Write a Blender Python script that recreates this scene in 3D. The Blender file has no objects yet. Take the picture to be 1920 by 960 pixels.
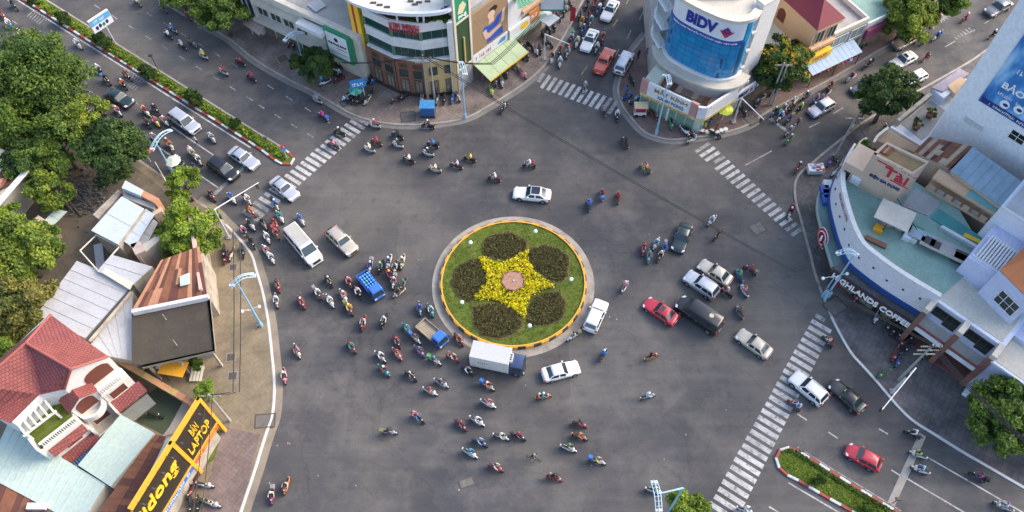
import bpy, bmesh, math, random
import numpy as np
from mathutils import Vector, Matrix
R = math.radians
random.seed(7); rng = np.random.default_rng(7)
sc = bpy.context.scene; col = sc.collection
# ---------------------------------------------------------------- camera
FPX, DEP, CH, CYO = 1560.0, R(58.3), 85.0, -50.0
cam = bpy.data.cameras.new('camera'); camo = bpy.data.objects.new('camera', cam); col.objects.link(camo)
camo.location = (0, CYO, CH); camo.rotation_euler = (R(90) - DEP, 0, 0)
cam.sensor_width = 36; cam.lens = 36 * FPX / 1920; cam.clip_end = 3000
sc.camera = camo
sc.render.resolution_x, sc.render.resolution_y = 1024, 512
# ---------------------------------------------------------------- sky, sun, exposure
SUN_EL, SUN_AZ = R(36), R(70)            # azimuth clockwise from +Y: light comes from the right, a little from behind
w = bpy.data.worlds.new('World'); sc.world = w; w.use_nodes = True
nt = w.node_tree; nt.nodes.clear()
bg = nt.nodes.new('ShaderNodeBackground'); so = nt.nodes.new('ShaderNodeOutputWorld')
sk = nt.nodes.new('ShaderNodeTexSky'); sk.sky_type = 'NISHITA'; sk.sun_disc = False
sk.sun_elevation = SUN_EL; sk.sun_rotation = SUN_AZ; sk.air_density = 1.0; sk.dust_density = 3.0; sk.ozone_density = 1.0
bg.inputs[1].default_value = 0.15
nt.links.new(sk.outputs[0], bg.inputs[0]); nt.links.new(bg.outputs[0], so.inputs[0])
sl = bpy.data.lights.new('sun', 'SUN'); sun = bpy.data.objects.new('sun', sl); col.objects.link(sun)
sl.energy = 1.05; sl.angle = R(40); sl.color = (1.0, 0.86, 0.70)
sd = Vector((math.sin(SUN_AZ) * math.cos(SUN_EL), math.cos(SUN_AZ) * math.cos(SUN_EL), math.sin(SUN_EL)))
sun.rotation_euler = sd.to_track_quat('Z', 'Y').to_euler(); sun.location = (60, 40, 90)
sc.view_settings.view_transform = 'Standard'; sc.view_settings.look = 'None'
sc.view_settings.exposure = 1.55; sc.view_settings.gamma = 1.0
# ---------------------------------------------------------------- pixel directions -> places
_s, _c = math.sin(DEP), math.cos(DEP)
def G(px, py, z=0.0):                    # where the ray of a photo pixel meets the level z
    u = (px - 960) / FPX; v = (py - 480) / FPX
    t = (z - CH) / (-_s - v * _c)
    return (u * t, CYO + (_c - v * _s) * t)
def GP(pts, z=0.0): return [G(x, y, z) for x, y in pts]
# ---------------------------------------------------------------- materials
MATS = {}
def nodes(name):
    m = bpy.data.materials.new(name); m.use_nodes = True
    t = m.node_tree; b = t.nodes['Principled BSDF']
    return m, t, b
def lin(c):                              # sRGB 0..255 -> linear
    return tuple(((v / 255) / 12.92 if v / 255 <= 0.04045 else ((v / 255 + 0.055) / 1.055) ** 2.4) for v in c)
def ramp(t, fac, stops):
    r = t.nodes.new('ShaderNodeValToRGB'); t.links.new(fac, r.inputs[0])
    e = r.color_ramp.elements
    while len(e) < len(stops): e.new(0.5)
    for k, (p, c) in enumerate(stops):
        e[k].position = p; e[k].color = (*c, 1) if len(c) == 3 else c
    return r.outputs[0]
def noise(t, scale, detail=4, rough=0.6, vec=None):
    n = t.nodes.new('ShaderNodeTexNoise'); n.inputs['Scale'].default_value = scale
    n.inputs['Detail'].default_value = detail; n.inputs['Roughness'].default_value = rough
    if vec is None:
        g = t.nodes.new('ShaderNodeNewGeometry'); vec = g.outputs['Position']
    t.links.new(vec, n.inputs['Vector'])
    return n.outputs['Fac']
def mixc(t, fac, a, b, mode='MIX'):
    m = t.nodes.new('ShaderNodeMix'); m.data_type = 'RGBA'; m.blend_type = mode
    for s, v in ((m.inputs[0], fac), (m.inputs[6], a), (m.inputs[7], b)):
        if hasattr(v, 'links'): t.links.new(v, s)
        elif isinstance(v, (int, float)): s.default_value = v
        else: s.default_value = (*v, 1)
    return m.outputs[2]
def math_n(t, op, a, b=None):
    m = t.nodes.new('ShaderNodeMath'); m.operation = op
    for i, v in enumerate((a, b)):
        if v is None: continue
        if hasattr(v, 'links'): t.links.new(v, m.inputs[i])
        else: m.inputs[i].default_value = v
    return m.outputs[0]
def bump(t, b, h, strength=0.3, dist=0.02):
    n = t.nodes.new('ShaderNodeBump'); n.inputs['Strength'].default_value = strength; n.inputs['Distance'].default_value = dist
    t.links.new(h, n.inputs['Height']); t.links.new(n.outputs[0], b.inputs['Normal'])
def mat(name, c, rough=0.7, dirt=0.35, scale=0.8, metal=0.0, dirtc=None, bmp=0.0, spec=0.5, coat=0.0):
    """painted or mineral surface: base colour with grime blotches and fine grain"""
    if name in MATS: return MATS[name]
    m, t, b = nodes(name); c = tuple(c)
    d = dirtc or tuple(v * 0.42 + 0.01 for v in c)
    f = ramp(t, noise(t, scale, 6, 0.68), [(0.42, (0, 0, 0)), (0.72, (dirt,) * 3)])
    cc = mixc(t, f, c, d)
    g = ramp(t, noise(t, scale * 9, 3, 0.7), [(0.3, (0.86,) * 3), (0.7, (1.08,) * 3)])
    cc = mixc(t, 1.0, cc, g, 'MULTIPLY')
    t.links.new(cc, b.inputs['Base Color'])
    b.inputs['Roughness'].default_value = rough; b.inputs['Metallic'].default_value = metal
    b.inputs['Specular IOR Level'].default_value = spec; b.inputs['Coat Weight'].default_value = coat
    if bmp: bump(t, b, noise(t, scale * 14, 3), bmp, 0.03)
    MATS[name] = m; return m
def flat(name, c, rough=0.5, metal=0.0, coat=0.0, spec=0.5):
    if name in MATS: return MATS[name]
    m, t, b = nodes(name)
    g = ramp(t, noise(t, 6, 3), [(0.3, tuple(v * 0.88 for v in c)), (0.7, tuple(min(1, v * 1.07) for v in c))])
    t.links.new(g, b.inputs['Base Color'])
    b.inputs['Roughness'].default_value = rough; b.inputs['Metallic'].default_value = metal
    b.inputs['Coat Weight'].default_value = coat; b.inputs['Specular IOR Level'].default_value = spec
    MATS[name] = m; return m
# ---------------------------------------------------------------- objects
ORG = {}; KIDS = {}
def tag(o, label=None, cat=None, group=None, kind=None):
    for k, v in (('label', label), ('category', cat), ('group', group), ('kind', kind)):
        if v: o[k] = v
    return o
def thing(name, at, label, cat, group=None):
    o = bpy.data.objects.new(name, None); col.objects.link(o)
    o.location = (at[0], at[1], at[2] if len(at) > 2 else 0); o.empty_display_size = 0.5
    ORG[o] = Vector(o.location)
    return tag(o, label, cat, group)
def mk(name, vs, fs, m, parent=None, smooth=False, mi=None, kind=None):
    """world-space mesh; under a parent the vertices become relative to the thing's base"""
    me = bpy.data.meshes.new(name)
    org = ORG.get(parent, Vector((0, 0, 0))) if parent else None
    if parent: vs = [(v[0] - org[0], v[1] - org[1], v[2] - org[2]) for v in vs]
    me.from_pydata([tuple(v) for v in vs], [], [tuple(f) for f in fs])
    for x in (m if isinstance(m, (list, tuple)) else [m]): me.materials.append(x)
    if mi: me.polygons.foreach_set('material_index', mi)
    if smooth: me.polygons.foreach_set('use_smooth', [True] * len(me.polygons))
    me.update()
    o = bpy.data.objects.new(name, me); col.objects.link(o)
    if parent: o.parent = parent; ORG[o] = org; KIDS.setdefault(parent, []).append(o)
    if kind: o['kind'] = kind
    return o
class MB:
    """collects boxes, prisms, tubes; build() makes one mesh object"""
    def __init__(s): s.v = []; s.f = []; s.mi = []; s.cur = 0
    def add(s, vs, fs):
        n = len(s.v); s.v += [tuple(v) for v in vs]; s.f += [tuple(i + n for i in f) for f in fs]; s.mi += [s.cur] * len(fs); return s
    def hexa(s, p):                      # 8 points: bottom 4 (ccw), top 4
        return s.add(p, [(3, 2, 1, 0), (4, 5, 6, 7), (0, 1, 5, 4), (1, 2, 6, 5), (2, 3, 7, 6), (3, 0, 4, 7)])
    def box(s, x0, x1, y0, y1, z0, z1):
        return s.hexa([(x0, y0, z0), (x1, y0, z0), (x1, y1, z0), (x0, y1, z0), (x0, y0, z1), (x1, y0, z1), (x1, y1, z1), (x0, y1, z1)])
    def prism(s, poly, z0, z1, bottom=False):
        poly = ccw(poly); n = len(poly)
        vs = [(x, y, z0) for x, y in poly] + [(x, y, z1) for x, y in poly]
        fs = [tuple(range(n, 2 * n))] + [(i, (i + 1) % n, (i + 1) % n + n, i + n) for i in range(n)]
        if bottom: fs.append(tuple(range(n - 1, -1, -1)))
        return s.add(vs, fs)
    def tube(s, a, b, r0, r1=None, n=8, cap=True):
        a, b = Vector(a), Vector(b); r1 = r0 if r1 is None else r1
        d = (b - a).normalized(); u = d.orthogonal().normalized(); w_ = d.cross(u)
        vs = [tuple(a + (u * math.cos(2 * math.pi * i / n) + w_ * math.sin(2 * math.pi * i / n)) * r0) for i in range(n)]
        vs += [tuple(b + (u * math.cos(2 * math.pi * i / n) + w_ * math.sin(2 * math.pi * i / n)) * r1) for i in range(n)]
        fs = [(i, (i + 1) % n, (i + 1) % n + n, i + n) for i in range(n)]
        if cap: fs += [tuple(range(n - 1, -1, -1)), tuple(range(n, 2 * n))]
        return s.add(vs, fs)
    def path(s, pts, r, n=6):
        for a, b in zip(pts, pts[1:]): s.tube(a, b, r, r, n)
        return s
    def ball(s, c, r, nu=10, nv=6, sx=1, sy=1, sz=1):
        vs = [(c[0], c[1], c[2] - r * sz)]; fs = []
        for j in range(1, nv):
            a = -math.pi / 2 + math.pi * j / nv
            for i in range(nu):
                b = 2 * math.pi * i / nu
                vs.append((c[0] + r * sx * math.cos(a) * math.cos(b), c[1] + r * sy * math.cos(a) * math.sin(b), c[2] + r * sz * math.sin(a)))
        vs.append((c[0], c[1], c[2] + r * sz)); L = len(vs) - 1
        for i in range(nu):
            k = (i + 1) % nu
            fs.append((0, 1 + k, 1 + i)); fs.append((L, L - nu + i, L - nu + k))
            for j in range(nv - 2):
                fs.append((1 + j * nu + i, 1 + j * nu + k, 1 + (j + 1) * nu + k, 1 + (j + 1) * nu + i))
        return s.add(vs, fs)
    def build(s, name, m, parent=None, smooth=False, kind=None):
        return mk(name, s.v, s.f, m, parent, smooth, s.mi if isinstance(m, (list, tuple)) else None, kind)
def ccw(p):
    a = sum(p[i][0] * p[(i + 1) % len(p)][1] - p[(i + 1) % len(p)][0] * p[i][1] for i in range(len(p)))
    return list(p) if a > 0 else list(p)[::-1]
def cen(p): return (sum(q[0] for q in p) / len(p), sum(q[1] for q in p) / len(p))
def prism(name, poly, z0, z1, m, parent=None, kind=None, bottom=False):
    return MB().prism(poly, z0, z1, bottom).build(name, m, parent, kind=kind)
def smooth_line(pts, n=6):               # Catmull-Rom through the points
    out = []; P = [pts[0]] + list(pts) + [pts[-1]]
    for i in range(1, len(P) - 2):
        p0, p1, p2, p3 = (np.array(P[i + k], float) for k in (-1, 0, 1, 2))
        for j in range(n):
            t = j / n
            out.append(tuple(0.5 * ((2 * p1) + (p2 - p0) * t + (2 * p0 - 5 * p1 + 4 * p2 - p3) * t * t + (3 * p1 - p0 - 3 * p2 + p3) * t ** 3)))
    out.append(tuple(pts[-1])); return out
def offset_line(pts, d):                 # shift an open polyline to its left by d
    out = []
    for i, p in enumerate(pts):
        a = pts[max(0, i - 1)]; b = pts[min(len(pts) - 1, i + 1)]
        dx, dy = b[0] - a[0], b[1] - a[1]; L = math.hypot(dx, dy) or 1
        out.append((p[0] - dy / L * d, p[1] + dx / L * d))
    return out
def resample(pts, step):
    out = [pts[0]]; acc = 0.0
    for a, b in zip(pts, pts[1:]):
        L = math.dist(a, b); t = step - acc
        while t <= L:
            out.append((a[0] + (b[0] - a[0]) * t / L, a[1] + (b[1] - a[1]) * t / L)); t += step
        acc = (acc + L) % step if L else acc
    return out
class Fac:
    """a facade plane standing on two ground points, left to right as seen from outside; u along, z up, o outward"""
    def __init__(s, a, b):
        s.a = Vector((*a, 0)); s.b = Vector((*b, 0)); s.L = (s.b - s.a).length
        s.d = (s.b - s.a) / s.L; s.n = Vector((s.d.y, -s.d.x, 0))
    def pt(s, u, z, o=0.0): return s.a + s.d * u + s.n * o + Vector((0, 0, z))
    def uz(s, px, py, o=0.0):            # photo pixel -> (u, z) on the plane (offset o outward)
        ray = Vector(((px - 960) / FPX, _c - (py - 480) / FPX * _s, -_s - (py - 480) / FPX * _c))
        C = Vector((0, CYO, CH)); t = ((s.a + s.n * o) - C).dot(s.n) / ray.dot(s.n)
        p = C + ray * t - s.a
        return p.dot(s.d), p.z
    def hexa(s, mb, u0, u1, z0, z1, o0, o1):
        return mb.hexa([s.pt(u0, z0, o1), s.pt(u1, z0, o1), s.pt(u1, z0, o0), s.pt(u0, z0, o0),
                        s.pt(u0, z1, o1), s.pt(u1, z1, o1), s.pt(u1, z1, o0), s.pt(u0, z1, o0)])
    def box(s, name, u0, u1, z0, z1, o0, o1, m, parent):
        return s.hexa(MB(), u0, u1, z0, z1, o0, o1).build(name, m, parent)
    def window(s, u0, u1, z0, z1, parent, frame, glass, nv=1, nh=0, o=0.0, name='window', fw=0.07):
        """frame with mullions standing proud; pane is a sub-part"""
        mb = MB()
        for a, b, c_, d_ in ((u0, u0 + fw, z0, z1), (u1 - fw, u1, z0, z1), (u0 + fw, u1 - fw, z0, z0 + fw), (u0 + fw, u1 - fw, z1 - fw, z1)):
            s.hexa(mb, a, b, c_, d_, o + 0.005, o + 0.09)
        for k in range(1, nv + 1):
            u = u0 + (u1 - u0) * k / (nv + 1); s.hexa(mb, u - 0.03, u + 0.03, z0 + fw, z1 - fw, o + 0.005, o + 0.07)
        for k in range(1, nh + 1):
            z = z0 + (z1 - z0) * k / (nh + 1); s.hexa(mb, u0 + fw, u1 - fw, z - 0.025, z + 0.025, o + 0.006, o + 0.068)
        f = mb.build(name, frame, parent)
        s.box('pane', u0 + fw * 0.9, u1 - fw * 0.9, z0 + fw * 0.9, z1 - fw * 0.9, o + 0.002, o + 0.03, glass, f)
        return f
_font_cache = {}
def text_mesh(body, bold=0.0, shear=0.0, extr=0.0, space=1.0):
    cu = bpy.data.curves.new('lettering', 'FONT'); cu.body = body; cu.offset = bold; cu.shear = shear; cu.space_character = space
    cu.extrude = extr; cu.resolution_u = 3; cu.align_x = 'LEFT'
    o = bpy.data.objects.new('lettering', cu); col.objects.link(o)
    dg = bpy.context.evaluated_depsgraph_get(); dg.update(); me = o.evaluated_get(dg).to_mesh()
    vs = [tuple(v.co) for v in me.vertices]; fs = [tuple(p.vertices) for p in me.polygons]
    o.evaluated_get(dg).to_mesh_clear(); bpy.data.objects.remove(o); bpy.data.curves.remove(cu)
    return vs, fs
def sign_text(fa, body, u0, u1, z0, z1, o, m, parent, bold=0.02, shear=0.0, depth=0.06, name='lettering', space=1.0):
    """raised letters filling the rectangle u0..u1, z0..z1 on a facade"""
    vs, fs = text_mesh(body, bold, shear, 0.5, space)
    if not vs: return None
    xs = [v[0] for v in vs]; ys = [v[1] for v in vs]
    x0, x1, y0, y1 = min(xs), max(xs), min(ys), max(ys)
    W = [fa.pt(u0 + (v[0] - x0) / (x1 - x0) * (u1 - u0), z0 + (v[1] - y0) / (y1 - y0) * (z1 - z0), o + (v[2] + 0.5) * depth) for v in vs]
    return letters(vs, W, fs, m, parent, z1 - z0 >= 0.9, name)
def print_marks(fa, body, u0, u1, z0, z1, o, m, parent, *a, **k):
    """print too small or worn to read in the photograph: a row of uneven strokes, no words"""
    mb = MB(); u = u0; h = z1 - z0
    while u < u1 - h * .3:
        w_ = h * random.uniform(.25, .6)
        if random.random() < .85:
            fa.hexa(mb, u, min(u1, u + w_ * .35), z0, z0 + h * random.uniform(.7, 1), o, o + .025)
            if random.random() < .7: q = z0 + h * random.uniform(0, .75); fa.hexa(mb, u, min(u1, u + w_ * .9), q, q + h * .22, o, o + .03)
        u += w_ + h * .12
    return mb.build('print', m, parent, kind='stuff')
def letters(vs, W, fs, m, parent, split, name='lettering'):
    """large lettering: one object for each letter (with its accents); small print stays one mesh"""
    if not split: return mk(name, W, fs, m, parent, kind='stuff')
    par = list(range(len(vs)))
    def find(a):
        while par[a] != a: par[a] = par[par[a]]; a = par[a]
        return a
    for f in fs:
        for k in f[1:]: par[find(k)] = find(f[0])
    comp = {}
    for k in range(len(vs)): comp.setdefault(find(k), []).append(k)
    groups = []
    for ks in sorted(comp.values(), key=lambda q: -len(q)):
        a, b = min(vs[k][0] for k in ks), max(vs[k][0] for k in ks)
        for g in groups:
            if min(b, g[1]) - max(a, g[0]) > 0.5 * min(b - a, g[1] - g[0]): g[2].extend(ks); g[0] = min(a, g[0]); g[1] = max(b, g[1]); break
        else: groups.append([a, b, list(ks)])
    for g in groups:
        ix = {k: i for i, k in enumerate(g[2])}
        o = mk('letter', [W[k] for k in g[2]], [tuple(ix[k] for k in f) for f in fs if f[0] in ix], m, parent)
    return o
def copy_tree(o, parent=None, sub=None):
    """a thing, its parts and their sub-parts; sub maps a material to its replacement on the copies"""
    c = o.copy(); col.objects.link(c); c.parent = parent
    if sub and o.type == 'MESH':
        for k, ms in enumerate(o.data.materials):
            if ms in sub: c.material_slots[k].link = 'OBJECT'; c.material_slots[k].material = sub[ms]
    for ch in KIDS.get(o, []): copy_tree(ch, c, sub)
    return c
def drop_tree(o):
    for ch in KIDS.get(o, []): drop_tree(ch)
    bpy.data.objects.remove(o)
# ================================================================ the ground
def asphalt():
    m, t, b = nodes('asphalt')
    g = t.nodes.new('ShaderNodeNewGeometry'); P = g.outputs['Position']
    base = ramp(t, noise(t, 0.045, 5, 0.55), [(0.36, (0.050, 0.051, 0.057)), (0.47, (0.064, 0.063, 0.066)), (0.58, (0.092, 0.087, 0.083)), (0.70, (0.128, 0.117, 0.105))])
    # wheel-polished bands: noise stretched along the circling direction round the island
    sub = t.nodes.new('ShaderNodeVectorMath'); sub.operation = 'SUBTRACT'; t.links.new(P, sub.inputs[0]); sub.inputs[1].default_value = (0.15, -1.3, 0)
    ln = t.nodes.new('ShaderNodeVectorMath'); ln.operation = 'LENGTH'; t.links.new(sub.outputs[0], ln.inputs[0])
    sx = t.nodes.new('ShaderNodeSeparateXYZ'); t.links.new(sub.outputs[0], sx.inputs[0])
    ang = math_n(t, 'ARCTAN2', sx.outputs[1], sx.outputs[0])
    cb = t.nodes.new('ShaderNodeCombineXYZ'); t.links.new(math_n(t, 'MULTIPLY', ln.outputs['Value'], 0.38), cb.inputs[0]); t.links.new(math_n(t, 'MULTIPLY', ang, 2.2), cb.inputs[1])
    tr = noise(t, 1.0, 5, 0.62, cb.outputs[0])
    base = mixc(t, 1.0, base, ramp(t, tr, [(0.32, (0.90, 0.90, 0.92)), (0.52, (1.0, 1.0, 1.0)), (0.70, (1.08, 1.07, 1.05))]), 'MULTIPLY')
    # streaks along the avenue
    mp = t.nodes.new('ShaderNodeMapping'); mp.inputs['Rotation'].default_value = (0, 0, R(36)); mp.inputs['Scale'].default_value = (0.05, 0.7, 1); t.links.new(P, mp.inputs[0])
    base = mixc(t, 1.0, base, ramp(t, noise(t, 1.0, 4, 0.6, mp.outputs[0]), [(0.3, (0.88,) * 3), (0.7, (1.10,) * 3)]), 'MULTIPLY')
    # paler beige blotches scattered over the asphalt, and scuffing
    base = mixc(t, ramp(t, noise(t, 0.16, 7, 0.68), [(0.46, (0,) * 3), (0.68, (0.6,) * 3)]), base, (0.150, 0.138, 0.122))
    mp2 = t.nodes.new('ShaderNodeMapping'); mp2.inputs['Rotation'].default_value = (0, 0, R(-28)); mp2.inputs['Scale'].default_value = (0.06, 1.3, 1); t.links.new(P, mp2.inputs[0])
    base = mixc(t, 1.0, base, ramp(t, noise(t, 1.0, 5, 0.7, mp2.outputs[0]), [(0.34, (0.93,) * 3), (0.5, (1,) * 3), (0.68, (1.05,) * 3)]), 'MULTIPLY')
    # repaired patches (cells with a tone of their own)
    vo = t.nodes.new('ShaderNodeTexVoronoi'); vo.inputs['Scale'].default_value = 0.085; vo.distance = 'CHEBYCHEV'; t.links.new(P, vo.inputs['Vector'])
    base = mixc(t, 1.0, base, ramp(t, vo.outputs['Color'], [(0.1, (0.88,) * 3), (0.9, (1.10, 1.09, 1.07))]), 'MULTIPLY')
    # cracks and tar joints
    vc = t.nodes.new('ShaderNodeTexVoronoi'); vc.feature = 'DISTANCE_TO_EDGE'; vc.inputs['Scale'].default_value = 0.11
    wv = t.nodes.new('ShaderNodeTexNoise'); wv.inputs['Scale'].default_value = 0.5; t.links.new(P, wv.inputs['Vector'])
    va = t.nodes.new('ShaderNodeVectorMath'); va.operation = 'MULTIPLY_ADD'; t.links.new(wv.outputs['Color'], va.inputs[0]); va.inputs[1].default_value = (1.6,) * 3; t.links.new(P, va.inputs[2])
    t.links.new(va.outputs[0], vc.inputs['Vector'])
    base = mixc(t, 1.0, base, ramp(t, vc.outputs['Distance'], [(0.0, (0.80,) * 3), (0.006, (1,) * 3)]), 'MULTIPLY')
    # oil spots and grit
    base = mixc(t, 1.0, base, ramp(t, noise(t, 0.9, 6, 0.7), [(0.30, (0.72,) * 3), (0.42, (1,) * 3), (0.75, (1.06,) * 3)]), 'MULTIPLY')
    base = mixc(t, 1.0, base, ramp(t, noise(t, 9, 2, 0.7), [(0.3, (0.86,) * 3), (0.7, (1.14,) * 3)]), 'MULTIPLY')
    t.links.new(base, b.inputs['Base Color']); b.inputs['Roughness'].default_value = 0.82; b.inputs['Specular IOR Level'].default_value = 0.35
    bump(t, b, noise(t, 14, 2), 0.25, 0.01)
    return m
def paving(name, c1, c2, tile=0.4, joint=(0.1, 0.09, 0.085), stain=0.6, rot=33):
    m, t, b = nodes(name)
    g = t.nodes.new('ShaderNodeNewGeometry'); mp = t.nodes.new('ShaderNodeMapping'); mp.inputs['Rotation'].default_value = (0, 0, R(rot)); t.links.new(g.outputs['Position'], mp.inputs[0])
    br = t.nodes.new('ShaderNodeTexBrick'); br.offset = 0.0; br.inputs['Scale'].default_value = 1.0; br.inputs['Brick Width'].default_value = tile; br.inputs['Row Height'].default_value = tile
    br.inputs['Mortar Size'].default_value = 0.012; br.inputs['Color1'].default_value = (*c1, 1); br.inputs['Color2'].default_value = (*c2, 1); br.inputs['Mortar'].default_value = (*joint, 1)
    t.links.new(mp.outputs[0], br.inputs['Vector'])
    c = mixc(t, 1.0, br.outputs['Color'], ramp(t, noise(t, 0.28, 6, 0.65), [(0.3, (1 - stain * 0.7,) * 3), (0.6, (1.0,) * 3), (0.8, (1.15, 1.12, 1.08))]), 'MULTIPLY')
    c = mixc(t, 1.0, c, ramp(t, noise(t, 2.2, 5, 0.7), [(0.3, (0.78,) * 3), (0.65, (1.05,) * 3)]), 'MULTIPLY')
    t.links.new(c, b.inputs['Base Color']); b.inputs['Roughness'].default_value = 0.85
    bump(t, b, noise(t, 10, 2), 0.2, 0.01)
    MATS[name] = m; return m
def grass_mat(name, a, b_, c_):
    m, t, b = nodes(name)
    k = ramp(t, noise(t, 0.9, 6, 0.7), [(0.3, a), (0.5, b_), (0.72, c_)])
    k = mixc(t, 1.0, k, ramp(t, noise(t, 16, 2, 0.8), [(0.25, (0.55,) * 3), (0.75, (1.4,) * 3)]), 'MULTIPLY')
    t.links.new(k, b.inputs['Base Color']); b.inputs['Roughness'].default_value = 0.95; b.inputs['Specular IOR Level'].default_value = 0.15
    bump(t, b, noise(t, 12, 3), 0.8, 0.06); MATS[name] = m; return m
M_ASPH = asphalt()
M_PAVE_L = paving('pavement_tan', (0.25, 0.20, 0.128), (0.225, 0.18, 0.118), 0.4, (0.17, 0.135, 0.09))
M_PAVE_K = paving('pavement_corner', (0.27, 0.21, 0.175), (0.22, 0.175, 0.15), 0.5, stain=0.8)
M_PAVE_B = paving('pavement_red', (0.23, 0.15, 0.125), (0.185, 0.125, 0.11), 0.4)
M_PAVE_R = paving('pavement_grey', (0.16, 0.145, 0.14), (0.125, 0.115, 0.115), 0.6, (0.05, 0.045, 0.045), 0.9)
M_KERB = mat('kerb_concrete', (0.34, 0.31, 0.27), 0.85, 0.6, 0.7, dirtc=(0.13, 0.11, 0.09), bmp=0.2)
M_KERBW = mat('kerb_white_paint', (0.60, 0.60, 0.58), 0.7, 0.4, 0.8, dirtc=(0.3, 0.28, 0.25))
M_KRED = mat('kerb_red_paint', (0.36, 0.055, 0.045), 0.7, 0.5, 1.0, dirtc=(0.2, 0.13, 0.1))
M_KYEL = mat('kerb_yellow_paint', (0.72, 0.36, 0.035), 0.7, 0.45, 1.2, dirtc=(0.3, 0.2, 0.09))
M_KBLK = mat('kerb_black_paint', (0.03, 0.028, 0.026), 0.7, 0.5, 1.2, dirtc=(0.2, 0.15, 0.09))
def paint(name, worn, c=(0.52, 0.51, 0.49)):
    m, t, b = nodes(name)
    f = ramp(t, noise(t, 1.6, 8, 0.78), [(0.34 + worn * 0.1, (0.0,) * 3), (0.50 + worn * 0.1, (1,) * 3)])
    f2 = ramp(t, noise(t, 0.25, 3, 0.5), [(0.35, (0.55,) * 3), (0.6, (1,) * 3)])
    t.links.new(mixc(t, mixc(t, 1.0, f, f2, 'MULTIPLY'), (0.13, 0.127, 0.124), c), b.inputs['Base Color'])
    b.inputs['Roughness'].default_value = 0.75; MATS[name] = m; return m
M_PAINT = paint('road_paint', 0.2); M_PAINTW = paint('road_paint_worn', 0.75, (0.36, 0.355, 0.345)); M_PAINTY = paint('road_paint_yellow', 0.6, (0.45, 0.36, 0.12))
M_DIRT = mat('bare_earth', (0.15, 0.12, 0.085), 0.95, 0.8, 0.5, dirtc=(0.055, 0.048, 0.04), bmp=0.6)
M_GRASS = grass_mat('lawn', (0.055, 0.075, 0.014), (0.10, 0.135, 0.022), (0.17, 0.18, 0.042))
M_SOIL = mat('planting_soil', (0.075, 0.05, 0.032), 0.95, 0.6, 2.0, bmp=0.6)

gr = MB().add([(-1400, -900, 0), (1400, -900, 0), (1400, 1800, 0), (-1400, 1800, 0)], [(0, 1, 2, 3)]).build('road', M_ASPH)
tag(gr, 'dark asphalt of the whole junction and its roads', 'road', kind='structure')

def kerbed(name, line, back, m_top, m_kerb, h=0.13, kw=0.28, label=None):
    """a raised pavement behind a kerb line; the kerb is a child strip"""
    line = smooth_line(line, 5)
    poly = line + back
    if sum(poly[i][0] * poly[(i + 1) % len(poly)][1] - poly[(i + 1) % len(poly)][0] * poly[i][1] for i in range(len(poly))) < 0: side = -1
    else: side = 1
    root = thing(name, line[len(line) // 2], label, 'pavement'); del root['category']; root['kind'] = 'structure'
    inner = offset_line(line, side * kw)
    prism('paving', inner + back, -0.02, h - 0.012, m_top, root)
    mb = MB()
    for i in range(len(line) - 1):
        mb.prism([line[i], line[i + 1], inner[i + 1], inner[i]], -0.02, h)
    mb.build('kerb', m_kerb, root)
    return root, line
SWK = GP([(230, -40), (307, 8), (375, 47), (425, 72), (480, 116), (542, 152), (580, 170), (617, 192), (655, 214), (692, 227), (730, 234), (780, 236), (837, 231), (880, 221), (917, 201), (960, 175), (990, 154), (1017, 130), (1042, 97), (1070, 50), (1092, 8), (1125, -60)])
SWB = GP([(1290, -50), (1250, 7), (1210, 63), (1177, 107), (1161, 148), (1157, 175), (1167, 202), (1185, 226), (1207, 249), (1235, 260), (1260, 264), (1285, 262), (1322, 257), (1365, 249), (1405, 235), (1440, 212), (1490, 186), (1540, 160), (1590, 132), (1640, 101), (1670, 85), (1705, 66), (1740, 48), (1775, 25), (1810, 2), (1870, -50)])
SWR = GP([(1960, 22), (1850, 92), (1815, 116), (1727, 166), (1627, 222), (1590, 249), (1547, 283), (1520, 306), (1497, 326), (1488, 348), (1490, 380), (1500, 415), (1510, 452), (1517, 478), (1524, 508), (1535, 540), (1545, 566), (1557, 595), (1572, 625), (1595, 664), (1620, 692), (1645, 720), (1665, 744), (1690, 772), (1715, 794), (1752, 817), (1802, 848), (1865, 885), (1920, 917), (2020, 975)])
SWL = GP([(-120, 25), (0, 112), (120, 200), (200, 256), (270, 305), (310, 333), (370, 376), (400, 396), (425, 421), (450, 447), (473, 477), (482, 505), (495, 550), (505, 605), (512, 667), (516, 710), (516, 745), (512, 782), (503, 808), (492, 842), (478, 888), (455, 957), (430, 1030)])
kerbed('corner_pavement', SWK, GP([(1125, -140), (200, -140)]), M_PAVE_K, M_KERB, label='tan tiled pavement round the jewellery shop corner')
kerbed('bank_pavement', SWB, GP([(1870, -140), (1290, -140)]), M_PAVE_B, M_KERB, label='reddish pavement round the bank corner')
kerbed('coffee_pavement', SWR, GP([(2100, 975), (2100, 22)]), M_PAVE_R, M_KERB, label='dark grey pavement in front of the coffee shop')
kerbed('left_pavement', SWL, GP([(-200, 1030), (-200, 25)]), M_PAVE_L, M_KERB, label='tan pavement along the left side of the junction')
kerbed('bottom_pavement', GP([(1090, 1190), (1120, 1050), (1165, 1000), (1225, 978), (1285, 972), (1340, 988), (1420, 1055), (1560, 1160)]), GP([(1500, 1330), (1100, 1330)]), M_PAVE_R, M_KERB, label='grey pavement under the bright tree at the bottom edge')
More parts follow.
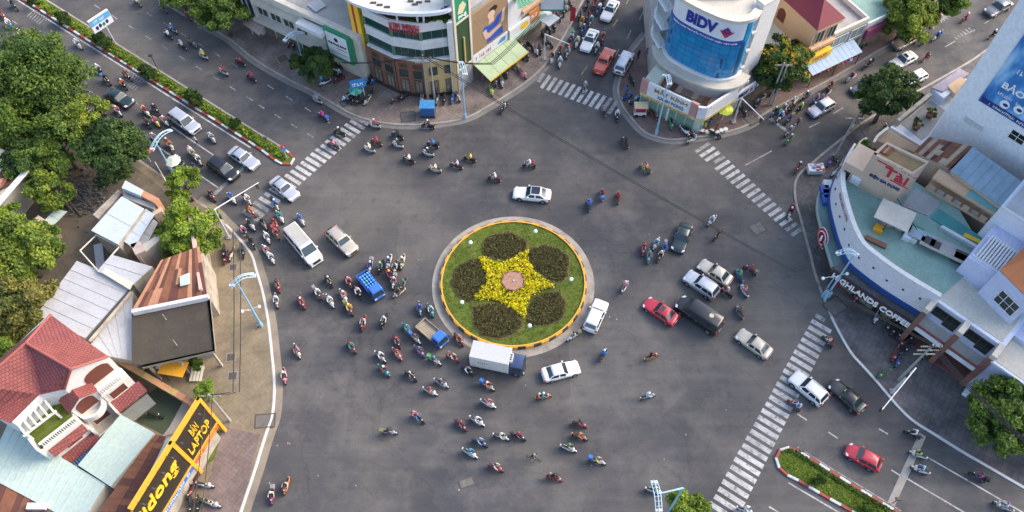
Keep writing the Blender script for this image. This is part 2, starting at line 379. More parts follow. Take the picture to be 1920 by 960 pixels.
def ribbon(name, line, off, wd, z, m, root=None, kind='structure', label=None):
    a = offset_line(line, off - wd / 2); b = offset_line(line, off + wd / 2); n = len(line)
    o = mk(name, [(x, y, z) for x, y in a] + [(x, y, z) for x, y in b], [(i, i + 1, i + 1 + n, i + n) for i in range(n - 1)], m, root)
    if o.data.polygons[0].normal.z < 0: o.data.flip_normals()
    if not root: tag(o, label, None, None, kind)
    return o
# white painted kerb faces and gutter lines
def painted_kerb(line, i0, i1, side, label):
    ln = smooth_line(line[i0:i1], 5); n = len(ln)
    mb = MB(); a = offset_line(ln, -side * 0.03); b = offset_line(ln, side * 0.20)
    for i in range(n - 1): mb.prism([a[i], a[i + 1], b[i + 1], b[i]], -0.02, 0.142)
    tag(mb.build('painted_kerb', M_KERBW), label, None, None, 'structure')
painted_kerb(SWR, 17, 30, 1, 'white painted kerb in front of the coffee shop')
painted_kerb(SWL, 8, 23, -1, 'white painted kerb along the left pavement')
ribbon('gutter', smooth_line(SWK[2:20], 5), -0.3, 0.62, 0.004, mat('gutter_grey', (0.20, 0.185, 0.165), 0.9, 0.6, 0.6, dirtc=(0.1, 0.09, 0.08)), label='pale concrete gutter round the jewellery shop corner')
ribbon('gutter', smooth_line(SWB[2:24], 5), -0.3, 0.6, 0.004, MATS['gutter_grey'], label='pale concrete gutter round the bank corner')
ribbon('gutter', smooth_line(SWL[6:23], 5), 0.42, 0.8, 0.004, mat('gutter_tan', (0.25, 0.21, 0.16), 0.9, 0.6, 0.6, dirtc=(0.12, 0.1, 0.08)), label='tan concrete gutter along the left pavement')
# bare ground and yard surfaces on the left
tag(prism('bare_ground', GP([(-60, 130), (120, 235), (262, 320), (300, 350), (335, 385), (380, 450), (390, 500), (330, 640), (240, 700), (-60, 700)], 0.1), 0.0, 0.135, M_DIRT), 'dark bare earth under the trees on the left', 'ground', kind='structure')
tag(prism('side_pavement', GP([(418, 800), (488, 815), (476, 860), (455, 955), (430, 1020), (360, 1020)], 0.1), 0.0, 0.128, paving('pavement_mauve', (0.21, 0.155, 0.14), (0.175, 0.13, 0.12), 0.4)), 'mauve pavement beside the phone shop', 'pavement', kind='structure')
del bpy.data.objects['bare_ground']['category'], bpy.data.objects['side_pavement']['category'], gr['category']
# ---------------------------------------------------------------- painted kerb medians
def median(name, line, cols, label, top_z=0.24, blk=1.0, plain=None):
    """closed outline; kerb blocks one by one, grass bed inside"""
    ln = line; root = thing(name, cen(ln), label, 'median'); del root['category']; root['kind'] = 'structure'
    pts = resample(ln, blk)
    sgn = 1 if sum(ln[i][0] * ln[(i + 1) % len(ln)][1] - ln[(i + 1) % len(ln)][0] * ln[i][1] for i in range(len(ln))) > 0 else -1
    inn = offset_line(pts, sgn * 0.26)
    for i in range(len(pts) - 1):
        mb = MB(); mb.prism([pts[i], pts[i + 1], inn[i + 1], inn[i]], -0.02, top_z + random.uniform(-0.006, 0.006))
        mb.build('kerb_block', cols[i % len(cols)] if not plain or i < plain * len(pts) else M_KERB, root)
    prism('grass_bed', offset_line(pts, sgn * 0.24), -0.02, top_z - 0.05, M_GRASS, root)
    return root, pts
a0 = smooth_line(GP([(-60, -66), (42, 0), (230, 119), (422, 240), (480, 277), (507, 297)]), 8)
a1 = smooth_line(GP([(507, 297), (520, 306), (532, 311), (545, 311), (553, 305), (553, 297), (543, 286), (530, 277)]), 5)
a2 = smooth_line(GP([(530, 277), (505, 261), (470, 240), (280, 120), (88, 0), (-10, -62)]), 8)
med1, med1_pts = median('long_median', a0[:-1] + a1[:-1] + a2, (M_KERBW, M_KRED), 'long planted median with red and white kerb in the upper left avenue', blk=1.25, plain=.53)
b0 = smooth_line(GP([(1700, 1020), (1590, 958), (1540, 930), (1498, 905), (1472, 892)]), 6)
b1 = smooth_line(GP([(1472, 892), (1459, 880), (1452, 862), (1457, 846), (1472, 837), (1487, 839)]), 5)
b2 = smooth_line(GP([(1487, 839), (1527, 863), (1600, 909), (1685, 960), (1770, 1012)]), 6)
med2, med2_pts = median('short_median', b0[:-1] + b1[:-1] + b2, (M_KERBW, M_KRED), 'rounded grassy median with red and white kerb in the lower right avenue', blk=1.15)
# ---------------------------------------------------------------- roundabout island
RC = (0.15, -1.32); RR = 8.6
isl = thing('roundabout_island', RC, 'round planted island with black and yellow kerb in the middle of the junction', 'island'); del isl['category']; isl['kind'] = 'structure'
NB = 58
for i in range(NB):
    t0, t1 = 2 * math.pi * i / NB, 2 * math.pi * (i + 1) / NB
    pr = lambda r, t: (RC[0] + r * math.cos(t), RC[1] + r * math.sin(t))
    tm = (t0 + t1) / 2
    mb = MB(); mb.prism([pr(RR, t0), pr(RR, tm), pr(RR, t1), pr(RR - 0.3, t1), pr(RR - 0.3, tm), pr(RR - 0.3, t0)], -0.02, 0.60 + random.uniform(-0.01, 0.01))
    mb.build('kerb_block', M_KYEL if i % 2 else M_KBLK, isl)
    mb = MB(); mb.prism([pr(RR - 0.13, t0), pr(RR - 0.13, tm), pr(RR - 0.13, t1), pr(RR - 0.3, t1), pr(RR - 0.3, tm), pr(RR - 0.3, t0)], 0.60, 0.66)
    mb.build('kerb_cap', M_KYEL, isl)
circ = lambda r, n=64: [(RC[0] + r * math.cos(2 * math.pi * k / n), RC[1] + r * math.sin(2 * math.pi * k / n)) for k in range(n)]
prism('lawn', circ(RR - 0.29), -0.02, 0.50, M_GRASS, isl)
ring = MB()
n = 72; co, ci = circ(RR + 0.95, n), circ(RR + 0.0, n)
ring.add([(x, y, 0.008) for x, y in co] + [(x, y, 0.014) for x, y in ci], [(i, (i + 1) % n, (i + 1) % n + n, i + n) for i in range(n)])
ring.build('concrete_apron', mat('apron_concrete', (0.36, 0.32, 0.27), 0.85, 0.75, 0.55, dirtc=(0.12, 0.105, 0.095), bmp=0.2), isl)
# ================================================================ road markings (sheets a few mm above the asphalt)
def quad(name, pts, z, m, root):
    o = mk(name, [(x, y, z) for x, y in ccw(pts)], [tuple(range(len(pts)))], m, root); return o
def crosswalk(s0, s1, off0, off1, n, width, label, skip=(), worn=(), short={}):
    """stripes start on the line s0-s1 (photo pixels) and run along the off vectors"""
    A, B = Vector(G(*s0)), Vector(G(*s1)); A2 = Vector(G(s0[0] + off0[0], s0[1] + off0[1])); B2 = Vector(G(s1[0] + off1[0], s1[1] + off1[1]))
    root = thing('zebra_crossing', ((A + B) / 2)[:], label, 'crossing'); del root['category']; root['kind'] = 'structure'
    for i in range(n):
        if i in skip: continue
        p = A.lerp(B, i / (n - 1)); q = A2.lerp(B2, i / (n - 1))
        d = (q - p); p = p + d * random.uniform(-0.02, 0.02)
        if i in short: q = p + d * short[i]
        d = (q - p).normalized(); nn = Vector((-d.y, d.x)) * width / 2
        quad('stripe', [(p - nn)[:], (q - nn)[:], (q + nn)[:], (p + nn)[:]], 0.005, M_PAINTW if i in worn else M_PAINT, root)
crosswalk((456, 396), (665, 218), (28, 17.5), (27, 16), 23, 0.52, 'zebra crossing over the upper left avenue', worn=(0, 1, 2, 21, 22))
crosswalk((1020, 138), (1158, 188), (-16, 23), (-17, 25), 13, 0.50, 'zebra crossing over the street beside the bank', worn=(0, 11, 12), short={0: .7})
crosswalk((1331, 268), (1504, 428), (-27, 17), (-20, 13), 19, 0.50, 'zebra crossing over the upper right street', worn=(0, 3, 17, 18), short={3: .7})
crosswalk((1528, 590), (1331, 944), (36, 21), (50, 32), 29, 0.55, 'zebra crossing over the lower right avenue', worn=(0,), short={0: .5})
def dashes(name, pts, m, wd, ln, label, z=0.005):
    root = thing(name, G(*pts[0]), label, 'marking'); del root['category']; root['kind'] = 'structure'
    for a, b in zip(pts[::2], pts[1::2]):
        p, q = Vector(G(*a)), Vector(G(*b)); d = (q - p).normalized(); nn = Vector((-d.y, d.x)) * wd / 2
        quad('dash', [(p - nn)[:], (q - nn)[:], (q + nn)[:], (p + nn)[:]], z, m, root)
def drow(c0, c1, n, dv):
    out = []
    for k in range(n):
        x = c0[0] + (c1[0] - c0[0]) * k / (n - 1); y = c0[1] + (c1[1] - c0[1]) * k / (n - 1)
        out += [(x - dv[0] / 2, y - dv[1] / 2), (x + dv[0] / 2, y + dv[1] / 2)]
    return out
dashes('lane_dashes', drow((183, 13), (468, 185), 10, (11, 7)) + drow((490, 200), (582, 254), 4, (11, 7)), M_PAINTW, 0.16, 3, 'dashed lane line nearest the median in the upper left avenue')
dashes('lane_dashes', drow((280, 27), (440, 122), 6, (11, 7)) + drow((507, 163), (613, 227), 4, (12, 8)), M_PAINTW, 0.16, 3, 'second dashed lane line from the median in the upper left avenue')
dashes('lane_dashes', drow((28, 42), (260, 196), 6, (10, 7)), M_PAINTW, 0.16, 3, 'dashed lane line of the carriageway left of the long median')
dashes('edge_line', [(20, -8), (430, 252), (430, 252), (470, 277)], M_PAINT, 0.2, 3, 'white edge line along the left kerb of the long median')
dashes('lane_line', [(322, 238), (445, 321)], M_PAINT, 0.16, 3, 'white lane line beside the black minivan')
dashes('lane_line', [(265, 254), (409, 352)], M_PAINT, 0.16, 3, 'white lane line nearest the left pavement')
dashes('stop_line', [(458, 312), (402, 364)], M_PAINTW, 0.5, 3, 'stop line beneath the black minivan', 0.009)
dashes('lane_dashes', drow((1134, 134), (1225, -5), 5, (-7, 15)) + [(1090, 140), (1101, 124), (1149, 50), (1158, 37), (1174, 8), (1180, -3)], M_PAINTY, 0.14, 3, 'yellow dashed centre line of the street beside the bank')
dashes('centre_line', [(1397, 310), (1447, 283), (1517, 239), (1537, 229), (1562, 213), (1581, 202), (1606, 187), (1617, 181)], M_PAINTW, 0.16, 3, 'broken centre line of the upper right street')
dashes('centre_line', [(1772, 88), (1791, 77), (1809, 65), (1828, 56), (1846, 44), (1868, 30), (1882, 20), (1900, 10)], M_PAINTW, 0.16, 3, 'far part of the broken centre line of the upper right street')
dashes('stop_line', [(1440, 220), (1475, 245)], M_PAINTW, 0.45, 3, 'stop line of the upper right street', 0.009)
dashes('stop_line', [(1730, 815), (1671, 945)], mat('stop_line_beige', (0.33, 0.305, 0.26), 0.8, 0.6, 0.6), 0.75, 3, 'wide beige stop line in the lower right avenue', 0.009)
dashes('lane_line', [(1700, 897), (1810, 962), (1735, 855), (1925, 965)], M_PAINT, 0.16, 3, 'white lane lines of the lower right avenue')
dashes('lane_dashes', [(1495, 776), (1513, 788), (1553, 810), (1571, 822), (1648, 804), (1665, 814), (1671, 881), (1690, 893), (1600, 840), (1612, 848)], M_PAINT, 0.16, 3, 'dashed lane lines near the red hatchback')
dashes('lane_dashes', [(1442, 950), (1462, 962)], M_PAINT, 0.16, 3, 'dash left of the rounded median')
dashes('edge_line', [(1478, 905), (1575, 962)], M_PAINT, 0.16, 3, 'white edge line left of the rounded median')
dashes('edge_line', [(1495, 838), (1560, 879), (1560, 879), (1690, 958)], M_PAINTW, 0.14, 3, 'white edge line right of the rounded median')
def rumble(c, d, ln, n, label):
    out = []
    for k in range(n):
        x, y = c[0] + d[0] * k, c[1] + d[1] * k; out += [(x, y), (x + ln[0], y + ln[1])]
    dashes('rumble_strips', out, M_PAINTW, 0.17, 3, label)
rumble((51, 31), (4.2, 2.9), (11, -10), 6, 'short rumble strips at the left of the carriageway, upper left')
rumble((64, 25), (4.2, 2.9), (7, -6), 6, 'rumble strips beside the long median, upper left')
rumble((238, 140), (4.2, 2.9), (9, -8), 7, 'rumble strips beside the long median near the dark green sedan')
rumble((226, 152), (4.2, 2.9), (8, -7), 7, 'rumble strips in the lane near the dark green sedan')
rumble((155, 205), (4.2, 3.1), (9, -8), 7, 'rumble strips under the large tree')
rumble((1744, 48), (5, -3.6), (8, 5), 8, 'rumble strips near the kerb in the upper right street')
rumble((1790, 70), (5, -3.6), (6, 4), 6, 'rumble strips in the middle of the upper right street')
# manholes and drain covers
M_IRON = mat('cast_iron', (0.075, 0.065, 0.06), 0.7, 0.5, 2.0)
M_FRAME = mat('cover_frame', (0.24, 0.21, 0.18), 0.85, 0.5, 1.5)
def cover(px, py, sx, sy, z, rot, label, rust=False):
    x, y = G(px, py, z); r = thing('drain_cover', (x, y, z), label, 'drain cover', 'drain covers in the paving')
    c_, s_ = math.cos(R(rot)), math.sin(R(rot))
    def q(a, b): return (x + a * c_ - b * s_, y + a * s_ + b * c_)
    mb = MB()
    for (a0_, a1_, b0_, b1_) in ((-sx, sx, -sy, -sy + .12), (-sx, sx, sy - .12, sy), (-sx, -sx + .12, -sy + .12, sy - .12), (sx - .12, sx, -sy + .12, sy - .12)):
        mb.prism([q(a0_, b0_), q(a1_, b0_), q(a1_, b1_), q(a0_, b1_)], z, z + 0.03)
    mb.build('frame', M_FRAME if sx < .7 or rust else M_IRON, r)
    for k in range(2):
        a0_, a1_ = (-sx + .13, -0.02) if k == 0 else (0.02, sx - .13)
        MB().prism([q(a0_, -sy + .13), q(a1_, -sy + .13), q(a1_, sy - .13), q(a0_, sy - .13)], z, z + 0.018).build('plate', M_IRON if sx < .7 else mat('worn_plate', (0.15, 0.135, 0.12), 0.85, 0.6, 1.5) if not rust else mat('rust_plate', (0.12, 0.085, 0.06), 0.8, 0.6, 2), r)
for a in ((530, 110, .8, .8, .12, 33, 'rusty square drain cover on the pavement by the blue tree trunk', True), (765, 219, 1.0, .9, .12, 10, 'rectangular drain cover on the tan corner pavement'),
          (1410, 224, .8, .8, .12, 30, 'square drain cover by the traffic light arm near the bank'), (1566, 574, 1.1, 1.0, .12, 35, 'square drain cover by the flag on the coffee shop pavement'),
          (437, 501, .5, .5, .12, 5, 'topmost small dark drain cover on the left pavement'), (433, 670, .55, .55, .12, 5, 'middle small dark drain cover on the left pavement'), (436, 705, .55, .55, .12, 5, 'lowest small dark drain cover on the left pavement'),
          (497, 789, 1.1, .8, .12, 5, 'wide drain cover at the kerb of the left pavement'), (1421, 428, .9, .8, .004, 30, 'worn manhole in the asphalt by the upper right crossing'),
          (649, 192, .8, .6, .12, 35, 'drain cover beside the parked motorbikes on the corner'), (875, 905, .8, .5, .003, 20, 'dark asphalt manhole among the motorbikes at the bottom')):
    cover(*a)
def litter():
    for k in range(40):
        px, py = random.uniform(420, 1600), random.uniform(230, 950)
        x, y = G(px, py); a = random.uniform(0, 3); s_ = random.uniform(0.04, 0.10)
        yield (x, y, a, s_)
mb = MB()
for x, y, a, s_ in litter():
    mb.prism([(x + s_ * math.cos(a + k * 1.57) * random.uniform(.5, 1.2), y + s_ * math.sin(a + k * 1.57)) for k in range(4)], 0.004, 0.02)
tag(mb.build('litter', flat('paper_scrap', (0.40, 0.39, 0.37), 0.8)), 'pale scraps of litter scattered on the asphalt', None, None, 'stuff')
# ================================================================ foliage
def leaf_mat(name, a, b_, c_, scale=0.7):
    m, t, b = nodes(name)
    oi = noise(t, scale, 4, 0.6)
    k = ramp(t, oi, [(0.34, a), (0.52, b_), (0.70, c_)])
    k = mixc(t, 1.0, k, ramp(t, noise(t, 6.0, 2, 0.6), [(0.3, (0.75,) * 3), (0.7, (1.25,) * 3)]), 'MULTIPLY')
    t.links.new(k, b.inputs['Base Color']); b.inputs['Roughness'].default_value = 0.6; b.inputs['Specular IOR Level'].default_value = 0.3
    tr = t.nodes.new('ShaderNodeBsdfTranslucent'); t.links.new(k, tr.inputs['Color'])
    mx = t.nodes.new('ShaderNodeMixShader'); mx.inputs[0].default_value = 0.3
    out = t.nodes['Material Output']; t.links.new(b.outputs[0], mx.inputs[1]); t.links.new(tr.outputs[0], mx.inputs[2]); t.links.new(mx.outputs[0], out.inputs[0])
    MATS[name] = m; return m
LEAF = {'yellowish': [leaf_mat('leaf_yellowish_a', (0.116, 0.180, 0.020), (0.198, 0.262, 0.030), (0.314, 0.345, 0.041)), leaf_mat('leaf_yellowish_b', (0.064, 0.117, 0.019), (0.116, 0.172, 0.027), (0.198, 0.241, 0.041))],
        'mid': [leaf_mat('leaf_mid_a', (0.070, 0.131, 0.020), (0.116, 0.186, 0.027), (0.186, 0.248, 0.038)), leaf_mat('leaf_mid_b', (0.040, 0.083, 0.018), (0.070, 0.123, 0.023), (0.116, 0.172, 0.030))],
        'dark': [leaf_mat('leaf_dark_a', (0.040, 0.083, 0.019), (0.070, 0.123, 0.024), (0.116, 0.172, 0.032)), leaf_mat('leaf_dark_b', (0.023, 0.050, 0.014), (0.040, 0.078, 0.018), (0.070, 0.117, 0.024))],
        'bright': [leaf_mat('leaf_bright_a', (0.163, 0.248, 0.027), (0.244, 0.338, 0.035), (0.337, 0.400, 0.047)), leaf_mat('leaf_bright_b', (0.087, 0.152, 0.022), (0.139, 0.207, 0.027), (0.209, 0.275, 0.038))],
        'brownish': [leaf_mat('leaf_brownish_a', (0.139, 0.138, 0.034), (0.198, 0.180, 0.041), (0.255, 0.235, 0.054)), leaf_mat('leaf_brownish_b', (0.070, 0.097, 0.020), (0.104, 0.123, 0.027), (0.151, 0.165, 0.041))],
        'bed': [leaf_mat('bed_brown', (.11, .075, .038), (.165, .105, .05), (.20, .155, .06), 2.5), leaf_mat('bed_green', (.07, .085, .024), (.11, .125, .034), (.16, .165, .044), 2.5)],
        'flower': [leaf_mat('flower_yellow', (.70, .58, .010), (.80, .70, .016), (.86, .80, .06), 3), leaf_mat('flower_leaf', (.06, .08, .015), (.12, .14, .02), (.35, .30, .02), 3)]}
def leaves_obj(name, P, size, mats_, parent=None, up=0.45, kind=None, centre=None, p2=0.45, jitter=0.35, mi=None):
    """one small leaf-sized quad per point, turned outward and up with much scatter"""
    N = len(P); org = np.array(ORG.get(parent, (0, 0, 0)))
    nrm = rng.normal(size=(N, 3)) * 0.8
    if centre is not None: d = P - centre; nrm += d / (np.linalg.norm(d, axis=1, keepdims=True) + 1e-6) * 0.9
    nrm[:, 2] += up; nrm /= np.linalg.norm(nrm, axis=1, keepdims=True)
    t = np.cross(nrm, rng.normal(size=(N, 3))); t /= np.linalg.norm(t, axis=1, keepdims=True) + 1e-9; b = np.cross(nrm, t)
    s_ = size * (1 + jitter * rng.uniform(-1, 1, (N, 1)))
    V = np.stack([P - t * s_, P - b * s_ * 0.55, P + t * s_, P + b * s_ * 0.55], 1).reshape(-1, 3) - org
    me = bpy.data.meshes.new(name); me.vertices.add(4 * N); me.vertices.foreach_set('co', V.astype(np.float32).ravel())
    me.loops.add(4 * N); me.loops.foreach_set('vertex_index', np.arange(4 * N, dtype=np.int32)); me.polygons.add(N); me.polygons.foreach_set('loop_start', np.arange(0, 4 * N, 4, dtype=np.int32))
    for m_ in mats_: me.materials.append(m_)
    me.polygons.foreach_set('material_index', (rng.random(N) < p2).astype(np.int32) if mi is None else mi); me.update(); me.validate()
    o = bpy.data.objects.new(name, me); col.objects.link(o)
    if parent: o.parent = parent; ORG[o] = ORG[parent]; KIDS.setdefault(parent, []).append(o)
    if kind: o['kind'] = kind
    return o
M_BARK = mat('bark', (0.13, 0.10, 0.075), 0.9, 0.5, 2.0, bmp=0.5)
def crown_points(c, rx, ry, rz, nclump, per, hollow=0.55, cl=0.30, flat_=0.55):
    cs = []
    while len(cs) < nclump:
        p = rng.normal(size=3); p /= np.linalg.norm(p); r_ = rng.uniform(hollow, 1.0)
        if p[2] < -0.55: continue
        wob = 1 + 0.22 * math.sin(3.1 * p[0] + 5 * p[1] + c[0]) * math.cos(4.3 * p[2] + c[1])
        cs.append(np.array([p[0] * rx, p[1] * ry, p[2] * rz]) * r_ * wob)
    out = []
    for q in cs:
        k = rng.normal(size=(per, 3)); k /= np.linalg.norm(k, axis=1, keepdims=True); k *= rng.uniform(.25, 1, (per, 1)) ** .6
        R_ = cl * (rx + ry) / 2 * rng.uniform(.65, 1.25)
        out.append(q + k * np.array([R_, R_, R_ * flat_]))
    return np.array(c) + np.concatenate(out), [np.array(c) + q for q in cs]
def tree(px, py, rpx, zc, kind, label, leaf=0.26, dens=1.0, ry=1.0, rz=0.7, name='tree', trunk=True, tm=None, base=None, hollow=0.5, cl=.30, group='trees along the streets', cat='tree'):
    x, y = G(px, py, zc); rx = abs(G(px + rpx, py, zc)[0] - x)
    root = thing(name, (x, y, 0.1) if base is None else (*base, 0.1), label, cat, group)
    big = rpx > 28 and name == 'tree'
    if big: rx *= 1.10; zc *= .82; rz = max(rz, .72); leaf *= .70; x, y = G(px, py, zc); root.location = (x, y, .1); ORG[root] = Vector((x, y, .1))
    ncl = int(30 * dens * max(1, (rx / 2.5) ** 1.7)); per = int(np.clip(150 * (0.26 / leaf) ** 1.3, 60, 300))
    P, cs = crown_points((x, y, zc), rx * .86, rx * ry * .86, rx * rz, ncl, per, hollow, cl * (1.0 if rx < 3 else 0.85))
    tone = np.repeat(rng.random(len(cs)) < .42, per); low = np.array([q_[2] < zc - rx * rz * .15 for q_ in cs]).repeat(per)  # random leaf tone per clump, also imitating sunlit clumps and shaded gaps
    mi = np.where(rng.random(len(P)) < .78, tone, rng.random(len(P)) < .45).astype(np.int32); keep = P[:, 2] > 0.35; P = P[keep]; mi = mi[keep]
    leaves_obj('crown', P, leaf, LEAF[kind], root, mi=mi, centre=np.array((x, y, zc - rx * rz * .4)))
    if trunk:
        bx, by = (x, y) if base is None else base
        top = Vector((x, y, zc - rx * rz * .35)); b0 = Vector((bx, by, 0.05)); mid = b0.lerp(top, .55) + Vector((random.uniform(-.25, .25), random.uniform(-.25, .25), 0)); r0 = 0.09 + rx * .045
        mb = MB(); mb.tube(b0, mid, r0 * 1.15, r0 * .8, 9).tube(mid, top, r0 * .8, r0 * .55, 9)
        mb.build('trunk', tm or M_BARK, root, smooth=True)
        for q in cs[:: max(1, len(cs) // 9)]:
            MB().tube(top if random.random() < .6 else mid.lerp(top, .6), Vector(q) * .9 + top * .1, r0 * .34, r0 * .10, 6).build('limb', tm or M_BARK, root)
    return root
M_BLUETRUNK = mat('trunk_blue_paint', (0.10, 0.38, 0.52), 0.7, 0.4, 2)
tree(72, 140, 92, 8.5, 'mid', 'largest spreading tree at the upper left above the carriageway', dens=1.35, leaf=.30, rz=.55, hollow=.35)
tree(20, 215, 70, 6.5, 'mid', 'green tree at the left edge below the largest tree', dens=1.1, leaf=.30, rz=.6, hollow=.4)
tree(112, 270, 58, 6.0, 'mid', 'middle tree of the group left of the parasol', leaf=.28, hollow=.4)
tree(208, 282, 66, 6.5, 'dark', 'dark green tree right of the group, beside the red parasol', dens=1.2, leaf=.28, hollow=.4)
tree(90, 355, 44, 5.0, 'yellowish', 'small yellow green tree above the dark clearing', leaf=.26, hollow=.4)
tree(45, 300, 42, 5.0, 'dark', 'dark small tree between the large tree and the rusty roof', leaf=.26)
tree(38, 478, 70, 6.0, 'yellowish', 'yellow green tree left of the grey shed roofs', dens=1.2, leaf=.30, hollow=.4)
tree(30, 578, 66, 5.5, 'brownish', 'brownish tree above the red tiled villa roof', dens=1.1, leaf=.28, hollow=.4)
tree(10, 645, 30, 4.0, 'bright', 'small bright tree at the left edge beside the villa roof', leaf=.24)
tree(150, 215, 50, 6.5, 'yellowish', 'yellow green crown between the largest tree and the dark tree', leaf=.27, hollow=.4)
tree(60, 300, 48, 5.5, 'mid', 'green crown right of the beam house', leaf=.27, hollow=.4)
tree(10, 420, 46, 5.0, 'bright', 'bright crown at the left edge above the shed roofs', leaf=.27, hollow=.4)
tree(85, 450, 34, 4.5, 'mid', 'small crown touching the big grey shed roof', leaf=.25)
tree(345, 346, 34, 4.2, 'bright', 'round bright green tree at the kerb near the black minivan', dens=1.5, leaf=.20, rz=.85, hollow=.6, cl=.26)
tree(352, 436, 62, 5.0, 'bright', 'bushy light green tree above the rusty tin roof', dens=1.2, leaf=.27, hollow=.35)
tree(412, 18, 50, 6.0, 'mid', 'tree at the top edge beside the upper left avenue', dens=1.2, leaf=.28)
tree(335, -12, 40, 4.5, 'mid', 'tree cut by the top edge left of the kerb tree', leaf=.27)
tree(594, 120, 37, 4.2, 'dark', 'clipped round tree with a blue painted trunk', dens=1.6, leaf=.18, rz=.9, hollow=.65, cl=.24, tm=M_BLUETRUNK)
tree(556, 116, 15, 3.0, 'dark', 'small clipped bush left of the blue trunked tree', dens=1.2, leaf=.16, rz=.9, hollow=.6, tm=M_BLUETRUNK)
tree(1466, 118, 54, 6.0, 'dark', 'tree with yellowing leaves in front of the orange house', dens=1.0, leaf=.27, hollow=.4)
tree(1668, 178, 58, 6.5, 'dark', 'roadside tree hiding a white car in the upper right street', dens=1.1, leaf=.27, hollow=.4)
tree(1706, 26, 56, 6.0, 'yellowish', 'light tree over the pavement at the upper right', dens=.9, leaf=.27, hollow=.35)
tree(1772, 2, 40, 6.0, 'mid', 'tree at the top edge of the upper right street', leaf=.27)
tree(1882, 776, 70, 5.0, 'mid', 'tree on the dark pavement at the right edge', dens=1.2, leaf=.27, hollow=.45)
tree(1290, 962, 44, 6.0, 'bright', 'bright tree cut by the bottom edge', dens=1.4, leaf=.22, hollow=.55)
tree(385, 733, 23, 2.6, 'bright', 'round bright shrub above the orange sign frame', dens=1.5, leaf=.16, rz=.9, name='shrub', cat='shrub', group='shrubs and bushes')
tree(366, 682, 13, 1.6, 'mid', 'small bush beside the orange awning', leaf=.15, name='shrub', cat='shrub', group='shrubs and bushes')
tree(1905, 735, 14, 5.0, 'brownish', 'small reddish bush behind the tree at the right edge', leaf=.2, name='shrub', cat='shrub', group='shrubs and bushes')
# yellow blossoms in the tree before the orange house
tb = next(o for o in col.objects if o.get('label', '').startswith('tree with yellowing'))
P, _ = crown_points((*G(1475, 112, 6.0), 6.0), 3.3, 3.3, 2.4, 26, 16, .7, .16)
leaves_obj('yellowed_leaves', P, .22, [leaf_mat('leaf_amber', (.32, .20, .02), (.42, .26, .03), (.5, .34, .05)), LEAF['yellowish'][0]], tb, kind='stuff')
# ---------------------------------------------------------------- median planting
def in_poly(Q, poly):
    x, y = Q[:, 0], Q[:, 1]; c_ = np.zeros(len(Q), bool); n = len(poly)
    for k in range(n):
        (x0, y0), (x1, y1) = poly[k], poly[(k + 1) % n]
        if y0 == y1: continue
        c_ ^= ((y0 > y) != (y1 > y)) & (x < (x1 - x0) * (y - y0) / (y1 - y0) + x0)
    return c_
def scatter_poly(poly, n):
    pa = np.array(poly); lo, hi = pa.min(0), pa.max(0); out = np.zeros((0, 2))
    while len(out) < n:
        Q = rng.uniform(lo, hi, (2 * n, 2)); out = np.concatenate([out, Q[in_poly(Q, poly)]])
    return out[:n]
def cover_bed(name, poly, n, z0, z1, size, kind, label, cat, p2=.45, up=.6, clumpy=0.0, thing_=True, group=None):
    Q = scatter_poly(poly, n)
    if clumpy:
        C = scatter_poly(poly, max(4, int(n / clumpy))); Q = C[rng.integers(0, len(C), n)] + rng.normal(size=(n, 2)) * .13
    P = np.concatenate([Q, rng.uniform(z0, z1, (n, 1))], 1)
    o = leaves_obj(name, P, size, LEAF[kind], None, up=up, p2=p2)
    tag(o, label, cat, group, None if thing_ else 'stuff'); return o
m1 = GP([(48, -5), (230, 110), (424, 231), (505, 282), (532, 299), (545, 300), (541, 291), (500, 266), (470, 246), (280, 127), (82, 3)], .3)
q = cover_bed('ground_cover', m1, 9000, .22, .55, .16, 'bright', 'yellow green low plants filling the long median', None, thing_=False, clumpy=24)
for k, (px, py, r_) in enumerate(((115, 30, 11), (122, 38, 10), (186, 72, 14), (196, 80, 13), (272, 130, 13), (282, 138, 12), (357, 178, 15), (366, 186, 13), (440, 230, 10), (60, 2, 9))):
    tree(px, py, r_, 1.3, 'dark', 'dark bush on the long median, ' + ['first', 'second', 'third', 'fourth', 'fifth', 'sixth', 'seventh', 'eighth', 'ninth', 'topmost'][k] + (' counted from the upper left' if k < 9 else ' at the top edge'), leaf=.15, rz=.75, name='bush', cat='bush', group='dark bushes on the long median', trunk=False)
q = cover_bed('grass', GP([(1462, 868), (1476, 848), (1490, 848), (1600, 918), (1690, 975), (1720, 1010), (1660, 990), (1560, 935), (1475, 886)], .2), 3600, .19, .24, .09, 'bright', 'mown grass on the rounded median', None, thing_=False)
h_ = smooth_line(GP([(1470, 852), (1482, 848), (1495, 854), (1535, 880), (1570, 903), (1600, 921), (1650, 950), (1690, 975)], .3), 8)
cover_bed('low_hedge', h_ + offset_line(h_, .4)[::-1], 1500, .2, .45, .11, 'mid', 'low clipped hedge along the right side of the rounded median', 'hedge')
for k, (px, py, r_) in enumerate(((1541, 897, 9), (1530, 903, 7), (1627, 952, 11), (1640, 958, 10))):
    tree(px, py, r_, .9, 'mid', 'low bush on the rounded median, ' + ['larger one of the upper pair', 'smaller one of the upper pair', 'left one at the bottom edge', 'right one at the bottom edge'][k], leaf=.13, rz=.7, name='bush', cat='bush', group='low bushes on the rounded median', trunk=False)
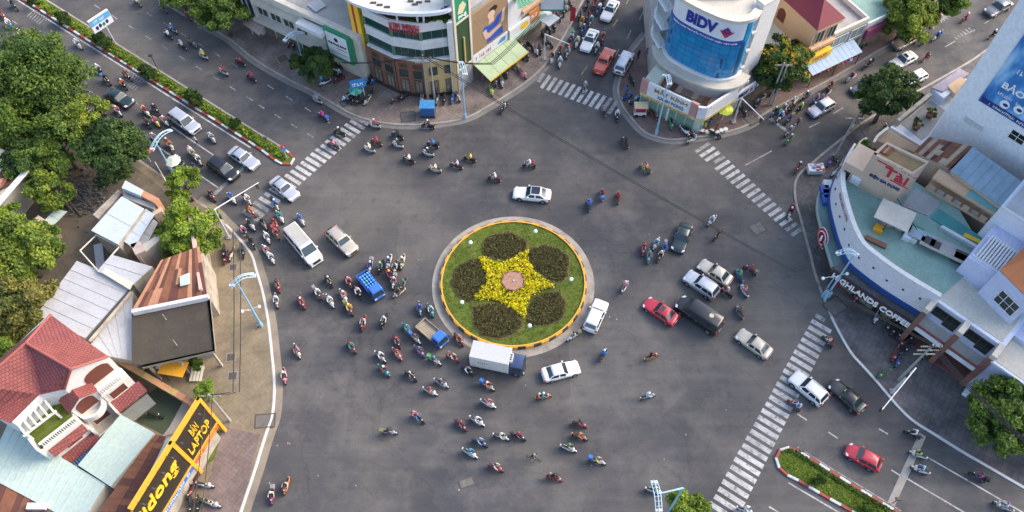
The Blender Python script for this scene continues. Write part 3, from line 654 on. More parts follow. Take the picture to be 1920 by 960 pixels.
# ---------------------------------------------------------------- the star garden on the island
def zp(pts, ox, oy, z): return GP([(790 + a / 5.647, oy + b / 5.647) for a, b in pts], z)
Z1 = 400; Z2 = 530
tips = [(903, 482), (987, 470), (1034, 533), (980, 587), (896, 556)]; mids = [(949, 494), (996, 508), (992, 550), (937, 558), (918, 522)]
star = []
for k in range(5):
    a_, m_, b_ = tips[k], mids[k], tips[(k + 1) % 5]
    star += smooth_line(GP([a_, m_, b_], .85), 5)[:-1]
soil_star = [(RC[0] + (x - RC[0]) * 1.14, RC[1] + (y - RC[1]) * 1.14) for x, y in star]
prism('star_soil', soil_star, .3, .53, M_SOIL, isl)
star = [(RC[0] + (x - RC[0]) * 1.09, RC[1] + (y - RC[1]) * 1.09) for x, y in star]
cover_bed('flower_star', star, 13000, .6, .95, .12, 'flower', 'star of yellow flowers in the middle of the roundabout', 'flower bed', p2=.2, clumpy=15)
beds = [(zp([(640, 330), (720, 235), (900, 190), (1060, 240), (1135, 320), (1060, 400), (900, 470), (680, 430)], 790, Z1, .8), 'upper bed of brown shrubs above the yellow star'),
        (zp([(1160, 350), (1350, 330), (1550, 430), (1560, 600), (1480, 715), (1320, 660), (1190, 560), (1140, 440)], 790, Z1, .8), 'upper right bed of brown shrubs beside the yellow star'),
        (zp([(1470, 65), (1525, 220), (1505, 340), (1390, 420), (1180, 450), (1120, 400), (1160, 220), (1250, 120)], 790, Z2, .8), 'lower right bed of brown shrubs beside the yellow star'),
        (zp([(530, 240), (560, 430), (650, 540), (850, 580), (1060, 470), (1060, 400), (930, 240), (760, 205)], 790, Z2, .8), 'lower bed of brown shrubs below the yellow star'),
        (zp([(540, 460), (390, 560), (325, 700), (370, 830), (480, 920), (570, 890), (690, 690), (640, 540)], 790, Z1, .8), 'left bed of brown shrubs beside the yellow star')]
for poly, lab in beds:
    sp = smooth_line(poly + poly[:1], 4)[:-1]; q_ = cen(sp); sp = [(q_[0] + (x - q_[0]) * (.93 + .03 * math.sin(5 * k_)), q_[1] + (y - q_[1]) * (.93 + .03 * math.sin(5 * k_))) for k_, (x, y) in enumerate(sp)]
    prism('bed_soil', [(cen(sp)[0] + (x - cen(sp)[0]) * 1.04, cen(sp)[1] + (y - cen(sp)[1]) * 1.04) for x, y in sp], .3, .515, M_SOIL, isl)
    cover_bed('shrub_bed', sp, 6500, .52, .80, .10, 'bed', lab, 'shrub bed', p2=.58, up=.6, clumpy=5, group='brown shrub beds on the roundabout')
    pth = [(cen(sp)[0] + (x - cen(sp)[0]) * 1.07, cen(sp)[1] + (y - cen(sp)[1]) * 1.07) for x, y in sp]
    ribbon('edging_path', pth + pth[:1], 0, .22, .518, mat('edging_dry', (.16, .12, .05), .9, .5, 2), isl)
cover_bed('lawn_grass', circ(RR - .4), 5500, .50, .56, .08, 'mid', 'short grass on the roundabout lawn', None, thing_=False)
# brick disc in the star's centre
pc = G(962, 526, 1.0); disc = thing('round_planter', (*pc, .5), 'round clay paved disc in the centre of the yellow star', 'planter')
M_CLAY = mat('clay_disc', (.36, .20, .14), .9, .5, 1.5, dirtc=(.22, .13, .10), bmp=.4); M_CLAYD = mat('clay_rim', (.16, .075, .05), .9, .5, 2)
MB().prism([(pc[0] + 1.22 * math.cos(k * .2618), pc[1] + 1.22 * math.sin(k * .2618)) for k in range(24)], .3, .98).build('fill', M_CLAY, disc)
for k in range(24):
    t0, t1 = k * .2618 + .02, (k + 1) * .2618 - .02
    MB().prism([(pc[0] + r_ * math.cos(t), pc[1] + r_ * math.sin(t)) for r_, t in ((1.22, t0), (1.36, t0), (1.36, t1), (1.22, t1))], .3, 1.03 + random.uniform(-.03, .03)).build('brick', M_CLAYD if k % 3 else M_CLAY, disc)
MB().ball((pc[0] + .05, pc[1], 1.0), .12, 8, 5).build('spout', flat('pale_stone', (.6, .55, .5), .6), disc)
# globe lamps on the lawn
M_GLOBE = flat('lamp_globe_white', (.80, .82, .78), .3); M_GPOST = flat('lamp_post_green', (.05, .30, .12), .5)
for px, py, lab in ((882, 455, 'white globe lamp on the lawn left of the upper shrub bed'), (1004, 434, 'topmost white globe lamp on the roundabout lawn'), (1071, 524, 'white globe lamp on the right side of the lawn'), (993, 611, 'lowest white globe lamp on the roundabout lawn'), (866, 567, 'white globe lamp on the left side of the lawn')):
    x, y = G(px, py, 1.5); t = thing('globe_lamp', (x, y, .5), lab, 'lamp', 'globe lamps on the roundabout')
    MB().tube((x, y, .5), (x, y, 1.35), .05, .04, 8).build('post', M_GPOST, t); MB().tube((x, y, 1.28), (x, y, 1.36), .10, .13, 10).build('collar', M_GPOST, t)
    MB().ball((x, y, 1.55), .25, 12, 8).build('globe', M_GLOBE, t, smooth=True)
for px, py, lab in ((1033, 537, 'clay pot at the right tip of the yellow star'), (981, 590, 'clay pot at the lowest tip of the yellow star')):
    x, y = G(px, py, .7); MB().tube((x, y, .5), (x, y, .8), .15, .2, 10).build('clay_pot', M_CLAY); tag(list(col.objects)[-1], lab, 'pot', 'clay pots at the star tips')
# ================================================================ buildings: helpers
W_WHITE = mat('wall_white', (.62, .62, .61), .8, .35, .5, dirtc=(.36, .34, .31)); W_CREAM = mat('wall_cream', (.58, .53, .44), .8, .4, .5, dirtc=(.33, .28, .22)); W_GREY = mat('wall_grey', (.34, .33, .32), .85, .6, .5, dirtc=(.16, .15, .14)); W_LILAC = mat('wall_lilac', (.50, .53, .68), .8, .2, .4, dirtc=(.31, .33, .44)); W_LILACW = mat('wall_pale_blue', (.66, .68, .73), .8, .3, .5, dirtc=(.38, .40, .45))
W_TAN = mat('wall_tan', (.52, .39, .29), .8, .3, .5, dirtc=(.34, .25, .19)); W_PEACH = mat('wall_peach', (.62, .40, .24), .8, .25, .4, dirtc=(.45, .29, .18)); W_OLD = mat('wall_old', (.40, .35, .28), .9, .8, .8, dirtc=(.14, .12, .10), bmp=.3); W_BRICK = mat('wall_brown_brick', (.20, .09, .06), .7, .4, 1.0, dirtc=(.11, .055, .04)); W_YEL = mat('wall_ochre', (.52, .37, .16), .7, .3, .8)
CONC = mat('roof_concrete', (.36, .34, .31), .9, .6, .5, dirtc=(.2, .185, .165), bmp=.2); CONC_P = mat('roof_beige', (.50, .47, .40), .9, .45, .5, dirtc=(.32, .29, .24)); TEALDECK = mat('deck_green', (.22, .35, .30), .85, .6, .35, dirtc=(.16, .24, .22)); DARKROOF = mat('roof_dark_mossy', (.048, .040, .032), .95, .6, .5, dirtc=(.085, .07, .04), bmp=.4)
TIN_G = mat('tin_grey', (.42, .42, .43), .6, .5, .45, dirtc=(.30, .28, .26)); TIN_B = mat('tin_pale_blue', (.45, .50, .54), .55, .35, .4, dirtc=(.36, .38, .38)); TIN_T = mat('tin_pale_teal', (.42, .51, .455), .55, .35, .4, dirtc=(.35, .42, .34)); TIN_BLUE = mat('tin_steel_blue', (.28, .37, .43), .6, .4, .6)
RUST = mat('rusty_iron', (.22, .085, .042), .85, .7, .9, dirtc=(.10, .045, .03), bmp=.3); RUST_L = mat('rusty_iron_light', (.44, .22, .125), .85, .6, .9, dirtc=(.28, .13, .08), bmp=.3); RUST_D = mat('rusty_iron_dark', (.115, .042, .03), .85, .6, .9, bmp=.3)
GL_DARK = flat('window_glass_dark', (.012, .022, .022), .12, spec=.8); GL_GREEN = flat('window_glass_green', (.010, .05, .042), .10, spec=.8); GL_SHOP = mat('shop_glass', (.14, .12, .09), .2, .7, 1.2, dirtc=(.4, .34, .24)); WOODR = mat('shutter_red_wood', (.15, .04, .025), .6, .4, 1.2)
FRW = flat('frame_white', (.66, .66, .65), .5); FRD = flat('frame_dark', (.05, .045, .04), .5); SIGN_W = mat('sign_white', (.68, .68, .69), .5, .25, .8, dirtc=(.5, .49, .47)); S_RED = flat('sign_red', (.45, .02, .045), .5); S_BLUE = flat('sign_blue', (.02, .075, .32), .5); S_NAVY = flat('sign_navy', (.015, .03, .16), .5); S_GOLD = flat('sign_gold', (.38, .26, .10), .4, .4); S_YEL = flat('sign_yellow', (.80, .50, .03), .5); S_ORANGE = flat('sign_orange', (.78, .36, .025), .5); S_BLACK = flat('sign_black', (.022, .020, .018), .5); S_GREEN = flat('sign_green', (.02, .22, .11), .5); S_WHITEL = flat('letter_white', (.78, .78, .77), .5)
def ribbed(name, px, z, m, root, rib=.5, axis=0, th=.08, zs=None, rm=None):
    """sheet roof over four photo points at level z (or own levels zs): a deck and its standing seams"""
    zs = zs or [z] * 4; P = [Vector((*G(*p, zz), zz)) for p, zz in zip(px, zs)]
    n = (P[1] - P[0]).cross(P[3] - P[0]).normalized(); n = n if n.z > 0 else -n
    lo = [p - n * th for p in P]; mb = MB(); mb.hexa(lo + P); o = mb.build(name, m, root)
    a, b, c_, d_ = (P[0], P[1], P[2], P[3]) if axis == 0 else (P[1], P[2], P[3], P[0])
    k = max(2, int((b - a).length / rib)); mb = MB()
    for i in range(1, k):
        p, q = a.lerp(b, i / k), d_.lerp(c_, i / k); d = (q - p).normalized(); s_ = d.cross(n) * .03
        mb.hexa([p - s_, q - s_, q + s_, p + s_, p - s_ * .5 + n * .05, q - s_ * .5 + n * .05, q + s_ * .5 + n * .05, p + s_ * .5 + n * .05])
    mb.build('seams', rm or m, o, kind='stuff'); return o
def sheets(px, z, root, nu, nv, mats_, zs=None, gap=.012, lift=.05, thick=.03, weights=None):
    """roof of single sheets: nu x nv pieces over a quad, each a little uneven"""
    zs = zs or [z] * 4; P = [Vector((*G(*p, zz), zz)) for p, zz in zip(px, zs)]
    n = (P[1] - P[0]).cross(P[3] - P[0]).normalized(); n = n if n.z > 0 else -n
    for i in range(nu):
        for j in range(nv):
            q = [P[0].lerp(P[1], u).lerp(P[3].lerp(P[2], u), v) for u, v in (((i + gap) / nu, (j - .05) / nv), ((i + 1 - gap) / nu, (j - .05) / nv), ((i + 1 - gap) / nu, (j + 1) / nv), ((i + gap) / nu, (j + 1) / nv))]
            h = n * random.uniform(0, .02); lift_ = n * lift
            if j == 0: cm = random.choices(mats_, weights)[0] if weights else random.choice(mats_)
            top = [q[0] + h, q[1] + h, q[2] + h + lift_ * .6, q[3] + h + lift_ * .6]
            MB().hexa([p - n * thick for p in top] + top).build('roof_sheet', cm if random.random() < .72 else random.choice(mats_), root)
def strip(name, pts, o0, o1, z0, z1, m, root):
    """band along a polyline (outside on the right): between outward offsets o0 and o1"""
    a, b = offset_line(pts, -o0), offset_line(pts, -o1); mb = MB()
    for i in range(len(pts) - 1):
        (x0, y0), (x1, y1), (x2, y2), (x3, y3) = b[i], b[i + 1], a[i + 1], a[i]
        mb.add([(x0, y0, z0), (x1, y1, z0), (x2, y2, z0), (x3, y3, z0), (x0, y0, z1), (x1, y1, z1), (x2, y2, z1), (x3, y3, z1)], [(3, 2, 1, 0), (4, 5, 6, 7), (0, 1, 5, 4), (2, 3, 7, 6)])
    (x0, y0), (x3, y3) = b[0], a[0]; mb.add([(x0, y0, z0), (x3, y3, z0), (x3, y3, z1), (x0, y0, z1)], [(0, 3, 2, 1)])
    (x0, y0), (x3, y3) = b[-1], a[-1]; mb.add([(x0, y0, z0), (x3, y3, z0), (x3, y3, z1), (x0, y0, z1)], [(0, 1, 2, 3)])
    return mb.build(name, m, root)
class Curve:
    """a curved facade: like Fac but along a polyline"""
    def __init__(s, pts): s.p = [Vector((*q, 0)) for q in pts]; s.c = [0]; [s.c.append(s.c[-1] + (b - a).length) for a, b in zip(s.p, s.p[1:])]; s.L = s.c[-1]
    def pt(s, u, z, o=0.0):
        i = 0
        while i < len(s.p) - 2 and s.c[i + 1] < u: i += 1
        a, b = s.p[i], s.p[i + 1]; d = (b - a).normalized(); t = u - s.c[i]
        return a + d * t + Vector((d.y, -d.x, 0)) * o + Vector((0, 0, z))
def pane_on(cv, u0, u1, z0, z1, o0, o1, m, root, name='pane'):
    P = cv.pt
    return MB().hexa([P(u0, z0, o1), P(u1, z0, o1), P(u1, z0, o0), P(u0, z0, o0), P(u0, z1, o1), P(u1, z1, o1), P(u1, z1, o0), P(u0, z1, o0)]).build(name, m, root)
def flat_shape(fa, pts_uz, o, m, parent, name, th=.02):
    """flat print shape on a facade, a thin plate"""
    n = len(pts_uz); vs = [fa.pt(u, z, o) for u, z in pts_uz] + [fa.pt(u, z, o + th) for u, z in pts_uz]
    a = sum(pts_uz[i][0] * pts_uz[(i + 1) % n][1] - pts_uz[(i + 1) % n][0] * pts_uz[i][1] for i in range(n))
    top = tuple(range(n, 2 * n)); fs = [top if a > 0 else top[::-1]] + [(i, (i + 1) % n, (i + 1) % n + n, i + n) for i in range(n)]
    return mk(name, vs, fs, m, parent)
def ell(cx, cz, rx, rz, n=14): return [(cx + rx * math.cos(2 * math.pi * k / n), cz + rz * math.sin(2 * math.pi * k / n)) for k in range(n)]
def px_rect(fa, a, b, o=0.0):
    u0, z0 = fa.uz(*a, o); u1, z1 = fa.uz(*b, o); return min(u0, u1), max(u0, u1), min(z0, z1), max(z0, z1)
# ================================================================ jewellery shop on the corner
A, B, C, D, E_ = (G(*p) for p in ((706, 150), (752, 173), (803, 181), (858, 172), (885, 150)))
km = thing('jewellery_shop', B, 'white banded corner shop with KIM MINH letters and brown brick ground floor', 'building')
prism('core', [A, B, C, D, E_, (E_[0] + 6, E_[1] + 12), (A[0] - 6, A[1] + 16)], 0, 12.3, W_GREY, km)
fr = [A, B, C, D]; FF = [Fac(A, B), Fac(B, C), Fac(C, D)]
strip('plinth', fr, 0, .45, 0, .75, mat('plinth_dark', (.05, .035, .035), .5, .3), km)
for z0, z1, o in ((6.75, 7.1, .45), (8.75, 9.55, .20), (9.62, 10.3, .26), (11.75, 13.05, .22), (12.95, 13.12, .36)): strip('white_band', fr, 0, o, z0, z1, W_WHITE, km)
for i, fa in enumerate(FF):
    n_ = 4 if i != 2 else 3
    for z0, z1 in ((7.1, 8.75), (10.3, 11.75)):
        for k in range(n_): fa.box('pane', fa.L * k / n_ + .04, fa.L * (k + 1) / n_ - .04, z0, z1, .02, .08, GL_GREEN, km)
    for zz0, zz1 in ((7.1, 8.75), (10.3, 11.75)):
        fa.box('mullion', -.22, .22, zz0, zz1, .0, .16, flat('mullion_green', (.08, .16, .10), .5), km)
for i in (0, 1):
    fa = FF[i]; fa.box('brick_front', .0 if i else -.3, fa.L - .02, .75, 6.75, 0, .40, W_BRICK, km); n_ = 2
    for k in range(n_):
        u0, u1 = fa.L * k / n_ + .45, fa.L * (k + 1) / n_ - .35
        fa.window(u0, u1, .9, 3.3, km, FRD, GL_SHOP, 1, 0, .41, 'shop_window'); fa.window(u0, u1, 3.7, 5.0, km, FRD, GL_GREEN, 1, 0, .41)
        fa.box('sign_strip', u0, u1, 5.3, 6.1, .41, .46, flat('sign_bronze', (.10, .055, .03), .5), km)
        print_marks(fa, '', u0 + .3, u1 - .3, 5.45, 5.95, .46, flat('bronze_letter', (.05, .03, .02), .5), km, .01)
fa = FF[2]; fa.box('ochre_front', .02, fa.L, .75, 6.75, 0, .35, W_YEL, km)
for k in range(2):
    u0, u1 = fa.L * k / 2 + .5, fa.L * (k + 1) / 2 - .45; fa.window(u0, u1, .9, 3.2, km, FRD, GL_SHOP, 1, 0, .36, 'shop_window'); fa.window(u0, u1, 4.3, 5.7, km, FRD, GL_GREEN, 1, 0, .36)
fa.box('pillar', fa.L - .75, fa.L - .05, .0, 13.0, .36, .66, W_WHITE, km); fa.box('pillar', fa.L - .62, fa.L - .02, .76, 6.7, .40, .72, W_YEL, km)
u0, u1, z0, z1 = px_rect(FF[1], (729, 49), (797, 62), .6); sign_text(FF[1], 'KIM MINH', .05, FF[1].L - .0, 11.55, 13.0, .38, S_RED, km, .0, depth=.16)
# terrace and penthouse under the round canopy
prism('terrace_floor', [A, B, C, D, E_, (E_[0] + 6, E_[1] + 12), (A[0] - 6, A[1] + 16)], 12.3, 12.36, mat('terrace_tile', (.2, .13, .08), .8, .5), km)
pen = offset_line([A, B, C, D], 2.6); prism('penthouse', pen + [(D[0] + 2, D[1] + 14), (A[0] - 4, A[1] + 14)], 12.36, 14.6, mat('penthouse_brown', (.2, .13, .07), .8, .6, 1.2, dirtc=(.08, .06, .03)), km)
pf = [Fac(a, b) for a, b in zip(pen, pen[1:])]
for fa in pf:
    for k in range(3): fa.box('pane', fa.L * k / 3 + .1, fa.L * (k + 1) / 3 - .1, 12.7, 14.4, .02, .08, GL_GREEN if k != 1 else mat('penthouse_door', (.25, .17, .08), .6, .5), km)
cp = smooth_line(GP([(640, -8), (655, 2), (672, 10), (705, 20), (755, 26.5), (805, 26.5), (840, 20), (852, 8), (856, -10)], 14.9), 4) + GP([(850, -90), (640, -90)], 14.9)
can = prism('canopy_roof', cp, 14.62, 14.95, mat('canopy_white', (.62, .59, .53), .7, .6, .8, dirtc=(.36, .32, .26)), km, bottom=True)
cl = smooth_line(GP([(640, -8), (655, 2), (672, 10), (705, 20), (755, 26.5), (805, 26.5), (840, 20), (852, 8), (856, -10)], 14.9), 4)
strip('canopy_rim', cl, -.35, .05, 14.6, 15.06, W_LILACW, km)
for px, py in ((700, 5), (712, 9), (726, 13), (778, 8), (770, 2), (786, 4), (838, 13), (832, 17), (802, 2)):
    x, y = G(px, py, 15); MB().box(x - .35, x + .35, y - .15, y + .15, 14.95, 15.05).build('roof_light', FRD, km)
for px, py in ((745, 38), (783, 40), (795, 42)): x, y = G(px, py, 13); MB().tube((x, y, 12.36), (x, y, 14.6), .14, .12, 8).build('column', W_WHITE, km)
for px, py, r_ in ((800, 38, 7), (815, 36, 6), (826, 33, 7), (840, 32, 6), (835, 38, 5), (770, 37, 5)): tree(px, py, r_, 13.1, 'dark', 'terrace plant of the corner shop, ' + {800: 'first', 815: 'second', 826: 'third', 840: 'rightmost', 835: 'lowest', 770: 'leftmost'}[px] + ' of the row under the round canopy', leaf=.14, rz=1.0, name='potted_plant', cat='plant', group='plants on the corner shop terrace', trunk=False)
# green tower
ft = Fac(D, E_); ft.box('tower', 0, ft.L, 0, 20, -1.2, .25, W_GREY, km)
ft.box('tower_post', -.12, .22, 3.8, 20, .2, .45, W_CREAM, km); ft.box('tower_post', ft.L - .3, ft.L + .05, 3.8, 20, .2, .45, W_CREAM, km)
ft.box('green_panel', .25, ft.L - .33, 4.3, 11.9, .24, .34, mat('panel_dark_green', (.030, .065, .025), .5, .4, 1), km); ft.box('panel_sill', .2, ft.L - .3, 4.0, 4.3, .2, .5, W_CREAM, km)
ft.box('brand_panel', .25, ft.L - .33, 12.2, 16.5, .24, .36, S_GREEN, km); ft.box('panel_bar', .25, ft.L - .33, 11.9, 12.2, .24, .42, W_CREAM, km)
m_ = ft.L / 2; flat_shape(ft, [(m_ - .8, 13.4), (m_ + .1, 13.1), (m_ + .8, 14.0), (m_ + .3, 14.9), (m_ - .4, 14.6)], .37, flat('emblem_cream', (.6, .5, .32), .5), km, 'emblem'); sign_text(ft, 'PNJ', m_ - .7, m_ + .7, 12.4, 12.95, .37, S_WHITEL, km)
ft.box('down_pipe', m_ - .12, m_ + .08, 4.3, 9.2, .35, .55, flat('pipe_ochre', (.45, .33, .14), .5), km)
# yellow pylon
pb = G(691, 143); py_ = thing('sign_pylon', pb, 'tall yellow sign pylon with a red stripe on a tan pillar', 'sign'); fp = Fac((pb[0] - .7, pb[1] + .3), (pb[0] + .7, pb[1] - .3))
fp.box('pillar', .1, 1.25, 0, 5.6, -1.0, .2, W_YEL, py_); fp.box('yellow_case', 0, 1.4, 5.6, 13.2, -.9, .3, S_YEL, py_); fp.box('red_stripe', .52, .80, 5.8, 13.0, .3, .33, S_RED, py_); fp.box('cap', .1, 1.3, 13.2, 13.28, -.8, .2, CONC_P, py_)
# ---------------------------------------------------------------- shophouses left of the corner shop
b0, b1 = Vector(G(623, 93, 3.2)), Vector(G(670, 115, 3.2)); dd = (b1 - b0).normalized()
L0 = b0 - dd * 21; L1 = b1 + dd * 1.2; sh = thing('white_shophouse', ((b0 + b1) / 2)[:], 'white two storey shophouse behind the green shop board', 'building')
fs_ = Fac(L0[:], L1[:]); dn = -fs_.n
prism('body', [L0[:], L1[:], (L1 + dn.xy * 14)[:], (L0 + dn.xy * 14)[:]], 0, 8.2, W_CREAM, sh)
T = fs_.L
for u0, u1, z0, z1, o in ((8, T - 5.6, 3.1, 3.5, 1.2), (8, T - 5.6, 5.6, 6.6, .5), (8, T, 7.7, 8.3, .4)): fs_.box('ledge', u0, u1, z0, z1, 0, o, W_CREAM, sh)
for k in range(4): fs_.window(8.3 + k * 2.3, 10.2 + k * 2.3, 3.7, 5.4, sh, FRW, GL_DARK, 1, 0, .02)
for k in range(4): fs_.box('shop_door', 8.2 + k * 2.4, 10.3 + k * 2.4, .1, 2.8, .0, .08, random.choice([GL_SHOP, GL_DARK]), sh)
fs_.box('balcony', T - 9.5, T - 5.2, 6.6, 7.3, .4, 1.6, W_WHITE, sh)
ribbed('tin_roof', [(575, 8), (596, -4), (612, 10), (592, 22)], 8.5, TIN_G, sh, .4)
MB().box(*[v for v in (L0.x + 9, L0.x + 12)], L0.y + 2, L0.y + 5, 8.2, 9.4).build('roof_box', TIN_B, sh)
for k in range(9):
    x, y = (L0 + dd * (9 + k * 1.9) + dn.xy * (2 + (k * 37 % 9)))[:]; MB().box(x - .6, x + .5, y - .4, y + .4, 8.2, 8.7 + (k % 3) * .5).build('roof_unit', (CONC, W_GREY, TIN_B, RUST_L)[k % 4], sh)
prism('roof_patch', [(L0 + dd * a_ + dn.xy * b_)[:] for a_, b_ in ((8.5, .5), (T - .2, .5), (T - .2, 13.8), (8.5, 13.8))], 8.2, 8.24, CONC, sh)
fs_.box('side_wall', 8.0, 8.4, 0, 9.5, -10, .6, W_WHITE, sh)
sb = thing('face_shop_board', b0[:], 'green framed white shop board with black lettering', 'sign'); fb = Fac((b0 + fs_.n.xy * .5)[:], (b1 + fs_.n.xy * .5)[:])
fb.box('green_case', 0, fb.L, 3.0, 8.0, -.5, .3, S_GREEN, sb); fb.box('white_face', .35, fb.L - .45, 3.5, 7.5, .3, .34, SIGN_W, sb)
flat_shape(fb, ell(fb.L / 2 - .1, 6.6, .32, .36), .345, S_BLACK, sb, 'emblem'); sign_text(fb, 'THE FACE SHOP', .55, fb.L - .65, 5.6, 5.95, .345, S_BLACK, sb, .015); print_marks(fb, '', fb.L * .45, fb.L - .65, 5.05, 5.25, .345, S_BLACK, sb, .015); fb.box('line', .6, fb.L - .6, 4.2, 4.26, .34, .355, S_BLACK, sb)
bs = thing('blue_shop', L0[:], 'shop with a blue and white board at the top edge', 'building'); prism('body', [L0[:], (L0 + dd * 7.9)[:], (L0 + dd * 7.9 + dn.xy * 12)[:], (L0 + dn.xy * 12)[:]], 0, 7.2, W_GREY, bs)
fs_.box('blue_board', .3, 6.8, 3.2, 5.6, .05, .5, flat('board_blue', (.03, .10, .42), .5), bs); fs_.box('white_board', .3, 6.8, 5.65, 6.3, .05, .48, SIGN_W, bs); print_marks(fs_, '', .8, 6.2, 3.9, 4.8, .5, S_WHITEL, bs); fs_.box('yellow_panel', 2.2, 4.0, 1.2, 3.0, .05, .6, S_YEL, bs)
ribbed('striped_awning', [(470, 26), (500, 44), (486, 66), (455, 44)], 2.9, mat('awning_pinkish', (.42, .32, .30), .8, .5), bs, .5)
rd = thing('red_shop', (L0 - dd * 4)[:], 'cluttered shop with red and orange goods at the top edge', 'building'); prism('body', [(L0 - dd * 9)[:], (L0 - dd * .1)[:], (L0 - dd * .1 + dn.xy * 12)[:], (L0 - dd * 9 + dn.xy * 12)[:]], 0, 6.0, mat('wall_maroon', (.2, .06, .05), .8, .5, 1), rd)
for k in range(9): fs_.box('goods_panel', -8.8 + k * .95, -8.0 + k * .95, random.uniform(.2, 1.5), random.uniform(2.2, 4.5), .02, random.uniform(.2, .8), random.choice([S_ORANGE, S_RED, S_YEL, W_BRICK, S_BLUE]), rd)
# ---------------------------------------------------------------- advert wall and shops right of the corner shop
Gg, Gh = G(950, 101), G(1016, 50); fa1 = Fac(E_, Gg); fa2 = Fac(Gg, Gh)
av = thing('advert_house', Gg, 'narrow house carrying a tall brown advert of a woman in blue', 'building')
n1 = fa1.n; prism('body', [E_, Gg, (Gg[0] - n1.x * 12, Gg[1] - n1.y * 12), (E_[0] - n1.x * 12, E_[1] - n1.y * 12)], 0, 12.4, W_GREY, av)
fa1.box('dark_shop', .2, fa1.L - .2, .1, 2.7, .0, .06, GL_SHOP, av); fa1.box('fascia', .1, fa1.L - .1, 3.0, 4.5, .05, .35, SIGN_W, av); print_marks(fa1, '', .6, fa1.L * .62, 3.45, 4.1, .35, S_RED, av); flat_shape(fa1, [(fa1.L * .68, 3.5), (fa1.L * .9, 3.4), (fa1.L * .93, 4.1), (fa1.L * .8, 4.2)], .36, flat('print_blue', (.05, .2, .5), .5), av, 'print')
ad = thing('poster', E_, 'tall brown advert panel showing a woman in a blue dress', 'advert'); c0 = E_
fa1.box('panel', .1, fa1.L - .1, 4.7, 11.6, .05, .30, mat('advert_brown', (.30, .20, .115), .5, .3, .6), ad)
K = fa1.L; Q = lambda u, z: (K * u, 4.7 + 6.9 * z)
flat_shape(fa1, [Q(.40, .05), Q(.86, .05), Q(.84, .22), Q(.44, .18)], .305, flat('print_dress', (.02, .07, .40), .5), ad, 'print_dress')
flat_shape(fa1, [Q(.30, .40), Q(.42, .30), Q(.72, .34), Q(.84, .60), Q(.70, .56), Q(.62, .46), Q(.50, .45), Q(.36, .50)], .305, flat('print_dress', (.02, .07, .40), .5), ad, 'print_dress')
flat_shape(fa1, [Q(.30, .40), Q(.36, .18), Q(.48, .16), Q(.80, .24), Q(.80, .32), Q(.48, .27), Q(.42, .32), Q(.40, .42)], .315, flat('print_skin', (.62, .42, .32), .5), ad, 'print_arm')
flat_shape(fa1, [Q(.84, .62), Q(.92, .64), Q(.88, .34), Q(.80, .32)], .315, flat('print_skin', (.62, .42, .32), .5), ad, 'print_arm')
flat_shape(fa1, [Q(.46, .50), Q(.62, .50), Q(.60, .64), Q(.48, .64)], .312, flat('print_skin', (.62, .42, .32), .5), ad, 'print_neck'); flat_shape(fa1, ell(*Q(.54, .70), K * .10, .62), .318, flat('print_skin', (.62, .42, .32), .5), ad, 'print_face'); flat_shape(fa1, ell(*Q(.60, .79), K * .11, .50), .314, flat('print_hair', (.03, .015, .012), .5), ad, 'print_hair')
for u, z in ((.14, .80), (.80, .92)): flat_shape(fa1, [Q(u - .05, z), Q(u, z + .02), Q(u + .05, z), Q(u, z - .02)], .31, S_GOLD, ad, 'print_star')
aw = thing('green_awning', Gg, 'pale green sloping awning over the drinks shop', 'awning'); P3 = lambda u, o, z: tuple(fa1.pt(u, z, o))
N_ = 4
for k in range(N_):
    u0, u1 = .2 + (K + .6) * k / N_, .2 + (K + .6) * (k + 1) / N_ - .05
    MB().hexa([P3(u0, .4, 2.92), P3(u1, .4, 2.92), P3(u1, 3.4, 2.1), P3(u0, 3.4, 2.1), P3(u0, .4, 3.0), P3(u1, .4, 3.0), P3(u1, 3.4, 2.18), P3(u0, 3.4, 2.18)][::1]).build('awning_panel', mat('awning_green', (.38, .47, .28), .7, .3, .8), aw)
fa1.box('yellow_edge', .2, K + .8, 1.95, 2.2, 3.4, 3.46, S_YEL, aw)
for u in (.3, K * .5, K + .7): fa1.box('post', u - .03, u + .03, 0.1, 2.1, 3.3, 3.36, FRD, aw)
ws_ = thing('white_advert_house', Gh, 'house with a tall white advert and an orange shop board', 'building'); n2 = fa2.n; prism('body', [Gg, Gh, (Gh[0] - n2.x * 12, Gh[1] - n2.y * 12), (Gg[0] - n2.x * 12, Gg[1] - n2.y * 12)], 0, 9.5, W_CREAM, ws_)
K2 = fa2.L; fa2.box('white_panel', .05, K2 * .36, 3.9, 13.5, .05, .25, SIGN_W, ws_); flat_shape(fa2, [(K2 * .2, 8.2), (K2 * .26, 9.0), (K2 * .2, 9.8), (K2 * .14, 9.0)], .255, CONC, ws_, 'print_mark')
fa2.box('round_board', .05, K2 * .55, 2.9, 4.6, .3, .6, SIGN_W, ws_); fa2.box('orange_board', K2 * .55, K2 * .82, 3.0, 5.0, .3, .6, mat('board_orange', (.62, .22, .05), .6, .3), ws_); print_marks(fa2, '', K2 * .58, K2 * .79, 3.8, 4.5, .6, S_WHITEL, ws_); fa2.box('green_strip', .0, K2, 2.4, 2.9, .2, .9, mat('strip_green', (.30, .46, .34), .7, .3), ws_)
flat_shape(fa2, ell(K2 * .40, 3.7, .8, .6), .61, S_YEL, ws_, 'print_fruit'); fa2.box('dark_shop', .1, K2 - .1, .1, 2.4, .0, .06, GL_SHOP, ws_)
for k in range(3): fa2.box('balcony_band', K2 * .38, K2 - .1, 5.6 + k * 1.7, 6.1 + k * 1.7, 0, .6, mat('band_peach', (.55, .38, .24), .7, .3), ws_)
ribbed('green_roof', [(966, -4), (985, -16), (1000, 2), (972, 16)], 9.7, mat('tin_green', (.12, .32, .20), .6, .3), ws_, .35)
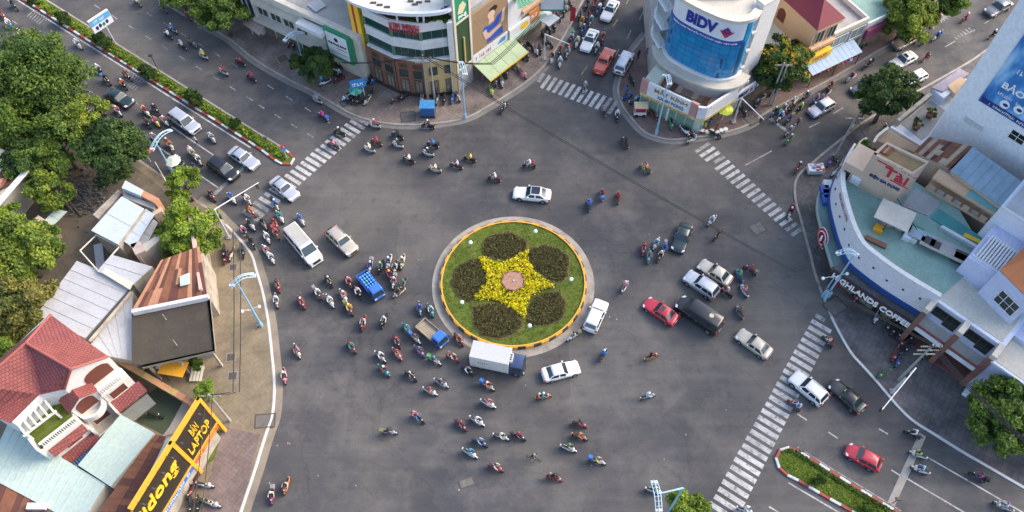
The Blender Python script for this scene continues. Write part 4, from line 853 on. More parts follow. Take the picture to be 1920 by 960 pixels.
fa2.box('grey_awning', K2 * .80, K2 + .8, 2.6, 2.75, .0, 2.6, TIN_B, ws_)
ff = thing('feather_flag', G(1068, 46), 'red feather flag standing on the pavement at the top', 'flag'); x, y = G(1068, 48); MB().tube((x, y, .1), (x, y, 3.6), .03, .03, 6).build('pole', FRD, ff); MB().hexa([(x, y - .03, .9), (x + .75, y - .03, .9), (x + .75, y, .9), (x, y, .9), (x + .1, y - .03, 3.6), (x + .7, y - .03, 3.4), (x + .7, y, 3.4), (x + .1, y, 3.6)]).build('cloth', S_RED, ff)
gs = thing('hanging_sign', G(1035, 20), 'green edged sign hanging out at the top edge', 'sign'); x, y = G(1038, 3, 5); MB().box(x - 2, x + 1.6, y - .1, y + .1, 3.4, 6).build('face', S_GREEN, gs); MB().box(x - 1.8, x + 1.4, y - .13, y - .1, 3.7, 5.8).build('white_field', SIGN_W, gs); MB().tube((x, y, .1), (x, y, 3.4), .08, .08, 8).build('post', FRD, gs)
# ================================================================ the bank
arc = smooth_line(GP([(1247, 84), (1249, 96), (1257, 108), (1275, 120), (1300, 133), (1325, 144), (1345, 149), (1362, 148), (1376, 143), (1385, 132)], 6.0), 4)
bk = thing('bank_building', arc[16], 'bank with a curved blue glass front and BIDV letters', 'building'); bc_ = Curve(arc)
back = [(arc[-1][0] + 3.5, arc[-1][1] + 14), (arc[0][0] + 5, arc[0][1] + 18)]
prism('core', arc + back, 5.8, 15.7, W_WHITE, bk); prism('podium', offset_line(arc, -1.4) + [(arc[-1][0] + 5, arc[-1][1] + 13), (arc[0][0] - 1, arc[0][1] + 14)], 0, 5.65, W_GREY, bk)
strip('ledge', arc, -.3, 1.7, 5.65, 6.0, CONC_P, bk); strip('ledge_rim', arc, 0.0, .45, 6.0, 6.35, W_WHITE, bk)
GLB = [flat('facade_glass_%d' % k, c, .16, spec=.7) for k, c in enumerate(((.008, .20, .42), (.010, .23, .46), (.008, .175, .38)))]
nc = int(bc_.L / 1.05); zr = [6.35 + 5.75 * k / 7 for k in range(8)]
for i in range(nc):
    for j in range(7): pane_on(bc_, bc_.L * i / nc + .02, bc_.L * (i + 1) / nc - .02, zr[j] + .02, zr[j + 1] - .02, .02, .14 + random.uniform(0, .012), random.choices(GLB, (5, 2, 2))[0], bk, 'glass_panel')
strip('glass_frame', arc, .0, .10, 6.35, 12.1, flat('facade_frame_blue', (.01, .06, .16), .4), bk)
ua, ub = bc_.L * .10, bc_.L * .845
nS = 26
for k in range(nS): pane_on(bc_, ua + (ub - ua) * k / nS - (.03 if k else 0), ua + (ub - ua) * (k + 1) / nS, 12.05, 12.85, .12, .34, S_BLUE, bk, 'blue_strip')
for k in range(nS): pane_on(bc_, ua + (ub - ua) * k / nS - (.03 if k else 0), ua + (ub - ua) * (k + 1) / nS, 12.85, 15.7, .12, .30, mat('bank_sign_white', (.66, .68, .72), .5, .15), bk, 'sign_panel')
for k in range(5):
    for j in range(3): pane_on(bc_, ub + (bc_.L - ub) * k / 5 + .02, ub + (bc_.L - ub) * (k + 1) / 5 - .02, 12.1 + j * 1.2 + .02, 13.3 + j * 1.2 - .02, .02, .14, random.choice(GLB), bk, 'glass_panel')
def bend_text(cv, body, u0, u1, z0, z1, o, m, root, bold=.02, depth=.08):
    vs, fs = text_mesh(body, bold, 0, .5); xs = [v[0] for v in vs]; ys = [v[1] for v in vs]; x0, x1, y0, y1 = min(xs), max(xs), min(ys), max(ys)
    return letters(vs, [cv.pt(u0 + (v[0] - x0) / (x1 - x0) * (u1 - u0), z0 + (v[1] - y0) / (y1 - y0) * (z1 - z0), o + (v[2] + .5) * depth) for v in vs], fs, m, root, z1 - z0 >= .9)
w_ = ub - ua; bend_text(bc_, 'BIDV', ua + w_ * .24, ua + w_ * .66, 13.45, 15.15, .34, flat('bank_letter_blue', (.015, .03, .25), .4), bk, .045)
bend_text(bc_, 'NGÂN HÀNG TMCP ĐẦU TƯ VÀ PHÁT TRIỂN VIỆT NAM', ua + w_ * .06, ua + w_ * .93, 12.28, 12.66, .36, S_WHITEL, bk, .012, .04)
cu, cz = ua + w_ * .78, 14.2
for pts, m_ in (([(-.85, .1), (0, -.95), (.85, .1), (.42, .1), (0, -.42), (-.42, .1)], S_RED), ([(-.5, .15), (0, .8), (.5, .15), (0, -.35)], flat('bank_letter_blue', (.015, .03, .25), .4)), ([(-.24, .2), (0, .5), (.24, .2), (0, -.1)], S_RED)):
    n = len(pts); mk('emblem', [bc_.pt(cu + a, cz + b, .37 + (.03 if m_ is not S_RED else 0) + (.05 if n == 4 and m_ is S_RED else 0)) for a, b in pts], [tuple(range(n))], m_, bk)
strip('roof_rim', arc, -.5, .5, 15.7, 16.2, W_CREAM, bk); prism('roof_deck', offset_line(arc, .6) + back, 15.7, 15.76, CONC_P, bk)
x, y = G(1350, 8, 15.8); MB().box(x - 4, x + 3, y + 1, y + 5, 15.76, 16.6).build('roof_house', W_CREAM, bk)
fw_ = Fac(G(1394, 128, 6), G(1424, 111, 6)); fw_.box('side_wall', 0, fw_.L, 0, 16.4, -1.2, 0, mat('wall_bright', (.70, .68, .65), .8, .2, .4), bk); fw_.box('side_cap', -.15, fw_.L + .1, 16.4, 16.65, -1.3, .15, W_CREAM, bk)
fg = Fac(arc[-1], G(1394, 128, 6))
for z in (6.3, 9.2, 12.2): fg.box('side_ledge', .05, fg.L - .05, z, z + .3, -1.2, .25, W_WHITE, bk)
for z in (6.8, 9.8): fg.box('side_glass', .1, fg.L - .1, z, z + 2.2, -.9, -.7, GL_GREEN, bk)
# curved side balconies on the left
bl = [(arc[0][0] + 1.6, arc[0][1] + 6), (arc[0][0] - .6, arc[0][1] + 2.4), (arc[0][0] - .2, arc[0][1] + .1), arc[2]]; bl = smooth_line(bl, 4)
for z in (6.2, 9.3, 12.4, 15.3): strip('balcony_ledge', bl, -.1, 1.1, z, z + .3, W_LILACW, bk)
for z in (6.6, 9.7, 12.8): strip('balcony_glass', bl, .85, .9, z, z + 1.0, flat('rail_glass', (.30, .40, .40), .2), bk)
# low side wing with the small bank board
p0, p1 = G(1366, 213), G(1412, 184); fl = Fac(p0, p1); fl.box('wing', 0, fl.L, 0, 3.4, -3, 0, W_GREY, bk); fl.box('small_board', .0, fl.L * .78, 2.5, 4.0, .05, .35, SIGN_W, bk); sign_text(fl, 'BIDV', .5, fl.L * .48, 2.9, 3.6, .35, S_NAVY, bk, .03); flat_shape(fl, [(fl.L * .55, 3.2), (fl.L * .61, 2.85), (fl.L * .67, 3.2), (fl.L * .61, 3.6)], .36, S_RED, bk, 'emblem'); fl.box('blue_board', fl.L * .80, fl.L + 3, 2.6, 3.9, .05, .3, S_NAVY, bk); sign_text(fl, 'BIDV', fl.L * .84, fl.L + 2.4, 2.95, 3.55, .3, S_WHITEL, bk); fl.box('shop_glass', .2, fl.L + 2.8, .15, 2.4, .01, .06, GL_SHOP, bk)
# ---------------------------------------------------------------- eyewear shop in front
e0, e1, e2 = G(1197, 200), G(1297, 248), G(1366, 213); fe = Fac(e0, e1)
rnd = [e1, (e1[0] + .9, e1[1] - .15), (e1[0] + 1.7, e1[1] + .5), e2] ; cvr = smooth_line(rnd, 4); cr = Curve(cvr)
es = thing('eyewear_shop', e0, 'low corner shop with a white board reading MAT KINH and brown tin roof', 'shop'); nb = -fe.n
bkL = (e0[0] + nb.x * 8 - .5, e0[1] + nb.y * 8); bkR = (e2[0] - 1, e2[1] + 4)
prism('body', [e0] + cvr + [bkR, bkL], 0, 3.3, mat('wall_pale_green', (.45, .50, .42), .8, .3), es)
n_ = 6
for k in range(n_): fe.box('roller_shutter', fe.L * k / n_ + .12, fe.L * (k + 1) / n_ - .1, .1, 2.6, .02, .08, mat('shutter_green', (.16, .26, .20), .6, .3, 1.5), es)
fe.box('white_post', fe.L * .52, fe.L * .52 + .22, .1, 2.7, .1, .2, W_WHITE, es)
fe.box('yellow_strip', 0, fe.L, 2.75, 3.2, .05, .4, mat('strip_cream', (.62, .52, .22), .6, .3), es); print_marks(fe, '', .4, fe.L - .4, 2.83, 3.1, .4, S_RED, es, .015, depth=.03)
fe.box('sign_board', .9, fe.L - 1.0, 3.2, 5.5, .1, .35, SIGN_W, es)
for u in (-.1, fe.L - 1.0): fe.box('pink_pier', u, u + 1.0, 3.2, 5.6, .0, .4, mat('pier_pink', (.45, .24, .22), .7, .3), es)
sign_text(fe, 'MẮT KÍNH', 1.9, fe.L - 1.4, 4.4, 5.35, .35, S_GOLD, es, .015); sign_text(fe, 'XANH PONG', fe.L * .30, fe.L - 1.8, 3.4, 4.0, .35, flat('sign_steel_blue', (.05, .13, .30), .4), es, .015)
Ls = cr.L
for k in range(14): pane_on(cr, Ls * k / 14 - .03, Ls * (k + 1) / 14, 2.75, 3.2, .05, .4, MATS['strip_cream'], es, 'yellow_strip')
for k in range(14): pane_on(cr, Ls * k / 14 - .03, Ls * (k + 1) / 14, 3.2, 5.2, .0, .33, SIGN_W, es, 'curved_board')
for k in range(6): pane_on(cr, Ls * (.2 + .13 * k) + .1, Ls * (.2 + .13 * (k + 1)) - .1, .1, 2.6, .02, .07, GL_SHOP, es, 'shop_window')
pane_on(cr, 0.2, 1.5, 4.7, 5.15, .33, .37, MATS['pier_pink'], es, 'pink_band')
rp = [(1216, 150), (1335, 200), (1352, 178), (1232, 128)]; zr_ = [3.7, 3.7, 4.3, 4.3]
sheets(rp, 0, es, 12, 2, [RUST, RUST_D, mat('tin_brown', (.20, .14, .10), .8, .6, 1.0), mat('tin_brown_light', (.36, .29, .21), .8, .6, 1.0)], zs=zr_, lift=.06)
fe.box('inner_wall', .0, 1.8, 3.2, 5.0, -5.5, -.1, mat('wall_mint', (.48, .52, .42), .8, .3), es)
fe.box('roof_edge', 1.5, fe.L + 3.5, 5.0, 5.5, -7.2, -6.9, W_WHITE, es)
# ---------------------------------------------------------------- houses along the upper right street
a1, b1 = Vector(G(1506, 116, 3.2)), Vector(G(1600, 72, 3.2)); d1 = (b1 - a1).normalized(); fh = Fac(a1[:], (a1 + d1 * ((b1 - a1).length * .46))[:]); nh = (-fh.n).xy
oh = thing('orange_house', a1[:], 'peach coloured house with a dark red roof and arched window', 'house')
q = [a1, a1 + d1 * fh.L, a1 + d1 * fh.L + nh * 10, a1 + nh * 10]; prism('wall', [p[:] for p in q], 0, 9.3, W_PEACH, oh)
ov = [a1 - d1 * .4 - nh * .5, a1 + d1 * (fh.L + .3) - nh * .5, a1 + d1 * (fh.L + .3) + nh * 10.5, a1 - d1 * .4 + nh * 10.5]; r0 = (ov[0] + ov[1]) / 2 + nh * 2.5; r1 = (ov[2] + ov[3]) / 2 - nh * 2.5
V = [(*p, 9.3) for p in ov] + [(*r0, 11.6), (*r1, 11.6)]; mk('roof', V, [(0, 1, 4), (1, 2, 5, 4), (2, 3, 5), (3, 0, 4, 5), (3, 2, 1, 0)], mat('roof_crimson', (.17, .018, .035), .7, .3, 1.5, bmp=.3), oh)
fh.box('sill_band', -.1, fh.L + .1, 5.3, 5.8, 0, .5, W_PEACH, oh); fh.box('sill_band', -.1, fh.L + .1, 8.7, 9.3, 0, .4, W_PEACH, oh)
for k in range(2): fh.window(.5 + k * fh.L / 2, fh.L / 2 - .2 + k * fh.L / 2, 6.1, 8.3, oh, W_CREAM, GL_DARK, 1, 0, .05); fh.window(.5 + k * fh.L / 2, fh.L / 2 - .2 + k * fh.L / 2, 3.6, 5.1, oh, W_CREAM, GL_DARK, 1, 0, .05)
fside = Fac((a1 + nh * 10)[:], a1[:]); uu = fside.L * .40; flat_shape(fside, [(uu - .7, 5.8), (uu + .7, 5.8), (uu + .7, 7.2), (uu + .45, 7.6), (uu, 7.75), (uu - .45, 7.6), (uu - .7, 7.2)], .02, WOODR, oh, 'arched_window', .06)
fh.box('yellow_board', .1, fh.L - .1, 3.2, 4.4, .1, .8, S_YEL, oh); print_marks(fh, '', .8, fh.L - .8, 3.5, 4.1, .8, S_RED, oh); fh.box('shop_front', .2, fh.L - .2, .1, 2.9, .0, .05, GL_SHOP, oh)
fside.box('low_annex', 1, 8, 0, 4.6, 0, 5, mat('annex_pale', (.55, .58, .52), .8, .3), oh)
a2 = a1 + d1 * (fh.L + .15); f2 = Fac(a2[:], (b1 + d1 * 1.5)[:]); gsx = thing('grey_shophouse', a2[:], 'grey shophouse with a roof terrace beside the orange house', 'house'); prism('wall', [a2[:], (b1 + d1 * 1.5)[:], (b1 + d1 * 1.5 + nh * 9)[:], (a2 + nh * 9)[:]], 0, 5.6, W_GREY, gsx)
f2.box('parapet', 0, f2.L, 5.6, 6.3, -.25, .1, W_CREAM, gsx); f2.box('parapet', 0, .25, 5.6, 6.3, -9, -.25, W_CREAM, gsx); f2.box('parapet', f2.L - .25, f2.L, 5.6, 6.3, -9, -.25, W_WHITE, gsx)
for k in range(2): f2.window(.4 + k * f2.L / 2, f2.L / 2 - .2 + k * f2.L / 2, 3.4, 5.2, gsx, FRW, flat('window_glass_pale', (.2, .24, .24), .15), 1, 0, .03)
f2.box('shop_front', .2, f2.L - .2, .1, 2.9, 0, .05, GL_SHOP, gsx)
ba = thing('blue_awning', ((a1 + b1) / 2)[:], 'long pale blue tin awning over red goods', 'awning'); fw2 = Fac(a1[:], b1[:]); n_ = 11
for k in range(n_):
    u0, u1 = fw2.L * k / n_, fw2.L * (k + 1) / n_ - .03; p = fw2.pt
    MB().hexa([p(u0, 3.1, .05), p(u1, 3.1, .05), p(u1, 2.5, 2.2), p(u0, 2.5, 2.2), p(u0, 3.16, .05), p(u1, 3.16, .05), p(u1, 2.56, 2.2), p(u0, 2.56, 2.2)]).build('awning_sheet', mat('tin_sky_blue', (.26, .38, .52), .55, .3, 1.0), ba)
for u in (.2, fw2.L / 2, fw2.L - .2): fw2.box('post', u - .04, u + .04, .1, 2.5, 2.05, 2.13, FRD, ba)
LN = ['first', 'second', 'third', 'fourth', 'fifth', 'sixth', 'seventh', 'eighth', 'ninth', 'tenth', 'eleventh', 'twelfth', 'thirteenth', 'fourteenth']
for k in range(14):
    u = .3 + k * (fw2.L - .6) / 13; p = fw2.pt(u, 2.1, 2.0 + random.uniform(-.1, .25)); mb = MB(); mb.ball(p, .17, 8, 6, 1, 1, 1.15); tag(mb.build('red_lantern', random.choice([S_RED, S_RED, mat('lantern_orange', (.55, .12, .03), .6, .2)])), 'red lantern hanging under the blue awning edge, %s from the left' % LN[k], 'lantern', 'lanterns under the blue awning')
tz = thing('terrace_house', (b1 + d1 * 5)[:], 'low house with a teal terrace and magenta board, upper right', 'house'); c2 = b1 + d1 * 1.7; c3 = b1 + d1 * 10; prism('wall', [c2[:], c3[:], (c3 + nh * 9)[:], (c2 + nh * 9)[:]], 0, 4.6, W_WHITE, tz); prism('deck', [(c2 + nh * .3)[:], (c3 + nh * .3)[:], (c3 + nh * 9)[:], (c2 + nh * 9)[:]], 4.6, 4.66, TEALDECK, tz)
f3 = Fac(c2[:], c3[:]); f3.box('magenta_board', .2, f3.L - .2, 2.4, 4.0, .05, .5, mat('board_magenta', (.30, .06, .14), .6, .4), tz); f3.box('white_parapet', 0, f3.L, 4.6, 5.2, -.1, .15, W_WHITE, tz); f3.box('shop_front', .3, f3.L - .3, .1, 2.3, .0, .05, GL_SHOP, tz)
MB().box(c2.x + 3, c2.x + 6, c2.y + 6, c2.y + 6.2, 4.66, 5.6).build('blue_tarp', S_BLUE, tz)
fb_ = thing('far_house', (b1 + nh * 13)[:], 'ochre house behind the grey shophouse at the top edge', 'house'); q = [b1 + nh * 9.5 - d1 * 2, b1 + nh * 9.5 + d1 * 5, b1 + nh * 18 + d1 * 5, b1 + nh * 18 - d1 * 2]; prism('wall', [p[:] for p in q], 0, 8.5, W_PEACH, fb_); prism('roof', [p[:] for p in q], 8.5, 8.7, CONC_P, fb_)
# ================================================================ coffee shop block on the right
outer = GP([(1580, 312), (1566, 335), (1557, 358), (1555, 380), (1559, 405), (1567, 436), (1577, 466), (1592, 494), (1614, 514), (1660, 548), (1731, 592)], 4.4)
oc = smooth_line(outer, 5); cf = thing('coffee_shop', outer[6], 'curved coffee shop building with a white and blue wall and green roof deck', 'building'); cc = Curve(oc)
deckb = GP([(1850, 480), (1800, 395), (1700, 330), (1625, 296)], 7.5)
prism('ground_floor', offset_line(oc, .8) + [(deckb[0][0] + 1, deckb[0][1])] + deckb, 0, 4.1, W_GREY, cf)
strip('parapet_wall', oc, -.25, .0, 4.0, 8.6, mat('parapet_white', (.62, .62, .66), .7, .3, .4, dirtc=(.46, .46, .48)), cf); strip('blue_base', oc, .0, .14, 4.0, 4.75, flat('band_navy', (.015, .06, .22), .5), cf); strip('rim', oc, -.4, .12, 8.6, 8.78, W_WHITE, cf)
prism('roof_deck', offset_line(oc, .3) + deckb, 7.0, 7.5, TEALDECK, cf)
for k in range(12):
    u = cc.L * (.08 + .078 * k); pane_on(cc, u, u + .22, 6.2 + (k % 3) * .2, 6.42 + (k % 3) * .2, .0, .10, FRD, cf, 'light_fitting')
bend_text(cc, 'HIGHLANDS COFFEE', cc.L * .30, cc.L * .46, 7.5, 8.1, .02, flat('print_faded_red', (.45, .22, .22), .6), cf, .01, .03)
# glass front and canopy
fl_ = GP([(1562, 506), (1600, 533), (1640, 560), (1712, 606)], 3.6); fcv = Curve(fl_)
can2 = smooth_line(GP([(1548, 340), (1536, 365), (1533, 392), (1541, 428), (1553, 470), (1562, 500)], 3.6), 4)
strip('canopy', can2, -1.4, .0, 3.45, 3.6, mat('canopy_glass', (.16, .24, .22), .25, .4), cf); strip('canopy_edge', can2, .0, .12, 3.2, 3.72, mat('canopy_green', (.30, .40, .37), .6, .4), cf); strip('dark_fascia', can2, .0, .06, 2.6, 3.2, flat('fascia_brown', (.05, .025, .02), .5), cf)
strip('letter_fascia', fl_, .0, .3, 2.7, 3.9, flat('fascia_brown', (.05, .025, .02), .5), cf); strip('front_canopy', fl_, -2.4, .0, 3.5, 3.62, mat('canopy_dark', (.12, .12, .12), .4, .6, 1.2, dirtc=(.25, .25, .26)), cf)
bend_text(fcv, 'HIGHLANDS COFFEE', fcv.L * .03, fcv.L * .99, 2.85, 3.75, .32, S_WHITEL, cf, .03, .1)
gl_line = offset_line(oc, .5); gcv = Curve(gl_line)
for k in range(26): pane_on(gcv, gcv.L * k / 26 + .04, gcv.L * (k + 1) / 26 - .04, .2, 3.2, .4, .46, GL_SHOP if k % 3 else GL_DARK, cf, 'shop_window')
for px, py in ((1546, 357), (1551, 365), (1549, 375), (1552, 347)):
    x, y = G(px, py, 3.9); MB().box(x - .5, x + .5, y - .6, y + .6, 3.62, 4.2).build('air_unit', random.choice([W_WHITE, S_BLUE]), cf)
# round red sign
rs = thing('round_sign', G(1543, 452), 'round red and white coffee sign on the pavement edge', 'sign'); x, y = G(1543, 446, 3.2); th = R(200); ux, uy = math.cos(R(100)), math.sin(R(100))
fr_ = Fac((x + ux * 1.2, y + uy * 1.2), (x - ux * 1.2, y - uy * 1.2))
for r_, m_, o in ((1.45, S_WHITEL, .0), (1.36, S_RED, .05), (1.0, S_WHITEL, .10), (.85, flat('sign_dark_red', (.18, .01, .015), .5), .15)): flat_shape(fr_, ell(1.2, 3.2, r_ * .85, r_, 24), o, m_, rs, 'disc', .05)
flat_shape(fr_, ell(1.2, 3.2, .18, .62), .21, S_WHITEL, rs, 'emblem'); MB().tube((x, y, .1), (x, y, 2.2), .06, .06, 8).build('post', FRD, rs)
# roof deck clutter
def deck_box(px, py, z, sx, sy, h, m_, name, lab, cat, rot=33, root=None):
    x, y = G(px, py, z); c_, s_ = math.cos(R(-rot)), math.sin(R(-rot)); q = [(x + a * c_ - b * s_, y + a * s_ + b * c_) for a, b in ((-sx, -sy), (sx, -sy), (sx, sy), (-sx, sy))]
    o = prism(name, q, z, z + h, m_, root, bottom=True)
    if lab: tag(o, lab, cat)
    return o
t = thing('roof_shelter', G(1680, 405, 9.3), 'white topped shelter on the green roof deck', 'shelter'); deck_box(1678, 404, 9.2, 1.9, 1.5, .12, W_CREAM, 'top', None, None, root=t)
x, y = G(1678, 404, 9.2)
for a, b in ((-1.2, -1.2), (1.2, -1.2), (1.2, 1.2), (-1.2, 1.2)): MB().box(x + a - .05, x + a + .05, y + b - .05, y + b + .05, 7.5, 9.2).build('post', FRD, t)
MB().box(x - 1.0, x + .8, y - .4, y + .5, 7.5, 8.3).build('bench', CONC, t)
for a in ((1710, 438, .9, .6, .8, S_GREEN, 'crate', 'green crate on the roof deck beside the sinks', 'crate'), (1709, 450, .5, .4, .6, W_WHITE, 'sack', 'white sack below the green crate on the roof deck', 'sack'), (1645, 432, .5, .45, .6, S_ORANGE, 'bucket_box', 'orange box at the left of the roof deck shelter', 'box'), (1698, 447, .4, .4, .7, W_LILACW, 'basin', 'pale basin beside the green crate', 'basin'), (1798, 488, .8, .6, .9, FRD, 'cabinet', 'dark cabinet at the right end of the roof counter', 'cabinet'), (1822, 447, .9, .28, .08, S_YEL, 'yellow_plate', 'pale yellow plate on the teal roof section', 'plate'), (1641, 455, 1.2, .3, .3, W_BRICK, 'planter_box', 'brown planter box at the curved rim', 'planter')):
    deck_box(a[0], a[1], 7.5 if a[6] != 'yellow_plate' else 7.66, a[2], a[3], a[4], a[5], a[6], a[7], a[8])
ct = thing('roof_counter', G(1750, 455, 8), 'long grey counter with two dark basins on the roof deck', 'counter'); deck_box(1730, 443, 8.3, 1.4, .7, .1, TIN_BLUE, 'worktop', None, None, root=ct); deck_box(1770, 470, 8.3, 2.6, .6, .1, CONC, 'worktop', None, None, root=ct); deck_box(1744, 452, 8.42, .55, .5, .03, FRD, 'basin', None, None, root=ct); deck_box(1754, 458, 8.42, .55, .5, .03, FRD, 'basin', None, None, root=ct); deck_box(1752, 458, 7.5, 4.4, .45, .8, W_GREY, 'cupboard', None, None, root=ct)
prism('teal_section', GP([(1745, 408), (1762, 392), (1846, 448), (1832, 462)], 7.64), 7.5, 7.64, mat('deck_teal_dark', (.06, .26, .25), .8, .5, .5), cf); prism('grey_section', GP([(1716, 352), (1766, 380), (1742, 405), (1690, 385)], 7.6), 7.5, 7.6, mat('deck_grey', (.33, .33, .32), .9, .5, .4), cf)
prism('low_wall', GP([(1763, 425), (1830, 463), (1832, 459), (1768, 422)], 8.0), 7.5, 8.0, W_WHITE, cf)
# ---------------------------------------------------------------- appliance shop block
ap = thing('appliance_shop', G(1670, 300), 'tan block with red Tai lettering and DIEN GIA DUNG above the roof deck', 'building')
tp = GP([(1637, 290), (1710, 328), (1740, 305), (1662, 268)], 13.2); fA = Fac(tp[0], tp[1])
prism('block', tp, 0, 13.0, W_TAN, ap); fA.box('lower_wall', -2.2, 0, 7.0, 10.2, -3.5, 0, W_TAN, ap)
prism('roof_recess', [(cen(tp)[0] + (x - cen(tp)[0]) * .9, cen(tp)[1] + (y - cen(tp)[1]) * .9) for x, y in tp], 13.0, 13.05, mat('roof_ochre', (.30, .20, .09), .9, .6, .8), ap)
pp = tp + tp[:1]; strip('parapet', pp, -.3, .05, 13.0, 13.35, W_TAN, ap)
sheets([(1648, 282), (1667, 291), (1678, 279), (1660, 270)], 13.2, ap, 5, 1, [RUST, RUST_L])
cu, cz = fA.uz(1678, 329); sign_text(fA, 'Tài', cu - 1.3, cu + 1.5, cz - .7, cz + .7, .02, S_RED, ap, .02, depth=.08); flat_shape(fA, [(cu - 2.5, cz + .95), (cu - .5, cz + .95), (cu - .5, cz + .78), (cu - 2.3, cz + .78)], .03, S_RED, ap, 'letter_stroke'); flat_shape(fA, [(cu - .2, cz - .82), (cu + 2.0, cz - .82), (cu + 1.8, cz - .98), (cu - .2, cz - .98)], .03, S_RED, ap, 'letter_stroke')
ca, cb = fA.uz(1631, 326), fA.uz(1686, 356); cz = (ca[1] + cb[1]) / 2; sign_text(fA, 'ĐIỆN GIA DỤNG', ca[0], cb[0], cz - .34, cz + .34, .02, S_NAVY, ap, .03, depth=.08)
cu, cz = fA.uz(1676, 308); print_marks(fA, '', cu - .8, cu + 1.0, cz - .14, cz + .14, .02, S_BLACK, ap, .01, depth=.03); cu, cz = fA.uz(1697, 330); print_marks(fA, '', cu - .6, cu + 1.3, cz + .3, cz + .58, .02, S_NAVY, ap, .01, depth=.03)
fA.window(-1.9, -1.0, 7.6, 9.2, ap, W_TAN, GL_DARK, 0, 0, .02); fA.box('notice', -.8, .3, 7.7, 9.0, .02, .08, W_LILACW, ap)
sideA = Fac(tp[3], tp[0]); sideA.box('balcony', .0, sideA.L, 7.2, 9.6, 0, 1.6, W_TAN, ap)
# balcony garden and tan terraces behind
for px, py, r_, k in ((1612, 278, 9, 'leftmost'), (1622, 270, 8, 'topmost'), (1632, 285, 8, 'rightmost'), (1618, 292, 7, 'lowest'), (1626, 300, 6, 'smallest')): tree(px, py, r_, 9.0, 'bright' if k != 'rightmost' else 'dark', f'balcony plant beside the tan block, {k} of the group', leaf=.16, rz=.9, name='potted_plant', cat='plant', group='plants on the tan balcony', trunk=False)
tbk = GP([(1600, 290), (1612, 268), (1625, 262), (1640, 290), (1622, 312), (1603, 312)], 8.4); prism('balcony_base', tbk, 4, 8.2, W_TAN, ap); strip('balcony_rim', smooth_line(GP([(1604, 312), (1601, 293), (1610, 270), (1624, 260)], 8.7), 4), -.1, .15, 8.0, 8.9, W_CREAM, ap)
tw = thing('tan_terrace_house', G(1690, 260), 'tan roof terrace between the appliance block and the white terrace', 'building'); q = GP([(1640, 262), (1664, 240), (1725, 275), (1715, 283), (1660, 268)], 8.5); prism('body', q, 0, 8.3, W_TAN, tw); prism('floor', [(cen(q)[0] + (x - cen(q)[0]) * .93, cen(q)[1] + (y - cen(q)[1]) * .93) for x, y in q], 8.3, 8.35, mat('floor_ochre', (.34, .24, .15), .9, .5, .8), tw); strip('rim', smooth_line(GP([(1637, 268), (1645, 255), (1664, 240)], 8.7), 4), -.1, .2, 8.0, 8.9, W_CREAM, tw)
# rusty roof and long tan house with steel blue roof
rr_ = thing('rusty_roof_house', G(1760, 300), 'house with a wavy rusty tile roof left of the white tower wall', 'house'); prism('body', GP([(1716, 284), (1744, 260), (1822, 276), (1781, 314)], 10.0), 0, 9.8, W_TAN, rr_); sheets([(1714, 284), (1781, 315), (1824, 275), (1742, 257)], 0, rr_, 9, 4, [RUST, RUST_D, mat('tile_pale', (.46, .34, .23), .9, .6, 1.5)], zs=[10.0, 10.0, 11.0, 11.0], lift=.12, weights=(5, 3, 2))
lh = thing('long_tan_house', G(1850, 380), 'long tan house with balconies under a steel blue tin roof', 'house'); lp = GP([(1785, 318), (1824, 277), (1960, 375), (1930, 425)], 10.4); prism('body', lp, 0, 10.2, W_TAN, lh)
ribbed('tin_roof', [(1782, 320), (1940, 432), (1980, 385), (1824, 276)], 0, TIN_BLUE, lh, .9, 0, zs=[10.4, 10.4, 11.2, 11.2]); fl2 = Fac(G(1735, 352, 7.5), G(1880, 438, 7.5))
fl2.box('wall', 0, fl2.L, 0, 9.4, -2.6, -1.4, W_TAN, lh)
for z in (7.5, 9.4): fl2.box('balcony_slab', 0, fl2.L, z, z + .3, -1.4, .2, W_PEACH, lh)
for k in range(9): fl2.box('balcony_panel', .2 + k * fl2.L / 9, (k + 1) * fl2.L / 9 - .1, 7.8, 8.5, .05, .15, CONC if k % 2 else W_TAN, lh)
for k in range(4): fl2.window(.6 + k * fl2.L / 4, (k + 1) * fl2.L / 4 - .8, 7.9, 9.2, lh, W_CREAM, GL_DARK, 1, 0, -1.38)
fl2.box('teal_tarp', fl2.L * .42, fl2.L * .78, 9.72, 9.8, -1.3, .1, mat('tarp_teal', (.16, .38, .36), .7, .3), lh)
# ---------------------------------------------------------------- white terrace and tall white tower wall
w0 = Vector(G(1745, 252, 6.5)); wd = (Vector(G(1920, 240, 14)) - Vector(G(1835, 187, 14))).normalized()
tw2 = thing('white_tower', w0[:], 'tall blank white building carrying a blue advert at the right edge', 'building'); fT = Fac(w0[:], (w0 + wd * 34)[:]); nT = (-fT.n).xy
prism('body', [w0[:], (w0 + wd * 34)[:], (w0 + wd * 34 + nT * 14)[:], (w0 + nT * 14)[:]], 0, 34, mat('tower_white', (.72, .74, .76), .75, .15, .25, dirtc=(.6, .62, .64)), tw2)
u0, z0 = fT.uz(1835, 187); u1, z1 = fT.uz(1912, 78)
def advert_blue():
    m, t, b = nodes('advert_blue'); g = t.nodes.new('ShaderNodeTexCoord'); mp = t.nodes.new('ShaderNodeMapping'); mp.inputs['Scale'].default_value = (.6, .6, .25); t.links.new(g.outputs['Object'], mp.inputs[0])
    k = ramp(t, noise(t, .9, 4, .5, mp.outputs[0]), [(.35, (.02, .09, .28)), (.5, (.04, .2, .48)), (.62, (.22, .45, .68)), (.75, (.55, .68, .78))]); t.links.new(k, b.inputs['Base Color']); b.inputs['Roughness'].default_value = .5; return m
